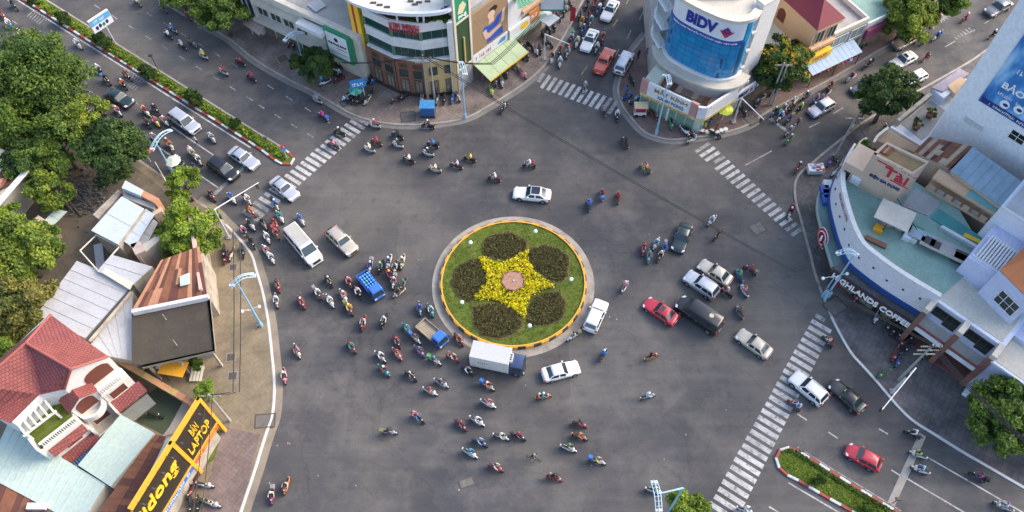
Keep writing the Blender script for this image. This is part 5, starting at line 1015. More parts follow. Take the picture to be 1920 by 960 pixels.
bp = thing('advert_board', fT.pt(u0 + 5, 0)[:2], 'blue printed advert reading BAO VAN on the white tower', 'advert'); zt = max(z0, z1); fT.box('sheet', u0, u0 + 17, z0, z0 + 14, .03, .12, advert_blue(), bp)
ut, zt_ = fT.uz(1880, 168, .12); sign_text(fT, 'BẢO VAN', ut - .3, ut + 5.2, zt_ + .2, zt_ + 1.3, .13, S_WHITEL, bp, .03, depth=.03); print_marks(fT, '', ut - .2, ut + 6, zt_ - .75, zt_ - .35, .13, S_WHITEL, bp, .01, depth=.03); print_marks(fT, '', ut + .2, ut + 3.4, zt_ + 2.6, zt_ + 3.3, .13, S_WHITEL, bp, .02, depth=.03)
fT.box('footer', u0 + .2, u0 + 16.8, z0 + .1, z0 + .8, .12, .14, S_NAVY, bp); print_marks(fT, '', u0 + 1, u0 + 12, z0 + .25, z0 + .62, .14, S_WHITEL, bp, .01, depth=.02)
for px, py in ((1884, 196), (1910, 206)): uu, zz = fT.uz(px, py, .12); flat_shape(fT, ell(uu, zz, .55, .55), .13, S_WHITEL, bp, 'print_badge'); flat_shape(fT, ell(uu + .1, zz, .3, .2), .155, S_NAVY, bp, 'print_badge_mark')
uu, zz = fT.uz(1908, 257); fT.window(uu - .9, uu + .9, zz - .7, zz + .7, tw2, FRW, GL_DARK, 1, 1, .01); uu, zz = fT.uz(1826, 232); fT.window(uu - 1.2, uu + 1.2, zz - .4, zz + .4, tw2, FRW, mat('blocked_pane', (.5, .51, .52), .8, .2), 3, 1, .01)
tr_ = thing('white_terrace_house', G(1715, 215), 'white house with a tiled roof terrace and two potted shrubs', 'house'); tq = GP([(1672, 236), (1742, 180), (1800, 140), (1822, 152), (1745, 256), (1730, 274)], 6.3); prism('body', tq, 0, 6.2, W_WHITE, tr_); prism('floor', GP([(1690, 232), (1745, 188), (1772, 207), (1742, 252), (1728, 262)], 6.25), 6.2, 6.26, CONC, tr_)
strip('parapet', GP([(1681, 227), (1742, 177)], 7.0)[::1], -.1, .35, 6.2, 7.3, W_OLD, tr_); prism('block', GP([(1746, 168), (1768, 186), (1792, 168), (1770, 150)], 7.2), 6.2, 7.4, W_LILACW, tr_); prism('tile_roof', GP([(1748, 164), (1800, 128), (1818, 138), (1768, 172)], 7.6), 7.0, 7.6, mat('tile_mauve', (.32, .28, .33), .8, .5, 1.5), tr_); strip('wall_top', GP([(1672, 236), (1730, 272)], 7), 0.0, .3, 6.0, 7.0, W_WHITE, tr_)
prism('peach_yard', GP([(1775, 162), (1800, 146), (1812, 152), (1790, 178)], 7.5), 6.9, 7.66, W_PEACH, tr_)
for px, py, k in ((1719, 236, 'left'), (1745, 214, 'right')):
    x, y = G(px, py, 6.8); t = thing('potted_shrub', (x, y, 6.26), f'reddish potted shrub on the white terrace, {k} one', 'plant', 'shrubs on the white terrace'); MB().tube((x, y, 6.26), (x, y, 6.8), .35, .5, 12).build('pot', M_CLAYD, t); P, _ = crown_points((x, y, 7.3), .75, .75, .6, 10, 40); leaves_obj('foliage', P, .14, LEAF['brownish'], t)
# ---------------------------------------------------------------- lilac townhouses
l0, l2 = G(1688, 637), G(1803, 720); fL = Fac(l0, l2); nL = (-fL.n).xy; LL = fL.L; LV = Vector
lt = thing('lilac_townhouse', G(1745, 679), 'pale lilac townhouse pair with brown columns and balconies', 'house')
PAV = mat('porch_tile_red', (.20, .085, .07), .7, .4, 1.0); P0 = LV(l0); d2 = fL.d.xy
def lq(u0, u1, o0, o1): return [tuple(fL.pt(u, 0, o).xy) for u, o in ((u0, o1), (u1, o1), (u1, o0), (u0, o0))]
prism('porch', lq(0, LL, -3.2, -.05), .1, .22, PAV, lt)
for u in (0, LL / 2, LL): fL.box('column', u - .28, u + .28, .1, 6.9, -.35, .25, mat('column_brown', (.22, .10, .075), .7, .4, 1.2), lt); fL.box('column_cap', u - .3, u + .3, 6.9, 7.6, -1.6, .3, W_CREAM, lt)
fL.box('back_wall', -.3, LL + .3, 0, 3.2, -3.6, -3.2, W_LILAC, lt); fL.box('slab', .28, LL / 2 - .28, 3.1, 3.8, -3.2, .05, W_LILACW, lt); fL.box('slab', LL / 2 + .28, LL - .28, 3.1, 3.8, -3.2, .05, W_LILACW, lt)
for a, b in ((.3, LL / 2 - .3), (LL / 2 + .3, LL - .3)):
    fL.box('balcony_floor', a, b, 3.8, 3.86, -1.7, -.12, CONC_P, lt); fL.box('balcony_rail', a, b, 3.8, 4.1, -.12, .02, mat('rail_red', (.25, .08, .07), .6, .3), lt); fL.box('upper_wall', a - .3, b + .3, 3.8, 7.3, -2.2, -1.7, W_LILAC, lt)
    m_ = (a + b) / 2; fL.window(m_ - 1.4, m_ + .1, 5.0, 6.5, lt, FRD, GL_DARK, 1, 0, -1.69); fL.window(m_ + .1, m_ + 1.5, 4.4, 6.5, lt, FRD, GL_DARK, 1, 1, -1.69)
    for k in range(3): fL.box('porch_door', a + .3 + k * (b - a) / 3, a + (k + 1) * (b - a) / 3 - .1, .3, 2.7, -3.2, -3.14, GL_DARK if k != 1 else GL_GREEN, lt)
fL.box('roof_slab', -.3, LL + .3, 7.2, 7.4, -6.2, -1.5, W_LILACW, lt); prism('roof_floor', lq(.2, LL - .2, -6, -1.9), 7.4, 7.46, CONC_P, lt)
fL.box('attic_wall', -.3, LL + 5, 7.4, 10.4, -12, -6.2, W_LILAC, lt); fL.window(LL * .55, LL * .95, 8.0, 9.9, lt, FRW, flat('window_glass_pale', (.2, .24, .24), .15), 1, 0, -6.19)
fL.box('main_mass', -.3, LL + 8, 0, 7.3, -12, -3.6, W_LILAC, lt)
pg = [fL.pt(LL * .02, 10.9, -7.4), fL.pt(LL * .52, 10.9, -7.4)]
for k in range(12): u = LL * (.02 + .042 * k); fL.box('pergola_slat', u, u + .2, 10.6, 10.8, -10.2, -6.6, W_WHITE, lt)
for o in (-6.8, -10.1): fL.box('pergola_beam', -.1, LL * .54, 10.4, 10.6, o, o + .22, W_LILACW, lt)
prism('attic_roof', lq(LL * .55, LL + 4.8, -12, -6.3), 10.4, 10.52, CONC_P, lt); fL.box('attic_rim', LL * .53, LL + 5, 10.4, 10.8, -6.5, -6.2, W_LILACW, lt)
fL.box('rear_tower', -1.0, LL + 9, 0, 12.6, -20, -12, W_LILACW, lt); fL.window(LL * .35, LL * .55, 10.9, 12.3, lt, FRW, GL_DARK, 2, 2, -11.99); prism('rear_roof', lq(-.6, LL * .8, -19.6, -12.4), 12.6, 12.7, mat('rear_roof_grey', (.46, .46, .45), .9, .6, .9, dirtc=(.3, .3, .29)), lt); fL.box('rear_rim', -1.0, LL * .85, 12.6, 13.0, -12.3, -12, W_WHITE, lt)
of = GP([(1872, 508), (1990, 400), (2040, 470), (1935, 570)], 12); ap_ = cen(of); mk('orange_roof', [(*p, 12.2) for p in of] + [(ap_[0], ap_[1], 14.2)], [(0, 1, 4), (1, 2, 4), (2, 3, 4), (3, 0, 4)], mat('tile_orange', (.50, .17, .06), .8, .3, 1.5, bmp=.3), lt); prism('orange_wing', of, 0, 12.1, W_LILAC, lt)
uu, zz = Fac(of[0], of[3]).uz(1905, 545); fO = Fac(of[0], of[3]); fO.window(fO.L * .35, fO.L * .9, 8.5, 10.6, lt, FRW, GL_DARK, 2, 1, .01)
rw = thing('lilac_side_house', G(1850, 750), 'lilac house with a flat beige roof behind the right hand tree', 'house'); fR = Fac(tuple(fL.pt(LL + .35, 0).xy), tuple(fL.pt(LL + 14, 0).xy)); fR.box('wall', 0, fR.L, 0, 6.4, -12, 0, W_LILAC, rw); fR.box('roof', -.2, fR.L, 6.4, 6.7, -12, .3, W_LILACW, rw); fR.box('roof_floor', .1, fR.L - .2, 6.7, 6.76, -11.8, .0, CONC_P, rw); fR.window(2.0, 5.2, 1.0, 2.6, rw, FRW, GL_DARK, 2, 0, .01); fR.window(7, 10, 3.4, 5.0, rw, FRW, GL_DARK, 1, 0, .01); fR.box('kerb_wall', .2, fR.L, .1, .7, .1, 1.2, W_LILACW, rw)
# ================================================================ villa and sheds on the left
def tile_mat(name, c1, c2, ang):
    m, t, b = nodes(name); g = t.nodes.new('ShaderNodeNewGeometry'); mp = t.nodes.new('ShaderNodeMapping'); mp.inputs['Rotation'].default_value = (0, 0, R(ang)); t.links.new(g.outputs['Position'], mp.inputs[0])
    br = t.nodes.new('ShaderNodeTexBrick'); br.inputs['Scale'].default_value = 1; br.inputs['Brick Width'].default_value = .34; br.inputs['Row Height'].default_value = .30; br.inputs['Mortar Size'].default_value = .035; br.inputs['Color1'].default_value = (*c1, 1); br.inputs['Color2'].default_value = (*c2, 1); br.inputs['Mortar'].default_value = (c1[0] * .4, c1[1] * .4, c1[2] * .4, 1); t.links.new(mp.outputs[0], br.inputs['Vector'])
    c_ = mixc(t, 1.0, br.outputs['Color'], ramp(t, noise(t, .8, 5), [(.3, (.8,) * 3), (.7, (1.15,) * 3)]), 'MULTIPLY'); t.links.new(c_, b.inputs['Base Color']); b.inputs['Roughness'].default_value = .7; bump(t, b, br.outputs['Fac'], -.6, .05); MATS[name] = m; return m
TILE = tile_mat('tile_red', (.27, .070, .058), (.22, .055, .050), -36); TILE2 = tile_mat('tile_red_cross', (.24, .060, .058), (.20, .048, .050), 54)
vl = thing('red_roof_villa', G(200, 760), 'white villa with red tiled roofs, balconies and arched windows', 'house')
ZE, ZR = 8.3, 10.9
def W3(px, py, z): return (*G(px, py, z), z)
R2, R5, P4, P3, P1, P6, P7 = W3(48, 643, ZR), W3(133, 692, ZR), W3(203, 668, ZE), W3(163, 640, ZE), W3(95, 590, ZE), W3(121, 730, ZE), W3(72, 741, ZE)
Mr = W3(-45, 724, ZR); P8 = W3(19, 794, ZE); P9 = W3(-30, 772, ZE); Pb = W3(-80, 690, ZE); P0b = W3(0, 672, ZE)
def facet(name, pts, m_, th=.12):
    P = [Vector(p) for p in pts]; n = (P[1] - P[0]).cross(P[2] - P[0]).normalized(); n = n if n.z > 0 else -n; k = len(P)
    vs = P + [p - n * th for p in P]; fs = [tuple(range(k)), tuple(range(2 * k - 1, k - 1, -1))] + [(i, i + k, (i + 1) % k + k, (i + 1) % k) for i in range(k)]
    o = mk(name, vs, fs, m_, vl); bm = bmesh.new(); bm.from_mesh(o.data); bmesh.ops.recalc_face_normals(bm, faces=bm.faces); bm.to_mesh(o.data); bm.free(); return o
facet('roof_slope', [R2, R5, P4, P3], TILE); facet('roof_slope', [P1, R2, P3], TILE2); facet('roof_slope', [R2, P7, P6, R5], TILE2); facet('roof_slope', [Mr, P9, P8, P7, R2], TILE); facet('roof_slope', [P1, P0b, Mr, R2], TILE)
M_RIDGE = mat('ridge_tile', (.32, .09, .07), .8, .3, 1.5)
for a, b in ((R2, R5), (R2, P1), (R2, Mr), (R5, P4), (R5, P6)): MB().tube(a, b, .13, .13, 8).build('ridge', M_RIDGE, vl)
bod = [P4[:2], P3[:2], P1[:2], P0b[:2], P9[:2], P8[:2], P7[:2], P6[:2]]; c_ = cen(bod); prism('wall', [(c_[0] + (x - c_[0]) * .965, c_[1] + (y - c_[1]) * .965) for x, y in bod], 0, ZE - .1, W_WHITE, vl)
MB().path([W3(0, 678, ZE), W3(88, 596, ZE)], .12, 8).build('gutter', TIN_B, vl)
# gable front: arched windows, balustrades, lower roofs
fV = Fac(P6[:2], P4[:2]); LVv = fV.L; m5 = LVv / 2; VW = mat('villa_white', (.66, .64, .60), .75, .2, .5, dirtc=(.5, .47, .42))
flat_shape(fV, [(.15, ZE - .1), (LVv - .15, ZE - .1), ((Vector(R5) - fV.a).dot(fV.d), ZR - .15)], -.25, VW, vl, 'gable', .25)
fV.box('front_wall', 0, LVv, 0, ZE - .1, -.3, 0, VW, vl)
def arch(fa, u, z, w, h, o, m_, name='arched_window'): flat_shape(fa, [(u - w, z), (u + w, z), (u + w, z + h * .6)] + [(u + w * math.cos(t), z + h * .6 + h * .4 * math.sin(t)) for t in np.linspace(.3, math.pi - .3, 6)] + [(u - w, z + h * .6)], o, m_, vl, name, .06)
def balustrade(fa, u0, u1, z, o, h=.85):
    n = int((u1 - u0) / .22); mb = MB()
    for k in range(n): u = u0 + (u1 - u0) * (k + .5) / n; fa.hexa(mb, u - .05, u + .05, z, z + h, o - .05, o + .05)
    mb.build('balusters', VW, vl, kind='stuff'); fa.box('handrail', u0 - .05, u1 + .05, z + h, z + h + .14, o - .12, o + .12, VW, vl); fa.box('base_rail', u0 - .05, u1 + .05, z - .12, z, o - .12, o + .12, VW, vl)
fq = lambda u, z, o: tuple(fV.pt(u, z, o))
def slope(u0, u1, o0, z0, o1, z1, m_, name='lower_roof'): return MB().hexa([fq(u0, z0 - .12, o0), fq(u0, z1 - .12, o1), fq(u1, z1 - .12, o1), fq(u1, z0 - .12, o0), fq(u0, z0, o0), fq(u0, z1, o1), fq(u1, z1, o1), fq(u1, z0, o0)]).build(name, m_, vl)
# right part: arched window, balcony, window, purple porch roof
arch(fV, 3.1, 5.9, 1.35, 2.3, .02, WOODR); fV.box('balcony_slab', 1.9, LVv + .1, 5.0, 5.35, 0, 1.35, VW, vl); balustrade(fV, 2.0, LVv, 5.5, 1.25); fV.box('lower_front', 1.9, LVv + .1, 0, 5.0, 0, 1.0, VW, vl)
fV.window(2.4, 4.3, 3.0, 4.5, vl, VW, WOODR, 0, 0, 1.0); slope(1.9, 5.4, 1.02, 2.95, 2.3, 2.35, TILE2); slope(2.0, 5.2, 2.35, 2.0, 3.9, 1.9, mat('porch_roof_grey', (.16, .165, .15), .8, .5), 'porch_roof')
# bay with small gable and round balcony
fV.box('bay', -1.0, 1.85, 0, 6.5, -.5, .9, VW, vl); rb = [fq(-1.25, 6.45, 1.4), fq(.42, 7.5, 1.4), fq(2.1, 6.45, 1.4), fq(-1.25, 6.45, -.6), fq(.42, 7.5, -.6), fq(2.1, 6.45, -.6)]
mk('bay_roof', rb, [(0, 1, 4, 3), (1, 2, 5, 4)], TILE, vl); mk('bay_gable', [fq(-1.0, 6.5, .92), fq(1.85, 6.5, .92), fq(.42, 7.35, .92)], [(0, 1, 2)], VW, vl); arch(fV, .42, 4.4, 1.0, 2.0, .92, WOODR)
rc = [(.42 + 1.25 * math.cos(t), .9 + 1.1 * math.sin(t)) for t in np.linspace(0, math.pi, 13)]; prism('round_balcony', [tuple(fV.pt(u, 0, o).xy) for u, o in rc], 3.4, 3.7, VW, vl, bottom=True); strip('round_rail', [tuple(fV.pt(u, 0, o).xy) for u, o in rc[::-1]], -.1, .1, 3.7, 4.5, VW, vl)
fV.window(-.5, 1.3, 1.0, 3.0, vl, VW, WOODR, 0, 0, .92); prism('bay_floor', [tuple(fV.pt(u, 0, o).xy) for u, o in ((-.9, .9), (1.8, .9), (1.8, 2.4), (-.9, 2.4))], .1, .6, CONC_P, vl)
for u in (-1.05, 1.8): fV.box('fin', u, u + .2, 0, 3.0, .9, 2.5, VW, vl)
fV.box('low_parapet', -1.0, 2.0, 0, 1.5, 2.4, 2.55, VW, vl)
# left wing: roof lawn, pergola, balustrade, lower roofs
fV.box('left_wing', -5.5, -1.05, 0, 5.3, -2.6, 2.05, VW, vl); prism('roof_lawn', [tuple(fV.pt(u, 0, o).xy) for u, o in ((-5.2, -2.4), (-1.2, -2.4), (-1.2, 1.9), (-5.2, 1.9))], 5.3, 5.36, M_GRASS, vl); balustrade(fV, -4.9, -1.1, 5.42, 1.95); fV.box('side_parapet', -5.5, -5.25, 5.3, 6.0, -2.6, 2.05, VW, vl)
slope(-4.9, -1.1, 2.08, 4.7, 2.75, 4.1, TILE); fV.window(-3.7, -1.9, 2.6, 3.9, vl, VW, WOODR, 0, 0, 2.06); slope(-4.6, -1.0, 2.1, 2.3, 3.1, 1.8, TILE2)
for k in range(14): fV.box('blue_slat', -4.5 + k * .26, -4.36 + k * .26, 1.6, 1.7, 3.1, 3.8, flat('slat_blue', (.08, .22, .45), .5), vl)
for k in range(6): fV.box('pergola_slat', -5.3 + k * .62, -5.12 + k * .62, 6.9, 7.1, -2.3, .5, VW, vl)
for o in (-2.3, .3): fV.box('pergola_beam', -5.5, -1.9, 6.7, 6.9, o, o + .2, VW, vl)
for u in (-5.3, -2.2): fV.box('pergola_post', u, u + .2, 5.36, 6.7, .3, .5, VW, vl)
# ---------------------------------------------------------------- pale teal tin roofs in front of the villa
def shed(name, label, px, z, m_, wall=None, drop=.0, rib=.7, axis=0, cat='shed', zs=None):
    zs = zs or [z] * 4; r_ = thing(name, cen(GP(px, z)), label, cat); prism('wall', [G(*p, zz) for p, zz in zip(px, zs)], 0, min(zs) - .12, wall or W_OLD, r_); ribbed('roof', px, z, m_, r_, rib, axis, zs=zs); return r_
shed('teal_roof_shed', 'large pale teal tin roof at the lower left corner', [(14, 796), (198, 908), (150, 985), (-30, 890)], 3.2, TIN_T, W_CREAM, rib=.9)
shed('teal_roof_shed', 'pale teal tin roof between the villa and the rusty strip', [(226, 777), (290, 812), (207, 912), (146, 872)], 3.4, TIN_T, W_CREAM, rib=.9)
rs_ = thing('rusty_strip_shed', G(240, 900), 'long narrow rusty tin roof beside the phone shop sign', 'shed'); prism('wall', GP([(288, 815), (311, 821), (240, 985), (165, 985)], 3.0), 0, 2.9, W_OLD, rs_); sheets([(288, 813), (311, 820), (236, 985), (168, 985)], 3.1, rs_, 2, 14, [RUST, RUST_D, RUST, RUST], lift=.05)
rs2 = thing('rusty_corner_shed', G(40, 950), 'rusty tin roof in the bottom left corner', 'shed'); prism('wall', GP([(-40, 880), (112, 962), (90, 1010), (-60, 950)], 3), 0, 2.9, W_OLD, rs2); sheets([(-40, 876), (116, 962), (90, 1012), (-60, 940)], 3.1, rs2, 14, 1, [RUST, RUST_D, RUST], lift=.05); x, y = G(70, 950, 3.3); MB().box(x - .9, x + .9, y - .3, y + .3, 3.15, 3.6).build('roof_vent', W_WHITE, rs2)
# ---------------------------------------------------------------- phone shop with the black sign
s1 = Vector(G(425, 806)); s0 = Vector(G(425, 806)) + (Vector(G(310, 1000, 0)) - Vector(G(425, 806))); ph = thing('phone_shop', ((s0 + s1) / 2)[:], 'phone and laptop shop with a huge black and orange sign wall', 'shop')
u_t = G(413, 788, 2.9); fPp = Fac(s0[:], s1[:]); LP_ = fPp.L; nP = (-fPp.n).xy
prism('body', [s0[:], (s1 - fPp.d.xy * 1.0)[:], (s1 - fPp.d.xy * 1.6 + nP * 1.6)[:], (s0 + nP * 1.6)[:]], 0, 3.4, W_OLD, ph)
ribbed('roof', [(312, 822), (338, 811), (272, 985), (232, 985)], 3.6, mat('tin_pale_green', (.42, .50, .42), .6, .4, .6), ph, 1.2)
fPp.box('sign_back', 0, LP_, 3.0, 8.9, -.35, .0, S_ORANGE, ph)
k1 = LP_ * .575
fPp.box('black_field', .0, k1 - .2, 3.2, 8.7, .0, .06, mat('sign_field', (.028, .022, .016), .5, .3), ph); fPp.box('black_field', k1 + .2, LP_ - .32, 3.2, 8.7, .0, .06, MATS['sign_field'], ph)
for a, b in ((LP_ - .32, LP_), (k1 - .2, k1 + .2)): fPp.box('frame_post', a, b, .1, 8.9, -.3, .14, S_ORANGE, ph)
for a, b in ((8.7, 8.95), (3.0, 3.2)): fPp.box('frame_rail', 0, LP_ - .33 if b < 5 else LP_, a, b, .0, .16, S_ORANGE, ph)
sign_text(fPp, 'BÁN', k1 + 1.8, LP_ - 2.0, 6.2, 7.9, .07, S_YEL, ph, .0, .15, .12); sign_text(fPp, 'LAPTOP', k1 + .5, LP_ - .9, 4.2, 5.6, .07, S_YEL, ph, .005, .15, .12)
sign_text(fPp, 'didong', k1 - 7.6, k1 - .9, 4.9, 7.3, .07, S_YEL, ph, .02, .2, .12)
fPp.box('red_strip', k1 + .25, LP_ - .45, 2.2, 2.98, -.1, .12, mat('strip_red', (.55, .10, .04), .6, .3), ph); print_marks(fPp, '', k1 + .8, LP_ - .9, 2.4, 2.8, .12, S_YEL, ph, .01, depth=.03); fPp.box('blue_strip', .0, k1 - .25, 2.2, 2.98, -.1, .12, flat('strip_blue', (.03, .14, .45), .5), ph); print_marks(fPp, '', .5, k1 - .8, 2.4, 2.8, .12, S_WHITEL, ph, .01, depth=.03)
fPp.box('shop_front', .3, k1 - .3, .1, 2.1, -1.2, -1.1, GL_SHOP, ph)
for k in range(7): u = .8 + k * LP_ / 7.5; MB().tube(fPp.pt(u, 8.8, .1), fPp.pt(u, 9.1, .9), .03, .03, 6).tube(fPp.pt(u, 9.12, .8), fPp.pt(u, 9.02, 1.1), .1, .12, 8).build('sign_lamp', FRD, ph)
tag(prism('verge', GP([(403, 805), (418, 795), (402, 860), (388, 872)], .15), .1, .17, M_GRASS), 'small grass verge beside the phone shop sign', None, None, 'structure')
# ---------------------------------------------------------------- yard of the villa
tag(prism('villa_yard', GP([(262, 745), (300, 725), (345, 748), (318, 800), (305, 815), (258, 790)], .14), .1, .15, mat('yard_green', (.05, .075, .04), .9, .6, .8, dirtc=(.07, .075, .075))), 'dark green paved yard beside the villa', None, None, 'structure')
tag(prism('yard_path', GP([(318, 800), (345, 750), (362, 758), (340, 808), (305, 818)], .14), .1, .156, CONC), 'grey path behind the phone shop sign', None, None, 'structure')
yw = thing('yard_wall', G(310, 715), 'low yard wall with orange tiles running behind the villa', 'wall'); q0, q1 = Vector(G(205, 668, 2.2)), Vector(G(378, 768, 2.2)); fy = Fac(q0[:], q1[:]); fy.box('wall', 0, fy.L, 0, 2.1, -.25, 0, W_OLD, yw)
n_ = int(fy.L / 1.1)
for k in range(n_): fy.box('coping_tile', fy.L * k / n_ + .02, fy.L * (k + 1) / n_ - .02, 2.1, 2.22 + random.uniform(-.02, .03), -.45, .2, random.choice([RUST_L, mat('coping_orange', (.48, .24, .12), .85, .5, 1.2), mat('coping_ochre', (.42, .27, .10), .85, .5, 1.2)]), yw)
# ---------------------------------------------------------------- grey sheds and rusty roofs
g1 = shed('grey_shed', 'big grey sheet roof right of the yellow green trees', [(68, 590), (144, 489), (250, 533), (160, 634)], 4.2, TIN_G, rib=1.1)
g2 = shed('grey_shed', 'grey roof with a pale skylight strip below the blue shed', [(182, 509), (211, 478), (286, 500), (250, 533)], 4.6, TIN_G, rib=1.1); prism('skylight', GP([(191, 511), (197, 502), (250, 530), (243, 543)], 4.66), 4.56, 4.66, mat('skylight_cream', (.58, .56, .44), .5, .3), g2)
g3 = shed('grey_shed', 'narrow grey roof between the big shed and the dark flat roof', [(168, 648), (248, 546), (248, 676), (205, 668)], 3.8, TIN_G, rib=1.3)
gu = thing('roof_gutter', G(200, 590), 'long gutter between the grey roofs', 'gutter'); MB().path([W3(162, 638, 4.2), W3(250, 536, 4.2)], .16, 6).build('channel', FRD, gu); MB().path([W3(168, 640, 4.3), W3(246, 548, 4.3)], .2, 6).build('flashing', W_OLD, gu)
dr = thing('dark_roof_building', G(330, 620), 'flat roofed building with a dark mossy roof beside the left pavement', 'building'); dq = GP([(247, 588), (390, 556), (401, 656), (268, 686), (247, 680)], 4.6); prism('wall', [(cen(dq)[0] + (x - cen(dq)[0]) * .72, cen(dq)[1] + .9 + (y - cen(dq)[1]) * .72) for x, y in dq], 0, 4.4, W_GREY, dr); prism('roof', dq, 4.4, 4.62, DARKROOF, dr, bottom=True)
for px, py in ((275, 681), (330, 669), (394, 655)): x, y = G(px, py, 4.4); MB().box(x - .12, x + .12, y - .12, y + .12, 0, 4.4).build('post', W_OLD, dr); strip('white_edge', GP([(266, 687), (402, 657), (391, 556)], 4.7)[:3], -.12, .12, 4.3, 4.75, W_CREAM, dr)
for px, py in ((330, 645), (310, 597)): x, y = G(px, py, 5); MB().tube((x, y, 4.6), (x + .3, y - .3, 6.6), .03, .02, 6).build('antenna', FRW, dr)
rt = thing('rusty_roof_shed', G(320, 540), 'shed with a patchwork of rusty and tan roof sheets', 'shed'); rq = [(248, 580), (388, 552), (374, 462), (302, 488)]; zq = [5.0, 5.0, 6.2, 6.2]; prism('wall', [G(*p, z) for p, z in zip(rq, zq)], 0, 4.8, W_OLD, rt); sheets(rq, 0, rt, 15, 3, [RUST_D, RUST, RUST_L], zs=zq, weights=(5, 3, 3), lift=.06); prism('white_sheet', GP([(337, 518), (355, 511), (356, 532), (338, 536)], 5.75), 5.6, 5.75, TIN_T, rt); strip('ridge_wall', GP([(247, 585), (390, 556)], 5.3), -.3, .1, 4.2, 5.35, W_WHITE, rt)
pk = thing('pink_wall', G(403, 540), 'tall peeling pink gable wall facing the left pavement', 'wall'); f_ = Fac(G(408, 592), G(384, 440)); f_.box('face', .4, f_.L - 1, 0, 5.6, -.3, 0, mat('wall_pink_old', (.58, .40, .34), .9, .7, .8, dirtc=(.36, .24, .2)), pk); f_.box('foot', .2, f_.L - .8, 0, .5, 0, .25, W_OLD, pk)
bsd = shed('blue_shed', 'shed with a big pale blue tin roof left of the bushy tree', [(171, 432), (228, 368), (270, 391), (221, 458)], 5.0, TIN_B, rib=2.0); ribbed('side_roof', [(222, 445), (273, 391), (290, 402), (250, 465)], 4.4, TIN_B, bsd, 1.5); ribbed('low_roof', [(252, 462), (288, 410), (296, 418), (268, 470)], 3.6, TIN_G, bsd, 1.5)
for pts, z, m_ in ((((174, 402), (222, 355), (228, 362), (184, 410)), 4.2, W_OLD), (((228, 352), (235, 338), (268, 356), (262, 366)), 5.4, TIN_B), (((256, 362), (268, 356), (298, 372), (292, 382)), 5.2, RUST_L), (((232, 362), (292, 384), (288, 392), (230, 370)), 4.6, CONC), (((284, 390), (298, 378), (304, 396), (288, 404)), 4.2, W_TAN), (((252, 470), (298, 438), (304, 446), (262, 482)), 3.8, W_CREAM), (((244, 458), (262, 452), (272, 470), (254, 478)), 4.4, mat('wall_rose', (.5, .40, .35), .9, .6, 1))): prism('ruined_wall', GP(pts, z), 0, z, m_, bsd)
fr2 = thing('open_frame', G(200, 470), 'roofless timber frame beside the grey roofs', 'frame'); q = [W3(*p, 4.4) for p in ((150, 470), (181, 440), (224, 462), (184, 508))]
for a, b in zip(q, q[1:] + q[:1]): MB().tube(a, b, .09, .09, 6).build('beam', W_CREAM, fr2); MB().tube((a[0], a[1], 0), a, .09, .09, 6).build('post', W_OLD, fr2)
x, y = G(188, 472, .6); deck_box(188, 482, .2, .5, 1.8, .3, TIN_G, 'metal_sheet', 'grey metal sheet lying in the roofless frame', 'sheet', rot=-20)
# rubble under the trees
mb = MB()
for k in range(260):
    px, py = random.gauss(158, 26), random.gauss(372, 22); x, y = G(px, py); s_ = random.uniform(.08, .4); a = random.uniform(0, 3); h = random.uniform(.05, .35)
    mb.hexa([(x + s_ * math.cos(a + t), y + s_ * .6 * math.sin(a + t), .12) for t in (0, 1.6, 3.1, 4.7)] + [(x + s_ * .7 * math.cos(a + t), y + s_ * .5 * math.sin(a + t), .12 + h) for t in (0, 1.6, 3.1, 4.7)])
tag(mb.build('rubble', mat('rubble_grey', (.17, .155, .14), .9, .8, 2.5, dirtc=(.05, .045, .04))), 'dark heap of rubble in the clearing under the trees', None, None, 'stuff')
for k, (a, b) in enumerate((((121, 381), (140, 400)), ((128, 379), (153, 405)), ((135, 362), (146, 376)))):
    tag(MB().tube(W3(*a, .3), W3(*b, .3), .16, .13, 8).build('log', M_BARK), ['short felled log in the clearing', 'long felled log in the clearing', 'thin felled log nearest the rubble'][k], 'log', 'felled logs in the clearing')
bh = thing('beam_house', G(20, 340), 'old house with a long white ridge beam at the left edge', 'house'); prism('wall', GP([(-60, 270), (52, 312), (0, 378), (-80, 420)], 4.5), 0, 4.4, W_CREAM, bh); sheets([(-70, 330), (34, 318), (20, 345), (-80, 400)], 4.7, bh, 6, 3, [RUST_D, RUST, mat('roof_plum', (.10, .05, .045), .9, .5, 1)]); MB().hexa([W3(-12, 384, 4.9), W3(-4, 392, 4.9), W3(56, 322, 4.9), W3(50, 314, 4.9), W3(-12, 382, 5.2), W3(-4, 390, 5.2), W3(56, 320, 5.2), W3(50, 312, 5.2)]).build('ridge_beam', W_WHITE, bh); ribbed('grey_roof', [(-20, 270), (30, 290), (60, 310), (20, 320)], 4.4, CONC, bh, .8); sheets([(-20, 340), (16, 332), (4, 352), (-20, 362)], 5.0, bh, 4, 2, [RUST_L, RUST])
sm = thing('small_hut', G(85, 425), 'small hut with orange and cream roof panels among the trees', 'shed'); prism('wall', GP([(50, 424), (75, 405), (97, 420), (75, 442)], 3), 0, 2.9, W_OLD, sm); sheets([(50, 426), (72, 404), (98, 420), (76, 444)], 3.1, sm, 3, 2, [RUST_L, W_CREAM, W_TAN]); ribbed('teal_lean_to', [(82, 414), (104, 392), (126, 396), (94, 428)], 2.6, TIN_T, sm, .8)
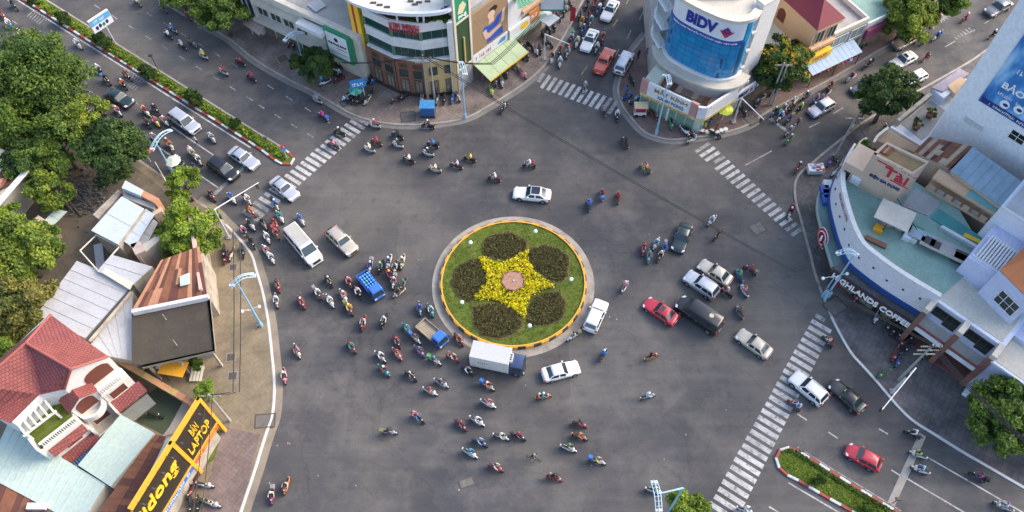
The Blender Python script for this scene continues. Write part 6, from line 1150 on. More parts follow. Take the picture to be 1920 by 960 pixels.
oa = thing('orange_awning', G(325, 690), 'small orange awning beneath the dark flat roof', 'awning'); deck_box(325, 690, 2.2, 1.4, .9, .12, S_ORANGE, 'sheet', None, None, 10, oa); deck_box(305, 685, 2.2, .6, .5, .1, W_CREAM, 'side_sheet', None, None, 10, oa); x, y = G(325, 690, 2.2); MB().tube((x - 1, y - .6, 0.1), (x - 1, y - .6, 2.2), .05, .05, 6).build('post', FRD, oa); MB().tube((x + 1, y - .6, 0.1), (x + 1, y - .6, 2.2), .05, .05, 6).build('post', FRD, oa)
# ================================================================ vehicles (local frame: x forward, y left, z up)
def car_paint(name, c, metal=0.0, rough=0.28):
    if name in MATS: return MATS[name]
    m, t, b = nodes(name)
    g = ramp(t, noise(t, 2.0, 5, 0.6), [(0.3, tuple(v * 0.9 for v in c)), (0.7, tuple(min(1, v * 1.04) for v in c))])
    t.links.new(g, b.inputs['Base Color']); b.inputs['Roughness'].default_value = rough; b.inputs['Metallic'].default_value = metal
    b.inputs['Coat Weight'].default_value = 0.6; b.inputs['Coat Roughness'].default_value = 0.12
    MATS[name] = m; return m
PAINT0 = car_paint('car_paint_proto', (0.5, 0.5, 0.5))
CP = {'white': car_paint('car_paint_white', (0.70, 0.70, 0.69)), 'silver': car_paint('car_paint_silver', (0.50, 0.51, 0.54), 0.45, 0.35), 'black': car_paint('car_paint_black', (0.012, 0.012, 0.014)),
      'red': car_paint('car_paint_red', (0.45, 0.018, 0.035)), 'beige': car_paint('car_paint_beige', (0.50, 0.44, 0.35), 0.35, 0.35), 'dark green': car_paint('car_paint_green', (0.018, 0.035, 0.036), 0.2), 'gold': car_paint('car_paint_gold', (0.40, 0.33, 0.235), 0.4, 0.35),
      'orange red': car_paint('car_paint_orange', (0.55, 0.07, 0.03)), 'dark grey': car_paint('car_paint_grey', (0.075, 0.085, 0.105), 0.3), 'blue': car_paint('car_paint_blue', (0.04, 0.15, 0.52)), 'navy': car_paint('car_paint_navy', (0.035, 0.06, 0.14))}
M_GLASS = flat('car_glass', (0.022, 0.036, 0.040), 0.10, spec=0.8); M_TYRE = flat('tyre_rubber', (0.014, 0.014, 0.014), 0.85); M_RIM = flat('rim_alloy', (0.42, 0.42, 0.43), 0.35, 0.8)
M_HL = flat('headlight_lens', (0.62, 0.63, 0.65), 0.12); M_TL = flat('tail_light_lens', (0.35, 0.012, 0.012), 0.2); M_TRIM = flat('black_trim', (0.02, 0.02, 0.022), 0.55); M_PLATE = flat('number_plate', (0.7, 0.7, 0.68), 0.5); M_GRILLE = flat('grille_dark', (0.05, 0.05, 0.055), 0.35, 0.4)
def loft(sections, closed_ends=True):
    n = len(sections[0]); vs = [p for s_ in sections for p in s_]; fs = []
    for i in range(len(sections) - 1):
        for j in range(n - 1): fs.append((i * n + j, (i + 1) * n + j, (i + 1) * n + j + 1, i * n + j + 1))
    if closed_ends: fs.append(tuple(range(n))); fs.append(tuple(range(len(vs) - 1, len(vs) - n - 1, -1)))
    return vs, fs
def wheel_mesh(mb, x, y, r, wd, side):
    mb.tube((x, y - wd / 2, r), (x, y + wd / 2, r), r, r, 14)
def local_part(name, vs, fs, m, parent, smooth=False):
    return mk(name, vs, fs, m, parent, smooth)
def autosmooth(o, ang=40):
    bm = bmesh.new(); bm.from_mesh(o.data); bmesh.ops.recalc_face_normals(bm, faces=bm.faces)
    for f in bm.faces: f.smooth = True
    for e in bm.edges:
        e.smooth = not (len(e.link_faces) == 2 and e.calc_face_angle(0) > R(ang))
    bm.to_mesh(o.data); bm.free()
def rounded(o):
    bm = bmesh.new(); bm.from_mesh(o.data); bmesh.ops.recalc_face_normals(bm, faces=bm.faces); bm.to_mesh(o.data); bm.free()
    sb = o.modifiers.new('s', 'SUBSURF'); sb.levels = 2; dg = bpy.context.evaluated_depsgraph_get(); dg.update()
    me = bpy.data.meshes.new_from_object(o.evaluated_get(dg)); o.modifiers.clear(); o.data = me
    me.polygons.foreach_set('use_smooth', [True] * len(me.polygons))
    for v in me.vertices: v.co.y *= 1.015
def soften(o):
    bm = bmesh.new(); bm.from_mesh(o.data); bmesh.ops.recalc_face_normals(bm, faces=bm.faces)
    ed = [e for e in bm.edges if len(e.link_faces) == 2 and e.calc_face_angle(0) > R(35)]
    bmesh.ops.bevel(bm, geom=ed, offset=.05, segments=2, affect='EDGES', profile=.5); bm.to_mesh(o.data); bm.free()
def lerp3(a, b, t): return tuple(a[i] + (b[i] - a[i]) * t for i in range(3))
def pane(name, a, b, c_, d_, m, parent, ins=(0.06, 0.08), off=0.012):
    """a slightly proud pane inset in the quad a,b (bottom) c,d (top: above b, above a)"""
    P = lambda u, v: Vector(lerp3(lerp3(a, b, u), lerp3(d_, c_, u), v))
    q = [P(ins[0], ins[1]), P(1 - ins[0], ins[1]), P(1 - ins[0], 1 - ins[1]), P(ins[0], 1 - ins[1])]
    n = (q[1] - q[0]).cross(q[3] - q[0]).normalized()
    o = [p + n * off for p in q]; i = [p - n * 0.01 for p in q]
    return mk(name, [tuple(p) for p in i + o], [(4, 5, 6, 7), (0, 1, 5, 4), (1, 2, 6, 5), (2, 3, 7, 6), (3, 0, 4, 7)], m, parent)
def make_car(kind, roof_dark=False, sunroof=False, rails=False, plate_col=None):
    S = {'sedan': dict(L=4.55, W=1.78, H=1.46, hood=0.80, belt=0.92, cowl=0.72, rf=0.15, rr=-1.05, rb=-1.72, deck=0.98, rw=0.62),
         'hatch': dict(L=3.95, W=1.70, H=1.52, hood=0.86, belt=0.96, cowl=0.78, rf=0.25, rr=-1.35, rb=-1.82, deck=0.96, rw=0.62),
         'suv': dict(L=4.60, W=1.86, H=1.74, hood=1.02, belt=1.12, cowl=0.82, rf=0.28, rr=-1.75, rb=-2.18, deck=1.10, rw=0.68),
         'mpv': dict(L=4.60, W=1.80, H=1.74, hood=0.96, belt=1.06, cowl=1.10, rf=0.42, rr=-1.85, rb=-2.20, deck=1.06, rw=0.68),
         'van': dict(L=5.40, W=1.95, H=2.30, hood=1.15, belt=1.28, cowl=1.72, rf=1.05, rr=-2.52, rb=-2.62, deck=1.28, rw=0.80),
         'pickup': dict(L=5.25, W=1.86, H=1.78, hood=1.08, belt=1.14, cowl=0.95, rf=0.42, rr=-0.62, rb=-0.85, deck=1.12, rw=0.68)}[kind]
    L, W, H = S['L'], S['W'] / 2, S['H']; f, r = L / 2, -L / 2
    root = thing('car', (0, 0, 0), 'x', 'car')
    # lower body: cross-sections from nose to tail
    hd, bl, ck = S['hood'], S['belt'], S['deck']
    z0 = 0.24 if kind not in ('suv', 'pickup', 'van') else 0.30
    st = [(f, .70, .42, .56), (f - .07, .86, .34, hd - .16), (f - .28, .95, z0, hd - .07), (f - .7, .985, z0, hd), (S['cowl'] + .25, 1.0, z0, hd + .03), (S['cowl'], 1.0, z0, bl),
          (0.0, 1.0, z0, bl + .01), (S['rb'] + .55, 1.0, z0, bl + .01), (S['rb'] + .05, .995, z0, max(bl, ck)), (S['rb'] - .2 if S['rb'] - .2 > r + .3 else r + .22, .975, z0, ck), (r + .12, .93, z0 + .03, ck - .05), (r + .02, .84, .38, ck - .18), (r, .74, .46, ck - .30)]
    xs = sorted(set(s_[0] for s_ in st), reverse=True); st = [next(q for q in st if q[0] == x) for x in xs]
    secs = []
    for x, ww, zb, zt in st:
        w_ = W * ww; m_ = zb + (zt - zb) * 0.55
        half = [(w_ * .90, zb), (w_ * .985, zb + (m_ - zb) * .45), (w_, m_), (w_ * .975, zt - .10), (w_ * .90, zt - .025), (w_ * .62, zt + .015), (0, zt + .03)]
        secs.append([(x, y, z) for y, z in half] + [(x, -y, z) for y, z in half[-2::-1]])
    vs, fs = loft(secs)
    body = mk('body', vs, fs, PAINT0, root); rounded(body)
    mb = MB(); mb.box(r + .1, f - .1, -W * .88, W * .88, z0 - .04, z0 + .06); mb.build('underbody', M_TRIM, root)
    # cabin
    zb = bl - .02; wb, wr = W * .93, W * (.76 if kind != 'van' else .84)
    bf, br, tf, tr = S['cowl'] + .02, S['rb'], S['rf'], S['rr']
    if kind == 'van': wb = W * .97
    a = (bf, wb, zb); b = (bf, -wb, zb); c_ = (tf, -wr, H - .06); d_ = (tf, wr, H - .06)
    e = (br, wb, zb); g = (br, -wb, zb); h = (tr, -wr, H - .07); i_ = (tr, wr, H - .07)
    vs = [a, b, c_, d_, e, g, h, i_]
    # crowned roof: ring inset and raised
    tx = (tf + tr) / 2
    def ins(p, k): return (tx + (p[0] - tx) * k, p[1] * (k - .03), H - .015)
    vs += [ins(c_, .92), ins(d_, .92), ins(h, .93), ins(i_, .93)]; vs += [(tf - .25, 0, H + .012), (tr + .25, 0, H + .01)]
    fs = [(0, 1, 2, 3), (5, 4, 7, 6), (4, 0, 3, 7), (1, 5, 6, 2), (3, 2, 8, 9), (2, 6, 10, 8), (6, 7, 11, 10), (7, 3, 9, 11), (9, 8, 12), (8, 10, 13, 12), (10, 11, 13), (11, 9, 12, 13)]
    cab = mk('cabin', vs, fs, PAINT0, root); soften(cab); autosmooth(cab, 38)
    def pane_out(name, p, q, s_, t_, ins_, m=M_GLASS):
        n = (Vector(q) - Vector(p)).cross(Vector(t_) - Vector(p)); ctr = (Vector(p) + Vector(q) + Vector(s_) + Vector(t_)) / 4 - Vector((tx, 0, (zb + H) / 2))
        if n.dot(ctr) > 0: return pane(name, p, q, s_, t_, m, root, ins_, .016)
        return pane(name, q, p, t_, s_, m, root, ins_, .016)
    pane_out('windscreen', a, b, c_, d_, (.05, .07))
    pane_out('rear_window', e, g, h, i_, (.08, .14))
    for sgn in (1, -1):
        A = (bf, sgn * wb, zb); B = (br, sgn * wb, zb); C_ = (tr, sgn * wr, H - .07); D_ = (tf, sgn * wr, H - .06)
        k = .47 if kind not in ('suv', 'mpv', 'van') else .40
        M1 = lerp3(A, B, k); M2 = lerp3(D_, C_, k)
        pane_out('side_window', A, M1, M2, D_, (.09, .12))
        if kind in ('suv', 'mpv', 'van'):
            M3 = lerp3(A, B, .74); M4 = lerp3(D_, C_, .74)
            pane_out('side_window', M1, M3, M4, M2, (.05, .12)); pane_out('side_window', M3, B, C_, M4, (.08, .14))
        else: pane_out('side_window', M1, B, C_, M2, (.09, .12))
        # lamps, mirrors
        mb = MB(); mb.hexa([(f - .30, sgn * W * .62, hd - .24), (f - .05, sgn * W * .55, hd - .26), (f - .22, sgn * W * .94, hd - .22), (f - .42, sgn * W * .93, hd - .2),
                            (f - .36, sgn * W * .62, hd - .03), (f - .09, sgn * W * .55, hd - .13), (f - .25, sgn * W * .955, hd - .09), (f - .50, sgn * W * .95, hd - .04)]); o = mb.build('headlight', M_HL, root); autosmooth(o)
        tz = ck - .08 if kind in ('sedan', 'pickup') else ck + .12
        mb = MB(); mb.box(r - .004, r + .22, sgn * W * .84 - .12, sgn * W * .84 + .12, tz - .30, tz - .06); mb.build('tail_light', M_TL, root)
        mb = MB(); mb.box(bf - .42, bf - .24, sgn * (W + .03) - .09, sgn * (W + .03) + .09, zb + .06, zb + .20); mb.build('mirror', PAINT0, root)
        if rails:
            mb = MB(); mb.box(tr + .2, tf - .2, sgn * wr * .92 - .025, sgn * wr * .92 + .025, H + .03, H + .07)
            for x_ in (tr + .25, tx, tf - .28): mb.box(x_, x_ + .06, sgn * wr * .92 - .02, sgn * wr * .92 + .02, H - .06, H + .031)
            mb.build('roof_rail', M_RIM, root)
        for x_ in (f - .86 if kind != 'van' else f - .95, r + .92 if kind != 'pickup' else r + 1.1):
            rad = .32 if kind in ('sedan', 'hatch') else .36
            mb = MB(); mb.tube((x_, sgn * (W - .13), rad + .05), (x_, sgn * (W + .004), rad + .05), rad + .07, rad + .06, 16); mb.build('wheel_arch', M_TRIM, root)
            mb = MB(); mb.tube((x_, sgn * (W - .20), rad), (x_, sgn * (W + .02), rad), rad, rad, 16); wl = mb.build('wheel', M_TYRE, root); autosmooth(wl)
            mb = MB(); mb.tube((x_, sgn * (W + .0), rad), (x_, sgn * (W + .03), rad), rad * .66, rad * .60, 12); mb.build('rim', M_RIM, wl)
    mb = MB(); mb.box(f - .075, f + .006, -W * .5, W * .5, .52, hd - .22); mb.build('grille', M_GRILLE, root)
    mb = MB(); mb.box(f - .05, f + .014, -W * .82, W * .82, .30, .40); mb.build('bumper', M_TRIM if kind in ('suv', 'pickup') else PAINT0, root)
    mb = MB(); mb.box(r - .012, r + .05, -W * .80, W * .80, .34, .46); mb.build('bumper', M_TRIM if kind in ('suv', 'pickup') else PAINT0, root)
    mb = MB(); mb.box(r - .022, r + .02, -.24, .24, .60, .72); mb.build('number_plate', M_PLATE, root)
    if sunroof:
        mb = MB(); mb.box(tx + .02, tf - .12, -wr * .55, wr * .55, H - .02, H + .022); mb.build('sunroof', M_GLASS, root)
    if roof_dark:
        mb = MB(); mb.hexa([(tr + .08, -wr * .86, H - .03), (tf - .06, -wr * .86, H - .03), (tf - .06, wr * .86, H - .03), (tr + .08, wr * .86, H - .03), (tr + .12, -wr * .8, H + .018), (tf - .12, -wr * .8, H + .02), (tf - .12, wr * .8, H + .02), (tr + .12, wr * .8, H + .018)])
        mb.build('roof_panel', flat('dark_roof', (0.02, 0.028, 0.045), 0.15), root)
    if kind == 'pickup':
        x0_, x1_ = r + .12, S['rb'] - .06
        mb = MB(); mb.box(x0_, x1_, -W * .80, W * .80, ck - .02, ck + .06); mb.build('bed_cover', PAINT0, root)
    if kind == 'suv' and rails:
        mb = MB(); mb.box(r - .10, r + .05, -.3, .3, .8, 1.0); mb.build('tailgate_trim', M_TRIM, root)
    for sgn in (1, -1):
        for x_ in (bf - .25, (bf + br) / 2 - .02): MB().box(x_ - .012, x_ + .012, sgn * (W + .001) - .006, sgn * (W + .001) + .006, z0 + .12, bl - .12).build('door_seam', M_TRIM, root)
        for x_ in (bf - 1.0, bf - 1.95): MB().box(x_ - .09, x_ + .09, sgn * W - .02, sgn * W + .02, bl - .2, bl - .165).build('door_handle', M_RIM, root)
    return root, L
PROTO = {}
def place_vehicle(proto, L, fr, rr, label, cat, name, sub=None, z=0.55, fit=True, group='vehicles crossing the junction'):
    A, B = Vector(G(*rr, z)), Vector(G(*fr, z)); d = B - A
    o = copy_tree(proto, None, sub); o.name = name
    o.location = (*((A + B) / 2)[:], 0); o.rotation_euler = (0, 0, math.atan2(d.y, d.x))
    k = min(1.07, max(0.94, d.length / L)) if fit else 1
    o.scale = (k, (1 + k) / 2, (1 + k) / 2)
    tag(o, label, cat, group); VEH.append((label, o.location.copy(), math.atan2(d.y, d.x))); return o
VEH = []
CARS = [  # kind, colour, front px, rear px, options, label, name
 ('sedan', 'dark green', (246, 196), (203, 173), {}, 'dark green sedan driving beside the large tree, upper left', 'car'),
 ('mpv', 'silver', (370, 246), (323, 213), {}, 'silver people carrier beside the long median', 'car'),
 ('sedan', 'silver', (481, 312), (434, 282), {}, 'silver sedan waiting beside the tip of the long median', 'car'),
 ('mpv', 'black', (443, 334), (396, 303), {}, 'black minivan on the stop line left of the silver sedan', 'minivan'),
 ('sedan', 'silver', (555, 371), (512, 337), {}, 'pale silver sedan driving over the upper left zebra crossing', 'car'),
 ('van', 'white', (596, 494), (545, 434), {}, 'white minibus with a long grey roof left of the junction', 'van'),
 ('suv', 'beige', (664, 475), (620, 432), {'rails': True}, 'beige off-roader with roof rails right of the white minibus', 'car'),
 ('sedan', 'white', (962, 361), (1033, 368), {'roof_dark': True}, 'white sedan with a black roof above the roundabout', 'car'),
 ('sedan', 'white', (1086, 687), (1017, 705), {}, 'white sedan right of the box truck below the roundabout', 'car'),
 ('suv', 'white', (1129, 566), (1105, 620), {}, 'white hatchback car hugging the right edge of the roundabout', 'car'),
 ('sedan', 'red', (1210, 565), (1267, 603), {'sunroof': True}, 'red sedan left of the long black van', 'car'),
 ('van', 'black', (1270, 566), (1349, 620), {}, 'long black van beside the red sedan', 'van'),
 ('suv', 'silver', (1285, 515), (1344, 555), {'rails': True}, 'silver off-roader between the black van and the beige sedan', 'car'),
 ('sedan', 'beige', (1312, 493), (1369, 530), {}, 'beige sedan topmost of the cars right of the roundabout', 'car'),
 ('sedan', 'beige', (1384, 624), (1443, 666), {}, 'beige sedan alone right of the long black van', 'car'),
 ('sedan', 'dark green', (1270, 470), (1287, 423), {}, 'blackish green sedan facing down right of the roundabout', 'car'),
 ('sedan', 'white', (1134, 37), (1153, 3), {'sunroof': True}, 'white car at the top edge in the street beside the bank', 'car'),
 ('sedan', 'white', (1097, 93), (1114, 59), {'sunroof': True}, 'white car left of the orange red pickup', 'car'),
 ('pickup', 'orange red', (1145, 94), (1121, 138), {}, 'orange red pickup truck in the street beside the bank', 'pickup'),
 ('suv', 'silver', (1180, 99), (1159, 139), {'rails': True}, 'silver off-roader right of the orange red pickup', 'car'),
 ('sedan', 'dark grey', (1851, 26), (1892, 4), {}, 'dark grey car in the top right corner of the street', 'car'),
 ('sedan', 'gold', (1678, 87), (1717, 66), {}, 'gold sedan parked at the kerb of the upper right street', 'car'),
 ('sedan', 'white', (1672, 124), (1714, 103), {'sunroof': True}, 'white car with a sunroof above the roadside tree', 'car'),
 ('hatch', 'white', (1699, 155), (1732, 139), {}, 'white car mostly hidden behind the roadside tree', 'car'),
 ('sedan', 'dark grey', (1600, 173), (1640, 151), {}, 'dark grey car left of the roadside tree', 'car'),
 ('hatch', 'silver', (1520, 214), (1561, 191), {}, 'pale silver hatchback coming down the upper right street', 'car'),
 ('suv', 'white', (1484, 703), (1546, 755), {'rails': True}, 'white off-roader on the lower right zebra crossing', 'car'),
 ('sedan', 'black', (1560, 718), (1616, 769), {}, 'black taxi behind the white off-roader at the lower right', 'taxi'),
 ('hatch', 'red', (1590, 843), (1647, 873), {}, 'red hatchback beside the rounded median', 'car')]
for kind, colr, fr, rr, opt, lab, nm in CARS:
    key = (kind, tuple(sorted(opt)))
    if key not in PROTO: PROTO[key] = make_car(kind, **opt)
    place_vehicle(PROTO[key][0], PROTO[key][1], fr, rr, lab, nm if nm in ('van', 'taxi', 'minivan') else ('pickup truck' if nm == 'pickup' else 'car'), {'pickup': 'pickup_truck', 'van': 'van', 'taxi': 'taxi', 'minivan': 'minivan'}.get(nm, 'car'), {PAINT0: CP[colr]})
for p, _ in PROTO.values(): drop_tree(p)
# roof disc of the black van and lime windscreen card of the taxi
def on_vehicle(o, name, vs, fs, m):
    me = bpy.data.meshes.new(name); me.from_pydata(vs, [], fs); me.materials.append(m)
    q = bpy.data.objects.new(name, me); col.objects.link(q); q.parent = o; return q
bv = next(o for o in col.objects if o.get('label') == 'long black van beside the red sedan')
d = MB().tube((-1.3, 0, 2.30), (-1.3, 0, 2.345), .26, .24, 16); on_vehicle(bv, 'roof_vent', d.v, d.f, flat('cream_vent', (0.62, 0.52, 0.36), 0.5))
wv_ = next(o for o in col.objects if o.get('label', '').startswith('white minibus'))
d = MB().box(-2.35, .8, -.72, .72, 2.30, 2.322); on_vehicle(wv_, 'roof_panel', d.v, d.f, mat('minibus_roof', (0.40, 0.39, 0.35), 0.6, 0.4, 1.0))
tx_ = next(o for o in col.objects if o.get('label', '').startswith('black taxi'))
d = MB().hexa([(.50, -.30, 1.18), (.62, -.30, 1.09), (.62, .02, 1.09), (.50, .02, 1.18), (.51, -.30, 1.20), (.63, -.30, 1.11), (.63, .02, 1.11), (.51, .02, 1.20)]); on_vehicle(tx_, 'taxi_card', d.v, d.f, flat('taxi_card_lime', (0.30, 0.62, 0.06), 0.5))
# ---------------------------------------------------------------- small trucks
def truck(L, W, cabL, cabH, paint_cab, lab, fr, rr, bed, chassis_z=0.62):
    root = thing('truck', (0, 0, 0), 'x', 'truck'); f, r = L / 2, -L / 2; w_ = W / 2
    MB().box(r + .05, f - .2, -w_ * .45, w_ * .45, .38, chassis_z - .03).build('chassis', M_TRIM, root)
    c0 = f - cabL; z0 = .36; zb = cabH * .56
    secs = [[(x, y, z) for x, y, z in ((x_, w_ * k * .96, z0), (x_, w_ * k, zb), (x2, w_ * k * .9, cabH - .1), (x2, w_ * k * .72, cabH), (x2, -w_ * k * .72, cabH), (x2, -w_ * k * .9, cabH - .1), (x_, -w_ * k, zb), (x_, -w_ * k * .96, z0))] for x_, x2, k in ((f, f - .26, .95), (f - .1, f - .34, 1.0), (c0 + .04, c0 + .04, 1.0), (c0, c0 + .02, .97))]
    vs, fs = loft(secs); cb = mk('cab', vs, fs, paint_cab, root); autosmooth(cb, 35)
    n0 = Vector((cabH - zb, 0, .26)).normalized()
    def ws(u, v, o): return tuple(Vector((f - .26 * v, u, zb + (cabH - .1 - zb) * v)) + n0 * o)
    q = [ws(-w_ * .84, .06, .012), ws(w_ * .84, .06, .012), ws(w_ * .78, .92, .012), ws(-w_ * .78, .92, .012)]; qi = [ws(-w_ * .84, .06, -.02), ws(w_ * .84, .06, -.02), ws(w_ * .78, .92, -.02), ws(-w_ * .78, .92, -.02)]
    mk('windscreen', q + qi, [(0, 1, 2, 3), (5, 4, 7, 6), (4, 5, 1, 0), (5, 6, 2, 1), (6, 7, 3, 2), (7, 4, 0, 3)], M_GLASS, root)
    for sgn in (1, -1):
        MB().hexa([(c0 + .28, sgn * w_ * .95, zb + .04), (f - .30, sgn * w_ * .95, zb + .04), (f - .30, sgn * (w_ + .008), zb + .04), (c0 + .28, sgn * (w_ + .008), zb + .04), (c0 + .28, sgn * w_ * .85, cabH - .17), (f - .42, sgn * w_ * .85, cabH - .17), (f - .42, sgn * (w_ * .915 + .012), cabH - .17), (c0 + .28, sgn * (w_ * .915 + .012), cabH - .17)]).build('side_window', M_GLASS, root)
        MB().box(f - .10, f + .012, sgn * w_ * .74 - .14, sgn * w_ * .74 + .14, .62, .80).build('headlight', M_HL, root)
        MB().box(f - .22, f - .12, sgn * (w_ + .1) - .08, sgn * (w_ + .1) + .08, zb + .05, zb + .32).build('mirror', M_TRIM, root)
        for x_ in (f - cabL * .55, r + L * .2):
            rad = .33 if L < 5 else .42
            wl = MB().tube((x_, sgn * (w_ - .24), rad), (x_, sgn * (w_ - .0), rad), rad, rad, 16).build('wheel', M_TYRE, root); autosmooth(wl)
            MB().tube((x_, sgn * (w_ - .02), rad), (x_, sgn * (w_ + .014), rad), rad * .55, rad * .5, 10).build('rim', M_RIM, wl)
    MB().box(f - .06, f + .03, -w_ * .92, w_ * .92, .36, .52).build('bumper', M_TRIM, root)
    bed(root, f, r, w_, c0, chassis_z)
    # the first build is the thing itself: place it
    A, B = Vector(G(*rr, .8)), Vector(G(*fr, .8)); d = B - A
    root.location = (*((A + B) / 2)[:], 0); root.rotation_euler = (0, 0, math.atan2(d.y, d.x)); tag(root, lab, 'truck', 'vehicles crossing the junction'); VEH.append((lab, root.location.copy(), math.atan2(d.y, d.x)))
    return root
def bed_box(root, f, r, w_, c0, z):
    M_BOXT = mat('truck_box_cream', (0.64, 0.61, 0.55), 0.55, 0.35, 1.2, dirtc=(0.4, 0.36, 0.3))
    x0, x1, w2 = r, c0 - .12, w_ + .05
    MB().box(x0, x1, -w2, w2, z, 2.95).build('cargo_box', M_BOXT, root)
    for x_ in np.linspace(x0 + .5, x1 - .5, 5):
        for s_ in (1, -1): MB().box(x_ - .02, x_ + .02, s_ * w2 - .012, s_ * w2 + .012, z + .08, 2.86).build('side_rib', flat('truck_rib', (0.5, 0.49, 0.46), 0.5), root)
    MB().box(x0 - .01, x1 + .01, -w2 - .014, w2 + .014, z - .04, z + .07).build('lower_rail', flat('truck_rail', (0.45, 0.45, 0.44), 0.5), root)
    MB().box(x0 - .01, x1 + .01, -w2 - .012, w2 + .012, 2.89, 2.962).build('upper_rail', flat('truck_rail', (0.45, 0.45, 0.44), 0.5), root)
    MB().box(x1 - 1.4, x1 - .8, -w2 - .025, -w2 + .01, z + .15, 2.7).build('side_door', M_BOXT, root)
    MB().box(x1 - .05, x1 + .3, -.5, .5, 2.25, 2.75).build('air_unit', flat('air_unit_grey', (0.5, 0.5, 0.48), 0.5), root)
    for k in (-.28, 0, .28): MB().tube((x1 + .10, k, 2.74), (x1 + .10, k, 2.79), .11, .10, 10).build('fan', M_TRIM, root)
    # the row of small black letters on the side
    for s_ in (-1,):
        for k in range(5): MB().box(x0 + .9 + k * .24, x0 + 1.02 + k * .24, s_ * w2 - .012, s_ * w2 + .01, 1.75, 1.92).build('letter', M_TRIM, root)
truck(6.0, 1.9, 1.55, 2.25, CP['navy'], 'white box truck with a dark blue cab below the roundabout', (988, 690), (882, 668), bed_box)
def bed_flat(root, f, r, w_, c0, z):
    wood = mat('bed_boards', (0.34, 0.28, 0.2), 0.85, 0.5, 2.0)
    for k in range(6):
        y0 = -w_ + .06 + k * (2 * w_ - .12) / 6; MB().box(r + .05, c0 - .14, y0, y0 + (2 * w_ - .12) / 6 - .015, z, z + .05).build('bed_board', wood, root)
    rim = mat('bed_side', (0.36, 0.31, 0.24), 0.6, 0.5, 1.5)
    for s_ in (1, -1): MB().box(r, c0 - .1, s_ * w_ - .03, s_ * w_ + .03, z - .02, z + .36).build('bed_side', rim, root)
    MB().box(r - .03, r + .03, -w_ + .03, w_ - .03, z - .02, z + .36).build('tailgate', rim, root)
    MB().box(c0 - .14, c0 - .09, -w_ + .03, w_ - .03, z - .02, z + .62).build('headboard', rim, root)
truck(3.9, 1.5, 1.3, 1.85, CP['blue'], 'small blue flatbed truck with an empty tan bed', (832, 643), (790, 607), bed_flat)
def bed_bottles(root, f, r, w_, c0, z):
    rim = CP['blue']
    MB().box(r + .03, c0 - .1, -w_ + .03, w_ - .03, z, z + .05).build('bed_floor', rim, root)
    for s_ in (1, -1): MB().box(r, c0 - .08, s_ * w_ - .03, s_ * w_ + .03, z - .02, z + .55).build('bed_side', rim, root)
    MB().box(r - .03, r + .03, -w_ + .03, w_ - .03, z - .02, z + .5).build('tailgate', rim, root)
water = truck(3.9, 1.5, 1.25, 1.85, CP['blue'], 'small blue truck stacked with blue water bottles', (712, 556), (679, 515), bed_bottles)
M_BOT = flat('water_bottle_blue', (0.04, 0.26, 0.62), 0.2, coat=0.4); M_BOT2 = flat('water_bottle_cap', (0.45, 0.62, 0.75), 0.4)
k = 0; WB = ('front', 'second', 'third', 'fourth', 'rearmost'); CB = ('left', 'middle left', 'middle right', 'right')
for i in range(5):
    for j in range(4):
        t = thing('water_bottle', (0, 0, 0), f'blue water bottle on the truck, {WB[i]} row, {CB[j]} place', 'bottle', 'blue water bottles on the truck')
        MB().tube((0, 0, 0), (0, 0, .36), .16, .16, 10).tube((0, 0, .36), (0, 0, .46), .16, .06, 10).build('vessel', M_BOT, t); MB().tube((0, 0, .455), (0, 0, .52), .055, .055, 8).build('cap', M_BOT2, t)
        lx, ly = .30 - i * .42, .50 - j * .335
        a = water.rotation_euler.z; t.location = (water.location.x + lx * math.cos(a) - ly * math.sin(a), water.location.y + lx * math.sin(a) + ly * math.cos(a), .92)
        t.rotation_euler = (0, 0, a)
# ================================================================ people
def skin_figure(name, joints, edges, mats_fn):
    """one continuous body grown over a skeleton; mats_fn picks the material slot of each face by place"""
    me = bpy.data.meshes.new(name); me.from_pydata([j[0] for j in joints], edges, [])
    o = bpy.data.objects.new(name, me); col.objects.link(o)
    sk_ = o.modifiers.new('s', 'SKIN'); sk_.use_smooth_shade = True
    for k, j in enumerate(joints):
        me.skin_vertices[0].data[k].radius = j[1] if isinstance(j[1], tuple) else (j[1], j[1])
    me.skin_vertices[0].data[0].use_root = True
    sb = o.modifiers.new('b', 'SUBSURF'); sb.levels = 1
    dg = bpy.context.evaluated_depsgraph_get(); dg.update()
    nm = bpy.data.meshes.new_from_object(o.evaluated_get(dg)); nm.name = name
    bpy.data.objects.remove(o)
    return nm
M_SHIRT0 = flat('shirt_proto', (0.5, 0.5, 0.5), 0.9); M_TROU0 = flat('trousers_proto', (0.05, 0.05, 0.07), 0.9); M_SKIN = flat('skin', (0.42, 0.24, 0.155), 0.6); M_SHOE = flat('shoes', (0.05, 0.04, 0.035), 0.7); M_HELM0 = flat('helmet_proto', (0.5, 0.5, 0.5), 0.3, coat=0.5); M_HAIR = flat('black_hair', (0.012, 0.01, 0.009), 0.6)
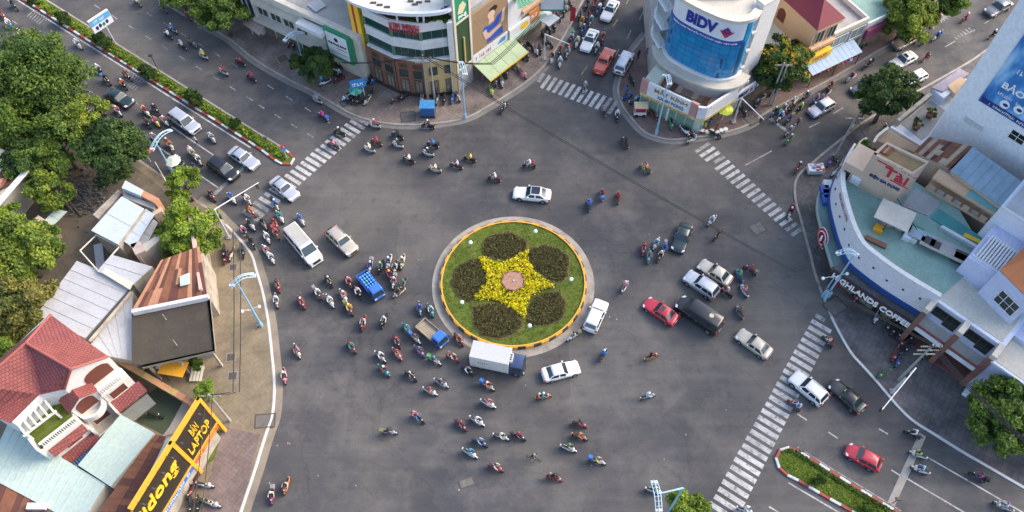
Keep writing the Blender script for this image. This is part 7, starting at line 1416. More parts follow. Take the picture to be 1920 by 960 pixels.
def figure_mesh(pose):
    J = []; E_ = []
    def j(p, r, par=None):
        J.append((p, r)); k = len(J) - 1
        if par is not None: E_.append((par, k))
        return k
    P = pose
    pel = j(P['pelvis'], (.15, .12)); mid = j(P['mid'], (.145, .105), pel); ch = j(P['chest'], (.17, .115), mid); nk = j(P['neck'], .055, ch); hd = j(P['head0'], .085, nk); h1 = j(P['head1'], .10, hd); j(P['head2'], .075, h1)
    for s_ in (1, -1):
        f = lambda q: (q[0], q[1] * s_, q[2])
        sh = j(f(P['shoulder']), .068, ch); el = j(f(P['elbow']), .050, sh); wr = j(f(P['wrist']), .036, el); j(f(P['hand']), (.045, .028), wr)
        hp = j(f(P['hip']), .095, pel); kn = j(f(P['knee']), .066, hp); an = j(f(P['ankle']), .045, kn); j(f(P['toe']), .040, an)
    me = skin_figure('person', J, E_, None)
    for m_ in (M_SHIRT0, M_TROU0, M_SKIN, M_SHOE): me.materials.append(m_)
    idx = []
    pts = {k: Vector(P[k]) for k in P}
    for p in me.polygons:
        c_ = Vector(p.center); a = Vector((c_.x, abs(c_.y), c_.z))
        def dseg(u, v):
            u, v = pts[u], pts[v]; w_ = v - u; t = max(0, min(1, (a - u).dot(w_) / w_.length_squared)); return (a - (u + w_ * t)).length
        D = {'head': min(dseg('head0', 'head1'), dseg('head1', 'head2'), dseg('neck', 'head0')) - .06, 'arm': dseg('shoulder', 'elbow') - .04, 'fore': dseg('elbow', 'wrist') - .03, 'hand': dseg('wrist', 'hand') - .02,
             'torso': min(dseg('mid', 'chest'), dseg('chest', 'neck'), dseg('mid', 'pelvis')) - .12, 'leg': min(dseg('hip', 'knee'), dseg('knee', 'ankle')) - .05, 'foot': dseg('ankle', 'toe') - .02, 'hips': (a - pts['pelvis']).length - .1}
        k = min(D, key=D.get)
        idx.append({'head': 2, 'arm': 0, 'fore': 0 if P.get('sleeves', (1,))[0] else 2, 'hand': 2, 'torso': 0, 'leg': 1, 'foot': 3, 'hips': 1}[k])
    me.polygons.foreach_set('material_index', idx); me.polygons.foreach_set('use_smooth', [True] * len(idx)); me.update()
    return me
RIDE = dict(pelvis=(-.22, 0, .88), mid=(-.19, 0, 1.05), chest=(-.12, 0, 1.26), neck=(-.06, 0, 1.43), head0=(-.03, 0, 1.50), head1=(-.01, 0, 1.58), head2=(-.01, 0, 1.66), shoulder=(-.10, .19, 1.34), elbow=(.10, .29, 1.12), wrist=(.32, .29, 1.04), hand=(.39, .28, 1.04), hip=(-.18, .10, .84), knee=(.24, .19, .76), ankle=(.13, .17, .36), toe=(.28, .18, .31))
PASS = dict(pelvis=(-.60, 0, .93), mid=(-.59, 0, 1.10), chest=(-.56, 0, 1.30), neck=(-.53, 0, 1.46), head0=(-.51, 0, 1.53), head1=(-.50, 0, 1.61), head2=(-.50, 0, 1.69), shoulder=(-.55, .18, 1.38), elbow=(-.45, .26, 1.14), wrist=(-.27, .22, 1.04), hand=(-.20, .19, 1.03), hip=(-.56, .11, .89), knee=(-.18, .25, .78), ankle=(-.32, .24, .40), toe=(-.18, .25, .35))
STAND = dict(pelvis=(0, 0, .95), mid=(0, 0, 1.12), chest=(.0, 0, 1.32), neck=(.01, 0, 1.48), head0=(.03, 0, 1.55), head1=(.04, 0, 1.62), head2=(.04, 0, 1.69), shoulder=(0, .18, 1.41), elbow=(-.02, .25, 1.12), wrist=(.10, .24, .92), hand=(.15, .23, .86), hip=(0, .10, .90), knee=(.05, .11, .50), ankle=(.0, .12, .09), toe=(.15, .13, .045))
FIG = {'ride': figure_mesh(RIDE), 'pass': figure_mesh(PASS), 'stand': figure_mesh(STAND)}
def helmet_mesh(cx, cz, m_):
    mb = MB(); mb.ball((cx, 0, cz), .142, 10, 6, 1.08, 1.0, .95); me = bpy.data.meshes.new('helmet')
    vs = [v for v in mb.v]; me.from_pydata(vs, [], mb.f); me.materials.append(m_); me.polygons.foreach_set('use_smooth', [True] * len(me.polygons)); return me
HELM = {'ride': helmet_mesh(-.015, 1.615, M_HELM0), 'pass': helmet_mesh(-.505, 1.645, M_HELM0), 'stand': helmet_mesh(.03, 1.65, M_HAIR)}
CLR = {'white': (.66, .66, .65), 'black': (.018, .018, .02), 'grey': (.22, .22, .23), 'red': (.28, .04, .042), 'pink': (.55, .18, .22), 'magenta': (.40, .04, .18), 'blue': (.045, .14, .42), 'light blue': (.22, .40, .58), 'navy': (.025, .04, .11), 'green': (.07, .26, .10), 'teal': (.05, .28, .28), 'yellow': (.62, .46, .07), 'lime': (.42, .55, .08), 'orange': (.50, .17, .06), 'cream': (.58, .50, .37), 'brown': (.16, .085, .05), 'maroon': (.17, .025, .04), 'purple': (.20, .10, .30), 'olive': (.17, .16, .08), 'silver': (.46, .47, .49)}
def cloth(c): return flat('cloth_' + c.replace(' ', '_'), CLR[c], 0.9)
def shell(c): return flat('shell_' + c.replace(' ', '_'), CLR[c], 0.3, coat=0.4)
HEL = {c: flat('helmet_' + c.replace(' ', '_'), CLR[c], 0.3, coat=0.4) for c in CLR}
TRO = [flat('trousers_dark', (.03, .032, .042), .9), flat('trousers_denim', (.06, .09, .16), .9), flat('trousers_khaki', (.25, .20, .14), .9), flat('trousers_grey', (.13, .13, .14), .9)]
def person(kind, loc, rz, shirt, helm, label, name='person', scale=1.0):
    o = bpy.data.objects.new(name, FIG[kind]); col.objects.link(o); o.location = loc; o.rotation_euler = (0, 0, rz); o.scale = (scale,) * 3
    for k, m_ in ((0, cloth(shirt)), (1, random.choice(TRO))): o.material_slots[k].link = 'OBJECT'; o.material_slots[k].material = m_
    h = bpy.data.objects.new('helmet' if kind != 'stand' else 'hair', HELM[kind]); col.objects.link(h); h.parent = o
    if kind != 'stand': h.material_slots[0].link = 'OBJECT'; h.material_slots[0].material = HEL[helm]
    tag(o, label, 'person', 'riders on motorbikes' if kind != 'stand' else 'people on foot'); return o
# ================================================================ motorbikes
M_SH0 = flat('bike_shell_proto', (.5, .5, .5), .3, coat=.4); M_ENG = flat('engine_grey', (.10, .10, .105), .5, .5); M_SEAT = flat('seat_vinyl', (.02, .019, .02), .6)
def make_bike(style):
    root = thing('motorbike', (0, 0, 0), 'x', 'motorbike')
    wr = .26 if style == 'scooter' else .29; wx0, wx1 = .66, -.60
    for nm, x_ in (('front_wheel', wx0), ('rear_wheel', wx1)):
        o = MB().tube((x_, -.055, wr), (x_, .055, wr), wr, wr, 14).build(nm, M_TYRE, root); autosmooth(o)
        MB().tube((x_, -.062, wr), (x_, .062, wr), wr * .5, wr * .5, 8).build('rim', M_RIM, o)
    MB().tube((wx0, .08, wr), (.47, .07, .86), .022, .028, 6).tube((wx0, -.08, wr), (.47, -.07, .86), .022, .028, 6).tube((.5, 0, .74), (.44, 0, .98), .03, .03, 6).tube((.47, .08, .86), (.47, -.08, .86), .03, .03, 6).build('fork', M_ENG, root)
    if style == 'scooter':
        secs = [[(.62, .03, .40), (.62, .10, .62), (.56, .08, .92), (.54, 0, .98), (.56, -.08, .92), (.62, -.10, .62), (.62, -.03, .40)],
                [(.54, .12, .34), (.50, .23, .60), (.44, .16, .93), (.42, 0, 1.0), (.44, -.16, .93), (.50, -.23, .60), (.54, -.12, .34)],
                [(.40, .16, .27), (.40, .22, .42), (.38, .20, .50), (.36, 0, .52), (.38, -.20, .50), (.40, -.22, .42), (.40, -.16, .27)],
                [(.10, .16, .26), (.08, .20, .33), (.06, .17, .37), (.05, 0, .38), (.06, -.17, .37), (.08, -.20, .33), (.10, -.16, .26)],
                [(-.12, .15, .30), (-.14, .20, .52), (-.14, .16, .70), (-.14, 0, .73), (-.14, -.16, .70), (-.14, -.20, .52), (-.12, -.15, .30)],
                [(-.60, .13, .48), (-.62, .20, .62), (-.62, .15, .76), (-.62, 0, .78), (-.62, -.15, .76), (-.62, -.20, .62), (-.60, -.13, .48)],
                [(-.94, .05, .66), (-.96, .09, .74), (-.96, .06, .82), (-.96, 0, .83), (-.96, -.06, .82), (-.96, -.09, .74), (-.94, -.05, .66)]]
    else:
        secs = [[(.58, .02, .62), (.58, .07, .72), (.55, .06, .90), (.54, 0, .94), (.55, -.06, .90), (.58, -.07, .72), (.58, -.02, .62)],
                [(.46, .05, .44), (.44, .17, .66), (.42, .12, .88), (.41, 0, .93), (.42, -.12, .88), (.44, -.17, .66), (.46, -.05, .44)],
                [(.30, .06, .34), (.26, .17, .52), (.22, .11, .66), (.21, 0, .70), (.22, -.11, .66), (.26, -.17, .52), (.30, -.06, .34)],
                [(.0, .08, .36), (.0, .12, .52), (.0, .11, .66), (.0, 0, .70), (.0, -.11, .66), (.0, -.12, .52), (.0, -.08, .36)],
                [(-.40, .10, .52), (-.42, .15, .66), (-.42, .12, .75), (-.42, 0, .77), (-.42, -.12, .75), (-.42, -.15, .66), (-.40, -.10, .52)],
                [(-.92, .04, .70), (-.94, .08, .78), (-.94, .06, .85), (-.94, 0, .86), (-.94, -.06, .85), (-.94, -.08, .78), (-.92, -.04, .70)]]
    vs, fs = loft(secs); b = mk('fairing', vs, fs, M_SH0, root); autosmooth(b, 55)
    MB().box(-.42, .06 if style == 'scooter' else .12, -.10, .10, .22, .50).build('engine', M_ENG, root)
    st = MB().hexa([(-.82, -.10, .78), (-.02, -.08, .70), (-.02, .08, .70), (-.82, .10, .78), (-.80, -.12, .86), (-.04, -.10, .80), (-.04, .10, .80), (-.80, .12, .86)]).build('seat', M_SEAT, root)
    MB().path([(.36, -.36, 1.03), (.42, -.12, 1.01), (.42, .12, 1.01), (.36, .36, 1.03)], .018, 6).build('handlebar', M_ENG, root)
    MB().ball((.57 if style == 'scooter' else .56, 0, .90), .085, 8, 5, .6, 1.2, .9).build('headlight', M_HL, root)
    MB().box(-.985, -.93, -.06, .06, .70, .78).build('tail_light', M_TL, root)
    MB().box(-.93, -.90, -.09, .09, .50, .62).build('number_plate', M_PLATE, root)
    mg = MB()
    MB().hexa([(wx0 - .24, -.06, wr * 1.55), (wx0 + .2, -.06, wr * 1.62), (wx0 + .2, .06, wr * 1.62), (wx0 - .24, .06, wr * 1.55), (wx0 - .2, -.05, wr * 2.15), (wx0 + .1, -.05, wr * 2.18), (wx0 + .1, .05, wr * 2.18), (wx0 - .2, .05, wr * 2.15)]).build('mudguard', M_SH0, root)
    for s_ in (1, -1):
        MB().tube((.40, s_ * .26, 1.03), (.36, s_ * .30, 1.17), .010, .010, 5).ball((.35, s_ * .31, 1.21), .06, 7, 4, .35, 1, .7).build('mirror', M_TRIM, root)
    MB().tube((-.05, -.15, .26), (-.80, -.17, .34), .04, .055, 8).build('exhaust', M_ENG, root)
    return root
_b = MB().hexa([(-1.0, -.22, .86), (-.52, -.22, .84), (-.52, .22, .84), (-1.0, .22, .86), (-.96, -.19, 1.26), (-.55, -.18, 1.22), (-.55, .18, 1.22), (-.96, .19, 1.26)])
BAG = bpy.data.meshes.new('cargo_bag'); BAG.from_pydata(_b.v, [], _b.f); BAG.materials.append(cloth('black'))
BIKE = {'scooter': make_bike('scooter'), 'cub': make_bike('cub')}
def make_bicycle():
    root = thing('bicycle', (0, 0, 0), 'x', 'bicycle'); wr = .33
    for nm, x_ in (('front_wheel', .52), ('rear_wheel', -.52)):
        mb = MB(); n = 18
        ps = [(x_ + wr * math.cos(2 * math.pi * k / n), 0, wr + wr * math.sin(2 * math.pi * k / n)) for k in range(n + 1)]; mb.path(ps, .022, 5)
        for k in range(0, n, 3): mb.tube((x_, 0, wr), ps[k], .006, .006, 4)
        mb.build(nm, M_TYRE, root)
    MB().path([(-.52, 0, wr), (-.05, 0, .30), (-.2, 0, .80), (.36, 0, .80), (-.05, 0, .30)], .02, 6).path([(-.52, 0, wr), (-.2, 0, .72)], .015, 6).path([(.52, 0, wr), (.38, 0, .88)], .02, 6).build('frame', M_TRIM, root)
    MB().path([(.30, -.28, .98), (.40, 0, .96), (.30, .28, .98)], .016, 6).build('handlebar', M_ENG, root)
    MB().box(-.33, -.07, -.08, .08, .86, .92).build('saddle', M_SEAT, root)
    return root
# px, py, heading in the photo (0 right, 90 down), bike colour, shirt, helmet, passenger shirt
RIDERS = '''26 11 38 black black black|5 29 38 red red red|17 46 38 blue white white|40 66 38 white cream white|146 84 38 white white white|185 131 38 black silver white|200 151 38 black black black|239 143 38 black brown brown|231 159 40 black orange white|148 180 38 maroon grey white|172 181 38 black grey black|191 207 40 brown cream white|221 209 40 white pink white|274 210 40 white red red cream|292 206 42 black black pink|276 231 45 black brown black|293 229 45 yellow pink red|309 227 42 white pink white
257 5 215 black white white|305 16 215 olive olive yellow|352 30 220 red orange red red|324 56 212 white blue yellow|315 66 212 black white red|341 86 212 black white white|360 82 212 black olive black|381 104 212 white yellow white|419 134 212 white red red|450 117 212 black red black|471 146 212 black red red|594 187 212 silver grey blue|605 219 212 black magenta magenta|702 234 200 white red white|802 236 195 black black white|945 202 128 black white black
1104 10 118 black black black|1114 9 118 red red red|1122 20 118 blue blue white|1090 29 115 black grey red|1101 31 115 maroon red black|1108 41 115 silver teal white|1091 42 115 yellow orange yellow|1095 56 115 blue blue white|1074 73 112 black white black|1086 80 112 white cream white|1130 73 95 red red red cream|1119 91 112 silver white white|1035 109 110 white black red|1051 97 105 black red red|1064 99 112 silver silver white|1050 117 92 white white white|1097 164 290 silver grey white|1132 208 250 black grey pink|1157 217 85 black white white|1130 6 118 black navy blue|1138 1 118 blue blue white
1810 35 150 red pink white|1734 78 148 maroon purple purple|1756 70 148 white blue white blue|1737 108 330 red maroon black|1862 66 330 black black white|1627 123 148 black maroon white|1595 146 148 white maroon red|1556 163 148 red maroon black|1510 181 148 black navy white|1531 188 148 blue pink grey|1551 180 148 silver black black|1453 211 140 blue black white|1472 205 142 white grey white|1486 192 145 white white silver|1464 220 140 white light_blue white red|1487 204 142 black maroon yellow|1500 207 142 black lime white|1480 224 135 black purple brown|1495 232 135 grey brown red|1624 210 325 black black grey
290 260 45 white grey white|319 273 48 cream orange brown brown|361 288 50 white cream white white|372 300 50 white white white|397 259 45 silver silver silver|342 306 48 black black silver|365 317 50 black navy black|397 367 50 red black red|435 372 48 white blue blue|464 375 48 white white white|471 397 40 red orange orange|468 424 48 white black black|459 432 45 black pink silver|472 455 60 black black black
636 249 200 black black white|625 272 200 black pink black|692 279 205 white cream cream|706 266 205 red red red|745 254 205 black black black|745 271 205 white black light_blue|766 299 205 black white red|811 271 200 black blue blue|802 287 200 white black white|815 317 200 cream cream red|856 310 200 maroon silver red|881 297 200 black yellow red|927 334 200 maroon silver white
517 384 55 white blue white|524 409 55 white teal teal|517 419 55 red red red|494 420 58 cream black black|564 412 55 white blue blue|504 444 62 white white white|514 439 58 orange pink red|502 474 58 white pink white
521 535 75 red brown black|519 564 80 cream white cream|507 481 60 white white white|566 567 58 red red white|596 550 55 maroon white white|617 527 55 black black cream|619 565 58 white white silver|654 529 60 red pink pink|645 555 60 white pink white|671 549 60 black white pink|655 579 55 red yellow yellow|682 606 105 red white red|721 602 115 black white silver|659 651 48 red green red|557 659 65 cream pink black|534 705 85 pink cream white
696 501 105 white purple white|716 499 110 black teal yellow|727 495 110 white grey white|742 500 110 cream white brown|750 495 105 cream cream white|735 517 60 red red yellow red|741 527 105 white pink white|751 535 120 brown teal brown|749 546 150 cream brown brown
787 579 82 light_blue blue purple|807 582 62 teal white teal|770 611 48 teal teal teal|779 635 42 white brown red|744 641 62 black red red|745 664 50 pink red red|714 669 42 white white white|721 695 42 teal red white|787 659 45 purple brown blue|815 677 28 white navy teal|849 671 28 red white red orange|876 696 30 black white red|770 705 38 black black silver|857 640 52 maroon orange olive|828 719 28 silver black grey|914 724 30 cream orange white
807 734 25 white red red|916 757 25 white pink red|784 784 35 black blue red pink|865 797 42 maroon red brown|895 790 30 white white silver|730 810 5 silver black black|900 830 25 navy light_blue red|882 850 30 white teal blue|940 820 18 white cream silver|930 877 22 red cream black|537 911 108 orange cream maroon|511 929 98 magenta cream cream
1019 744 350 orange teal white orange|1087 795 20 red brown black|1087 819 20 orange orange orange|1067 840 20 white olive green|972 818 25 black red red|1120 865 18 white yellow blue|1040 896 15 red black black red|1227 919 15 white black white|1215 744 345 silver silver white|1398 956 20 white white white
1172 536 300 white pink white|1075 631 150 white cream black|1132 664 295 black blue white|1222 669 340 orange black red|1361 547 215 black pink white|1395 545 240 white pink brown|1385 517 240 blue green green|1407 506 215 maroon red red|1387 585 240 grey brown brown
992 310 190 black white white red|1172 267 235 maroon black black|1210 316 215 olive orange brown|1105 384 265 black blue blue|1129 365 265 maroon maroon maroon|1159 370 265 red red red|1335 414 135 white white white|1346 441 135 black brown red|1207 467 100 red red red|1234 460 120 white light_blue white|1242 467 100 blue blue blue|1217 481 95 teal grey teal|1240 477 115 brown cream white
1480 247 140 silver grey white|1481 262 135 green olive white|1497 314 120 red maroon white|1481 399 110 white maroon white red|1552 640 235 black cream red red|1490 759 225 red light_blue red light_blue|1712 814 205 black white white|1721 852 205 white lime black|1725 881 205 white light_blue silver|1834 894 210 black magenta black|1881 949 210 silver silver purple'''
# parked: px, py, heading, colour
PARKED = '''632 122 20 black|630 133 25 white|628 141 15 black|636 148 155 maroon|609 155 160 white|650 181 140 white|658 184 140 black|666 187 140 black|674 189 150 black|688 188 130 cream|694 177 120 black|690 152 130 black|701 149 130 blue|742 186 150 maroon|757 182 140 black|790 186 90 silver|819 186 100 silver|832 186 95 black|847 184 100 blue|857 181 60 silver|920 170 70 lime|940 154 80 silver|927 152 70 grey|946 137 60 black|953 122 100 black
968 96 60 red|979 101 70 black|988 104 80 black|993 86 50 black|1003 95 60 silver|1012 92 80 black|1028 82 40 black|966 124 50 olive|979 139 45 pink|1027 55 60 black|1037 50 70 black|1046 32 60 black|1054 22 70 black|1060 12 70 silver|1068 8 70 black|1040 12 70 green|974 84 60 maroon|1020 70 50 black|955 78 70 red
1183 151 60 black|1177 181 330 blue|1190 188 330 light_blue|1225 217 40 maroon|1257 233 80 green|1285 248 40 white|1291 250 40 black|1300 261 330 silver|1340 252 20 black|1307 229 70 light_blue|1392 208 60 black|1400 176 150 maroon|1411 176 140 black|1424 186 150 silver|1435 176 140 black|1418 197 130 black|1451 172 145 black|1463 165 145 silver|1475 158 145 black
1613 80 60 black|1620 75 60 black|1627 70 60 maroon|1636 64 60 black|1643 58 60 black|1650 52 60 silver|1657 46 60 black|1603 93 150 black|1600 233 120 cream
1555 302 110 purple|1570 300 120 black|1577 306 120 silver|1566 322 140 white|1663 245 60 black|1642 594 110 silver|1667 612 120 black|1675 617 120 black|1683 622 120 black|1606 555 120 red|1695 643 150 red|1711 631 150 black|1676 665 110 red|1682 675 110 blue|1737 660 120 black|1745 655 120 black|1752 660 120 black|1655 700 150 green|1700 650 140 black
290 780 12 black|385 911 8 silver|362 901 130 maroon|358 920 120 red|357 947 90 black|369 946 90 black|384 942 20 yellow|398 946 20 silver|425 482 110 maroon|432 478 110 cream|454 472 80 black|419 473 90 black|328 291 50 white|478 52 60 black|470 46 60 navy|545 80 120 maroon|550 83 110 black'''
LAND = [('yellow star', (962, 525)), ('white box truck', (935, 678)), ('empty blue flatbed', (811, 625)), ('bottle truck', (695, 537)), ('white minibus', (570, 464)), ('beige off-roader', (641, 454)), ('black minivan', (419, 320)), ('dark green sedan', (224, 186)),
        ('long black van', (1310, 595)), ('red sedan', (1239, 585)), ('black roofed sedan', (997, 366)), ('red hatchback', (1618, 860)), ('black taxi', (1588, 745)), ('lime rider crossing', (1721, 852)), ('orange red pickup', (1132, 117)), ('pale silver hatchback', (1540, 203)), ('gold sedan', (1697, 78)),
        ('blue transformer', (802, 200)), ('blue corner sign', (676, 170)), ('green roofed awning', (918, 120)), ('food cart', (1200, 210)), ('bank tree trunk', (1452, 195)), ('blue shop awning', (1560, 110)), ('roadside tree trunk', (1660, 240)), ('round coffee sign', (1543, 445)), ('coffee lettering', (1640, 580)), ('lilac townhouse door', (1760, 690)), ('rounded median tip', (1458, 862)), ('long median tip', (548, 300)),
        ('blue trunked tree', (590, 160)), ('tilted billboard', (205, 75)), ('orange shop sign', (412, 790)), ('villa yard', (300, 770)), ('red parasol', (270, 285)), ('arched blue lamp', (455, 612)), ('wide drain cover', (497, 789)), ('asphalt manhole', (875, 905)), ('lower lamp arm', (1230, 955)), ('bank building', (1290, 235)), ('appliance shop', (1600, 320)), ('upper left corner', (0, 0)), ('red feather flag', (1070, 40)), ('traffic light arm', (400, 395)),
        ('roadside round tree', (410, 60)), ('rusty drain cover', (530, 110)), ('corner lamp pole', (870, 215)), ('no entry sign', (531, 285)), ('upper right crossing', (1400, 350)), ('white dividing dash', (1420, 296)), ('big manhole', (1421, 428)), ('clothes stall', (1530, 310)), ('white sedan with sunroof', (1105, 78)), ('green menu board', (640, 120)), ('pale silver sedan', (535, 355))]
LAND = [(n_, Vector(G(*p_))) for n_, p_ in LAND]
ORD = ['closest'] + [w_ + ' closest' for w_ in 'second third fourth fifth sixth seventh eighth ninth tenth eleventh twelfth thirteenth fourteenth fifteenth sixteenth seventeenth eighteenth nineteenth twentieth'.split()]
blist = []
for e in RIDERS.replace('\n', '|').split('|'):
    q = e.split(); blist.append((int(q[0]), int(q[1]), float(q[2]), q[3].replace('_', ' '), q[4].replace('_', ' '), q[5].replace('_', ' '), q[6].replace('_', ' ') if len(q) > 6 else None))
npark = len(blist)
for e in PARKED.replace('\n', '|').split('|'):
    q = e.split(); blist.append((int(q[0]), int(q[1]), float(q[2]), q[3].replace('_', ' '), None, None, None))
def bike_pose(b):
    z = 0.55; A = Vector(G(b[0], b[1], z)); a = R(b[2]); B = Vector(G(b[0] + 12 * math.cos(a), b[1] + 12 * math.sin(a), z)); d = B - A
    return A, math.atan2(d.y, d.x)
poses = [bike_pose(b) for b in blist]
# keep clear of the vehicles and of each other: nudge overlapping neighbours apart
P_ = [p[0].copy() for p in poses]
for it in range(40):
    for i in range(len(P_)):
        for v in VEH:
            d = P_[i] - Vector((v[1].x, v[1].y)); u = Vector((math.cos(v[2]), math.sin(v[2]))); n_ = Vector((-u.y, u.x)); a_, b_ = d.dot(u), d.dot(n_)
            hl, hw = (3.55, 1.7) if 'box truck' in v[0] or 'van' in v[0] else (2.9, 1.5)
            if abs(a_) < hl and abs(b_) < hw: P_[i] += n_ * math.copysign(min(.15, hw - abs(b_)), b_)
        for j in range(i):
            d = P_[i] - P_[j]; L = d.length; need = .74 if i >= npark or j >= npark else 1.15
            if L < need:
                d = (d / L if L > 1e-3 else Vector((1, 0))) * (need - L) * .4; P_[i] += d; P_[j] -= d
def raised(p): return 0.0
rank = [sorted(range(len(P_)), key=lambda k: (P_[k] - lp).length) for _, lp in LAND]
pos_in = [{k: r_ for r_, k in enumerate(rk)} for rk in rank]
def where(i):
    best = min(range(len(LAND)), key=lambda l: (pos_in[l][i], (P_[i] - LAND[l][1]).length))
    r_ = pos_in[best][i]; return (ORD[r_] if r_ < len(ORD) else 'farther') + ' to the ' + LAND[best][0], r_
from mathutils.geometry import intersect_point_tri_2d
def inside(p, poly):
    x, y = p; c_ = False
    for (x0, y0), (x1, y1) in zip(poly, poly[1:] + poly[:1]):
        if (y0 > y) != (y1 > y) and x < (x1 - x0) * (y - y0) / (y1 - y0) + x0: c_ = not c_
    return c_
PAVES = [SWK + GP([(1125, -140), (200, -140)]), SWB + GP([(1870, -140), (1290, -140)]), SWR + GP([(2100, 975), (2100, 22)]), SWL + GP([(-200, 1030), (-200, 25)])]
for i, b in enumerate(blist):
    p, (_, rz) = P_[i], poses[i]; wh, r_ = where(i)
    bicycle = b[:2] == (1001, 859)
    o = copy_tree(BIKE['scooter' if (i * 7) % 3 else 'cub'], None, {M_SH0: shell(b[3])})
    zg = 0.12 if any(inside((p.x, p.y), q) for q in PAVES) else 0.0
    o.location = (p.x, p.y, zg); tilt = 0 if i < npark else -.16; lean = random.uniform(-.07, .07) if b[4] else 0; o.rotation_euler = (tilt + lean, 0, rz); k = random.uniform(.97, 1.05)
    o.scale = (k, k, k)
    o.name = 'motorbike'; col_ = b[3]
    if b[4]:
        tag(o, f'{col_} motorbike under a rider in {b[4]}, {wh}', 'motorbike', 'motorbikes ridden across the junction')
        person('ride', (p.x, p.y, zg), rz, b[4], b[5], (lambda l_: l_ if len(l_.split()) <= 16 else f'rider in {b[4]} on the bike {wh}')(f'rider in {b[4]} with {b[5]} helmet on the bike {wh}'), scale=k)
        if not b[6] and i % 6 == 0:
            bg_ = bpy.data.objects.new('cargo_bag', BAG); col.objects.link(bg_); bg_.parent = o; bg_.material_slots[0].link = 'OBJECT'; bg_.material_slots[0].material = cloth(random.choice(('black', 'olive', 'red', 'blue', 'cream', 'green', 'grey')))
        if b[6]: person('pass', (p.x, p.y, zg), rz, b[6], random.choice(('white', 'black', 'red', 'blue', 'pink', 'silver', 'grey')), f'pillion passenger in {b[6]} on the bike {wh}', scale=k)
    else:
        tag(o, f'parked {col_} motorbike without rider, {wh}', 'motorbike', 'motorbikes parked on the pavements')
p = G(1001, 859, .5); bc = make_bicycle(); bc.location = (*p, 0); bc.rotation_euler = (0, 0, -.35)
tag(bc, 'dark bicycle among the motorbikes below the roundabout', 'bicycle'); person('ride', (p[0], p[1], .08), -.35, 'black', 'grey', 'cyclist in black on the dark bicycle below the roundabout')
for bk in BIKE.values(): drop_tree(bk)
for px, py, rz, c_, lab in ((1213, 100, 1, 'purple', 'pedestrian in purple on the pavement left of the bank'), (1197, 104, 2, 'black', 'pedestrian in black on the pavement left of the bank'), (1322, 236, 0, 'yellow', 'stall keeper in yellow at the corner of the eyewear shop'), (1332, 232, 3, 'blue', 'stall keeper in blue at the corner of the eyewear shop'), (1343, 243, 2, 'red', 'shopper in red beside the corner of the eyewear shop'), (1312, 240, 1, 'green', 'shopper in green beside the corner of the eyewear shop'),
                            (1318, 222, 1, 'black', 'person in black by the wall of the eyewear shop'), (1607, 552, 1, 'red', 'person in red below the coffee lettering'), (1572, 112, 0, 'orange', 'vendor in orange at the blue awning shop'), (1583, 108, 2, 'light blue', 'shopper in light blue at the blue awning shop'), (1175, 170, 2, 'blue', 'person in blue by the left end of the eyewear shop'), (905, 145, 0, 'magenta', 'person in magenta beneath the green roofed awning'), (366, 262, 1, 'white', 'person in white crossing between the waiting cars')):
    person('stand', (*G(px, py, .9), .12 if lab.find('crossing') < 0 else 0), rz, c_, 'white', lab)
# ================================================================ street furniture
M_LB = mat('lamp_pale_blue', (.26, .47, .62), .5, .25, 1.5); M_LB2 = flat('lamp_sky', (.45, .62, .72), .5); M_POST = mat('pole_concrete', (.34, .32, .29), .9, .5, 1.0); M_STEEL = mat('galvanised', (.55, .56, .57), .45, .3, 1.5)
def Hrow(b, row):
    x, y = G(*b); v = (row - 480) / FPX; return CH - (y - CYO) * (_s + v * _c) / (_c - v * _s)
def arch_lamp(base, toprow, e0, e1, label):
    """pale blue pole with three bowed rails on top, running towards two photo points"""
    x, y = G(*base); h = Hrow(base, toprow); t = thing('street_lamp', (x, y, .1), label, 'street lamp', 'pale blue arched street lamps')
    MB().tube((x, y, 0), (x, y, h), .13, .08, 10).build('pole', M_LB, t); MB().tube((x, y, 0.05), (x, y, .9), .22, .2, 10).build('base', M_LB, t)
    A, B = Vector((*G(*e0, h + .3), h + .3)), Vector((*G(*e1, h + .3), h + .3)); d = (B - A); n = Vector((-d.y, d.x, 0)).normalized(); T = Vector((x, y, h))
    for k in (-1, 0, 1):
        pts = [A.lerp(B, s_) + n * .28 * k + Vector((0, 0, .7 * math.sin(math.pi * s_) - .15 * abs(k))) for s_ in np.linspace(0, 1, 9)]; MB().path(pts, .04, 6).build('rail', M_LB2, t)
    mb = MB()
    for s_ in np.linspace(.02, .98, 8):
        c_ = A.lerp(B, s_) + Vector((0, 0, .7 * math.sin(math.pi * s_) - .12)); mb.tube(c_ - n * .3, c_ + n * .3, .025, .025, 5)
    mb.build('rungs', M_LB2, t, kind='stuff')
    m_ = A.lerp(B, .5) + Vector((0, 0, .6)); MB().tube(T, m_, .08, .05, 8).build('neck', M_LB, t)
    for s_ in (.06, .94): c_ = A.lerp(B, s_); MB().hexa([tuple(c_ + Vector(v)) for v in ((-.3, -.12, -.12), (.3, -.12, -.12), (.3, .12, -.12), (-.3, .12, -.12), (-.28, -.1, .06), (.28, -.1, .06), (.28, .1, .06), (-.28, .1, .06))]).build('lantern', FRW, t)
    return t
arch_lamp((491, 612), 530, (432, 536), (477, 514), 'arched pale blue street lamp on the left pavement')
arch_lamp((322, 320), 266, (283, 281), (320, 242), 'arched pale blue street lamp near the red parasol')
arch_lamp((568, 112), 62, (532, 76), (569, 60), 'arched pale blue street lamp behind the blue trunked tree')
arch_lamp((872, 222), 128, (863, 115), (872, 140), 'tall pale blue street lamp before the jewellery shop')
arch_lamp((1230, 252), 150, (1246, 140), (1256, 158), 'tall pale blue street lamp before the eyewear shop')
arch_lamp((1547, 560), 478, (1570, 474), (1608, 477), 'tall pale blue street lamp by the coffee shop flag')
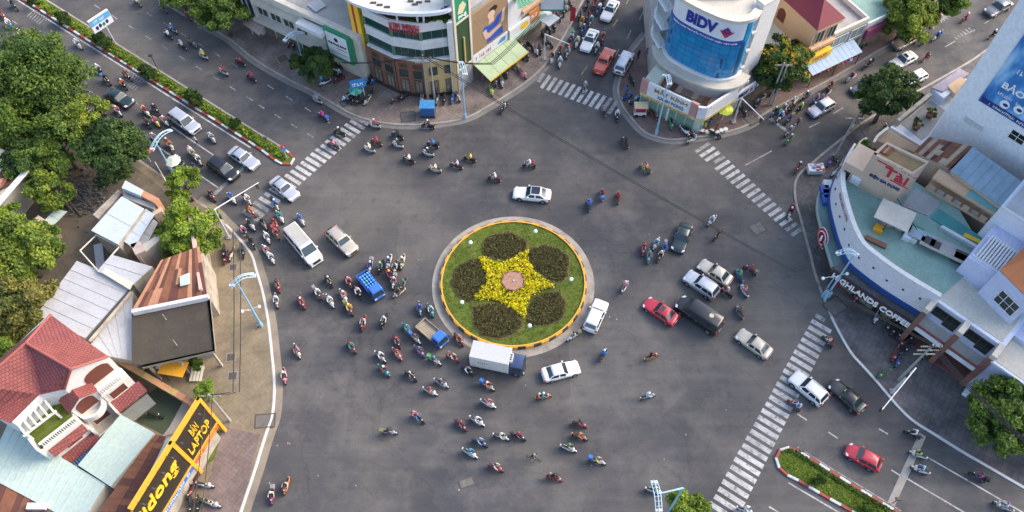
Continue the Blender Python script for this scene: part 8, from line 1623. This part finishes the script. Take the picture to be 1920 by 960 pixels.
arch_lamp((1238, 985), 915, (1226, 900), (1236, 960), 'pale blue street lamp arm reaching in from the bottom edge')
def globe_arm(px, py, z, dx, lab, base):
    x, y = G(*base); t = thing('double_globe_lamp', (x, y, .1), lab, 'street lamp', 'double globe lamps on poles')
    MB().tube((x, y, .05), (x, y, z + .1), .08, .06, 8).build('pole', M_LB, t)
    for s_ in (-1, 1):
        P = Vector((x, y, z)); Q = P + Vector((s_ * dx, s_ * .3, .25)); MB().path([P, P.lerp(Q, .5) + Vector((0, 0, .18)), Q], .035, 6).build('arm', FRW, t); MB().ball(Q, .2, 10, 7).build('globe', M_GLOBE, t, smooth=True)
globe_arm(1565, 517, 4.6, 1.4, 'double globe lamp below the coffee shop corner', (1540, 557)); globe_arm(470, 580, 3.2, .9, 'double globe lamp on the left pavement', (485, 606))
def signal(base, top, arm, label):
    x, y = G(*base); h = Hrow(base, top[1]); e = Vector((*G(*arm, h), h)); t = thing('traffic_light', (x, y, .1), label, 'traffic light', 'traffic lights with long arms'); T = Vector((x, y, h))
    MB().tube((x, y, 0), T, .14, .10, 10).build('pole', M_STEEL, t); MB().tube(T, e, .07, .045, 8).build('arm', flat('arm_white', (.70, .70, .69), .4), t); d = (e - T).normalized(); MB().box(x - .3, x + .3, y - .3, y + .3, .05, .3).build('footing', M_POST, t)
    c_ = e - d * .3 - Vector((0, 0, .45)); hd = MB().box(c_.x - .16, c_.x + .16, c_.y - .14, c_.y + .14, c_.z - .42, c_.z + .42).build('signal_head', FRD, t)
    for k, cl_ in enumerate(((.30, .02, .02), (.32, .20, .02), (.02, .25, .10))): MB().tube((c_.x, c_.y - .14, c_.z + .26 - k * .26), (c_.x, c_.y - .18, c_.z + .26 - k * .26), .09, .09, 8).build('lens', flat('lens_%d' % k, cl_, .3), hd)
    c_ = T + d * .2 - Vector((0, 0, 1.6)); MB().box(c_.x - .14, c_.x + .14, c_.y - .12, c_.y + .12, c_.z - .35, c_.z + .35).build('signal_head', FRD, t)
signal((430, 446), (405, 393), (485, 342), 'traffic light with a white arm over the waiting bikes')
signal((1020, 112), (1018, 64), (1068, 83), 'traffic light with a white arm at the street beside the bank')
signal((1375, 230), (1390, 184), (1432, 224), 'traffic light with a white arm near the bank tree')
signal((1672, 735), (1706, 690), (1654, 768), 'traffic light with a white arm at the lower right avenue')
# utility poles, transformer kiosk, cables
def upole(base, h, label, arms=2, tw=None):
    x, y = G(*base); t = thing('utility_pole', (x, y, .1), label, 'utility pole', 'utility poles'); MB().tube((x, y, 0), (x, y, h), .17, .10, 10).build('pole', M_POST, t)
    if tw: MB().tube((x + tw, y, 0), (x + tw, y, h * .92), .15, .10, 10).build('pole', M_POST, t)
    for k in range(arms): MB().box(x - 1.1, x + 1.1, y - .06, y + .06, h - .5 - k * .9, h - .36 - k * .9).build('cross_arm', M_POST, t)
    for k in range(4): MB().tube((x - .9 + k * .6, y, h - .36), (x - .9 + k * .6, y, h - .12), .05, .04, 6).build('insulator', W_BRICK, t)
    return (x, y, h)
pA = upole((803, 190), 8.6, 'double concrete utility pole before the jewellery shop', 2, .9); pB = upole((1684, 713), 9.0, 'utility pole at the right hand pavement near the lilac townhouse', 3); pC = upole((432, 790), 7.5, 'utility pole above the orange sign frame', 1); pD = upole((1562, 300), 8.5, 'leaning utility pole behind the clothes stall', 1); pE = upole((475, 64), 8.0, 'twin utility pole beside the tree at the top', 1, .6); pF = upole((1440, 198), 8.0, 'utility pole under the bank tree', 1, .5)
M_CABLE = flat('cable_black', (.012, .012, .013), .6)
def cable(a, b, label, sag=.5, n=3, spread=.25, r=.035):
    t = thing('overhead_cable', a, label, 'cable', 'overhead cables')
    for k in range(n):
        o = Vector(((k - (n - 1) / 2) * spread, 0, -k * .12)); pts = [Vector(a).lerp(Vector(b), s_) + o - Vector((0, 0, sag * 4 * s_ * (1 - s_))) for s_ in np.linspace(0, 1, 15)]; MB().path(pts, r, 5).build('wire', M_CABLE, t)
cable(pA, pB, 'long overhead cables crossing the junction to the right', 1.2, 2, .5, .045); cable((*G(640, 116, 7), 7), pA, 'overhead cables left of the double utility pole', .5, 3, .2, .035); cable(pA, (*G(922, 118, 7.5), 7.5), 'overhead cables from the double pole to the green awning', .5, 3, .2, .035); cable((*G(922, 118, 7.5), 7.5), (*G(1010, 30, 8), 8), 'overhead cables above the advert houses', .4, 3, .2, .05)
cable(pB, (*G(1990, 880, 8.5), 8.5), 'overhead cables leaving the right hand pole', .8, 4, .3, .04); cable((*G(437, 430, 7), 7), (*G(437, 735, 7), 7), 'left pair of cables above the left pavement', .4, 1, r=.055); cable((*G(450, 455, 7), 7), (*G(449, 735, 7), 7), 'right pair of cables above the left pavement', .4, 1, r=.055); cable((*G(437, 735, 7), 7), pC, 'short cables to the pole above the orange sign', .2, 2, .6); cable(pC, (*G(362, 1010, 7), 7), 'cables above the mauve pavement beside the phone shop', .5, 2, .7, .04); cable(pD, (*G(1720, 430, 9), 9), 'cable drooping over the green roof deck', .6, 2, .1, .04)
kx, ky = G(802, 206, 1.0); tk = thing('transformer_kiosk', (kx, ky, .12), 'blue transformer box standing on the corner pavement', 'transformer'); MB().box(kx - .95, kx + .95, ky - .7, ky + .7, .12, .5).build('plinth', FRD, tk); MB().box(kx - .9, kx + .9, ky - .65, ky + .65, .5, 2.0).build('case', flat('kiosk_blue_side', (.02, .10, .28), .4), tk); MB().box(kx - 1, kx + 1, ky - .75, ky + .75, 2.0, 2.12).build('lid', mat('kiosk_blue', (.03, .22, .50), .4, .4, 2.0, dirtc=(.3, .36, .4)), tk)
bx_, by_ = G(676, 178, 1.0); ts = thing('blue_sign_board', (bx_, by_, .12), 'blue sign board on two posts among the parked motorbikes', 'sign'); fb2 = Fac(G(668, 186), G(686, 182)); 
for u in (.1, fb2.L - .1): fb2.box('post', u - .05, u + .05, .1, 3.3, -.05, .05, FRW, ts)
fb2.box('board', -.4, fb2.L + .4, 2.1, 3.5, -.1, .1, flat('board_sky_blue', (.04, .22, .52), .5), ts); print_marks(fb2, '', -.1, fb2.L + .1, 2.5, 3.1, .1, S_WHITEL, ts)
mo = thing('market_umbrella', G(670, 168), 'green and white parasol left of the blue sign board', 'umbrella'); 
def parasol(t, px, py, h, r_, mats_, n=8):
    x, y = G(px, py, h); MB().tube((x, y, .1), (x, y, h), .035, .03, 6).build('pole', FRW, t)
    for k in range(n):
        a, b = 2 * math.pi * k / n, 2 * math.pi * (k + 1) / n; mk('canopy_panel', [(x, y, h), (x + r_ * math.cos(a), y + r_ * math.sin(a), h - r_ * .3), (x + r_ * math.cos(b), y + r_ * math.sin(b), h - r_ * .3)], [(0, 1, 2)], mats_[k % len(mats_)], t)
parasol(mo, 666, 166, 2.3, 1.0, [S_GREEN, mat('parasol_teal', (.12, .35, .32), .7, .2)]); t = thing('parasol', G(270, 285), 'red parasol at the kerb beside the dark tree', 'umbrella'); parasol(t, 270, 282, 2.4, .85, [flat('parasol_red', (.52, .03, .04), .7)])
t = thing('parasol', G(323, 303), 'cream parasol cart among the bikes beside the arched lamp', 'umbrella'); parasol(t, 323, 299, 2.0, 1.0, [flat('parasol_cream', (.52, .52, .42), .7), flat('parasol_mint', (.45, .52, .45), .7)]); t = thing('parasol', G(1360, 205), 'lime parasol beside the eyewear shop', 'umbrella'); parasol(t, 1361, 202, 2.5, 1.1, [flat('parasol_lime', (.52, .60, .06), .7)]); t = thing('parasol', G(1600, 108), 'blue parasol at the end of the blue awning', 'umbrella'); parasol(t, 1591, 107, 2.2, .7, [flat('parasol_blue', (.08, .22, .48), .7)])
# median billboard
b0_, b1_ = G(178, 64, 3.4), G(214, 40, 3.4); bb = thing('median_billboard', G(219, 96), 'slanted blue and white billboard on a post in the long median', 'billboard'); fbb = Fac(b0_, b1_); fbb.box('panel', 0, fbb.L, 3.4, 5.5, -.35, .0, W_WHITE, bb); fbb.box('blue_print', .05, fbb.L - .05, 4.5, 5.45, .0, .02, flat('print_sky', (.10, .34, .58), .5), bb); fbb.box('white_print', .05, fbb.L - .05, 3.45, 4.5, .0, .02, SIGN_W, bb)
for k in range(4): flat_shape(fbb, ell(.7 + k * .55, 4.0 + .1 * (k % 2), .22, .32), .025, S_NAVY if k != 2 else S_GREEN, bb, 'print_figure')
print_marks(fbb, '', .3, fbb.L - .3, 4.75, 5.2, .02, S_WHITEL, bb, .02, depth=.02); fbb.box('rust_back', 0, fbb.L, 3.4, 5.5, -.42, -.35, RUST_L, bb); x, y = fbb.pt(fbb.L * .6, 0, -.2).xy; MB().tube((x, y, .2), (x, y, 3.5), .11, .1, 8).build('post', M_STEEL, bb)
# small signs
x, y = G(539, 300); t = thing('road_sign', (x, y, .2), 'red no entry disc above a blue arrow disc at the median tip', 'sign'); MB().tube((x, y, .2), (x, y, 3.0), .04, .04, 8).build('post', FRW, t)
for z, m_ in ((2.75, S_RED), (2.15, flat('sign_arrow_blue', (.04, .20, .50), .4))): MB().tube((x, y - .06, z), (x + .02, y - .09, z), .34, .34, 16).build('disc', m_, t)
MB().box(x - .22, x + .22, y - .115, y - .092, 2.7, 2.8).build('white_bar', S_WHITEL, t)
for px, py, h, lab in ((299, 136, 3.2, 'short dark camera post on the long median'), (508, 288, 3.0, 'short dark camera post near the median tip'), (1493, 856, 2.0, 'short marker post on the rounded median'), (1673, 944, 1.6, 'short dark post at the end of the beige stop line')):
    x, y = G(px, py); t = thing('camera_post', (x, y, .2), lab, 'post', 'short posts on the medians'); MB().tube((x, y, .1), (x, y, h), .05, .04, 8).build('post', FRD, t); MB().box(x - .3, x + .2, y - .15, y + .15, h - .05, h + .22).build('head', FRD, t)
x, y = G(1556, 548); t = thing('flag', (x, y, .12), 'red and green flag leaning at the foot of the pale blue lamp', 'flag'); MB().tube((x, y, .1), (x + .1, y + .2, 2.6), .03, .03, 6).build('pole', FRW, t); MB().hexa([(x, y, 1.0), (x + .9, y + .3, 1.0), (x + .9, y + .33, 1.0), (x, y + .03, 1.0), (x + .1, y + .2, 2.5), (x + .8, y + .45, 2.3), (x + .8, y + .48, 2.3), (x + .1, y + .23, 2.5)]).build('cloth', S_RED, t)
x, y = G(1549, 556); t = thing('utility_cabinet', (x, y, .12), 'small pale blue cabinet at the foot of the coffee shop lamp', 'cabinet'); MB().box(x - .3, x + .3, y - .25, y + .25, .12, 1.1).build('case', M_LB, t); MB().box(x - .34, x + .34, y - .29, y + .29, 1.1, 1.18).build('lid', M_LB2, t)
# food cart and clothes stall
x, y = G(1200, 209, .8); t = thing('food_cart', (x, y, .12), 'red and white food cart by the eyewear shop kerb', 'cart'); MB().box(x - .8, x + .8, y - .45, y + .45, .5, 1.1).build('cabinet', W_WHITE, t); MB().box(x - .82, x + .82, y - .47, y + .47, 1.1, 1.18).build('counter', S_RED, t); MB().box(x - .9, x + .9, y - .6, y + .6, 1.95, 2.05).build('canopy', mat('cart_canopy', (.58, .50, .30), .7, .4, 3, dirtc=(.5, .1, .1)), t)
for a, b in ((-.7, -.4), (.7, -.4), (.7, .4), (-.7, .4)): MB().tube((x + a, y + b, 1.1), (x + a, y + b, 1.95), .02, .02, 5).build('post', FRW, t)
for s_ in (-.5, .5): MB().tube((x + s_, y - .5, .38), (x + s_, y - .42, .38), .28, .28, 12).build('wheel', M_TYRE, t)
x, y = G(1531, 314, .8); t = thing('clothes_stall', (x, y, .12), 'small stall heaped with pale and purple clothes at the right corner', 'stall'); MB().box(x - 1.0, x + 1.0, y - .6, y + .6, .12, .8).build('table', FRW, t)
for k in range(12): a, b = random.uniform(-.9, .9), random.uniform(-.5, .5); MB().ball((x + a, y + b, .85), random.uniform(.14, .26), 7, 5, 1.2, .9, .6).build('garment', random.choice([cl_ for cl_ in (flat('garment_white', (.6, .6, .62), .9), flat('garment_lilac', (.32, .28, .48), .9), flat('garment_red', (.45, .08, .08), .9), flat('garment_blue', (.2, .3, .5), .9))]), t)
# market clutter by the eyewear corner: buckets and baskets
KB = [('red', S_RED), ('yellow', S_YEL), ('blue', S_BLUE), ('green', S_GREEN), ('orange', S_ORANGE), ('white', S_WHITEL)]
for k, (px, py) in enumerate(((1316, 246), (1326, 249), (1334, 247), (1345, 250), (1352, 246), (1360, 244))):
    x, y = G(px, py, .3); t = thing('bucket', (x, y, .12), f'{KB[k][0]} bucket of the row at the eyewear shop corner', 'bucket', 'buckets at the eyewear corner'); MB().tube((x, y, .12), (x, y, .55), .22, .30, 12).build('pail', KB[k][1], t); MB().tube((x, y, .5), (x, y, .56), .31, .31, 12).build('rim', FRW, t)
# guard rail by the trees
t = thing('guard_rail', G(300, 330), 'beige guard rail at the kerb left of the round bright tree', 'railing'); a, b = Vector((*G(292, 306, .8), .8)), Vector((*G(318, 352, .8), .8))
for z in (.5, 1.0): MB().tube((a.x, a.y, z), (b.x, b.y, z), .06, .06, 6).build('rail', W_CREAM, t)
for s_ in np.linspace(0, 1, 5): p = a.lerp(b, s_); MB().tube((p.x, p.y, .1), (p.x, p.y, 1.05), .06, .06, 6).build('post', W_CREAM, t)
t = thing('bench', G(369, 698), 'pale wooden bench beside the dark roofed building', 'bench'); x, y = G(369, 700, .5)
for k in range(4): MB().box(x - .7 + k * .36, x - .42 + k * .36, y - .9, y + .9, .42, .47).build('slat', W_CREAM, t)
for s_ in (-.7, .7): MB().box(x - .65, x + .65, y + s_ - .05, y + s_ + .05, .1, .42).build('leg', M_POST, t)
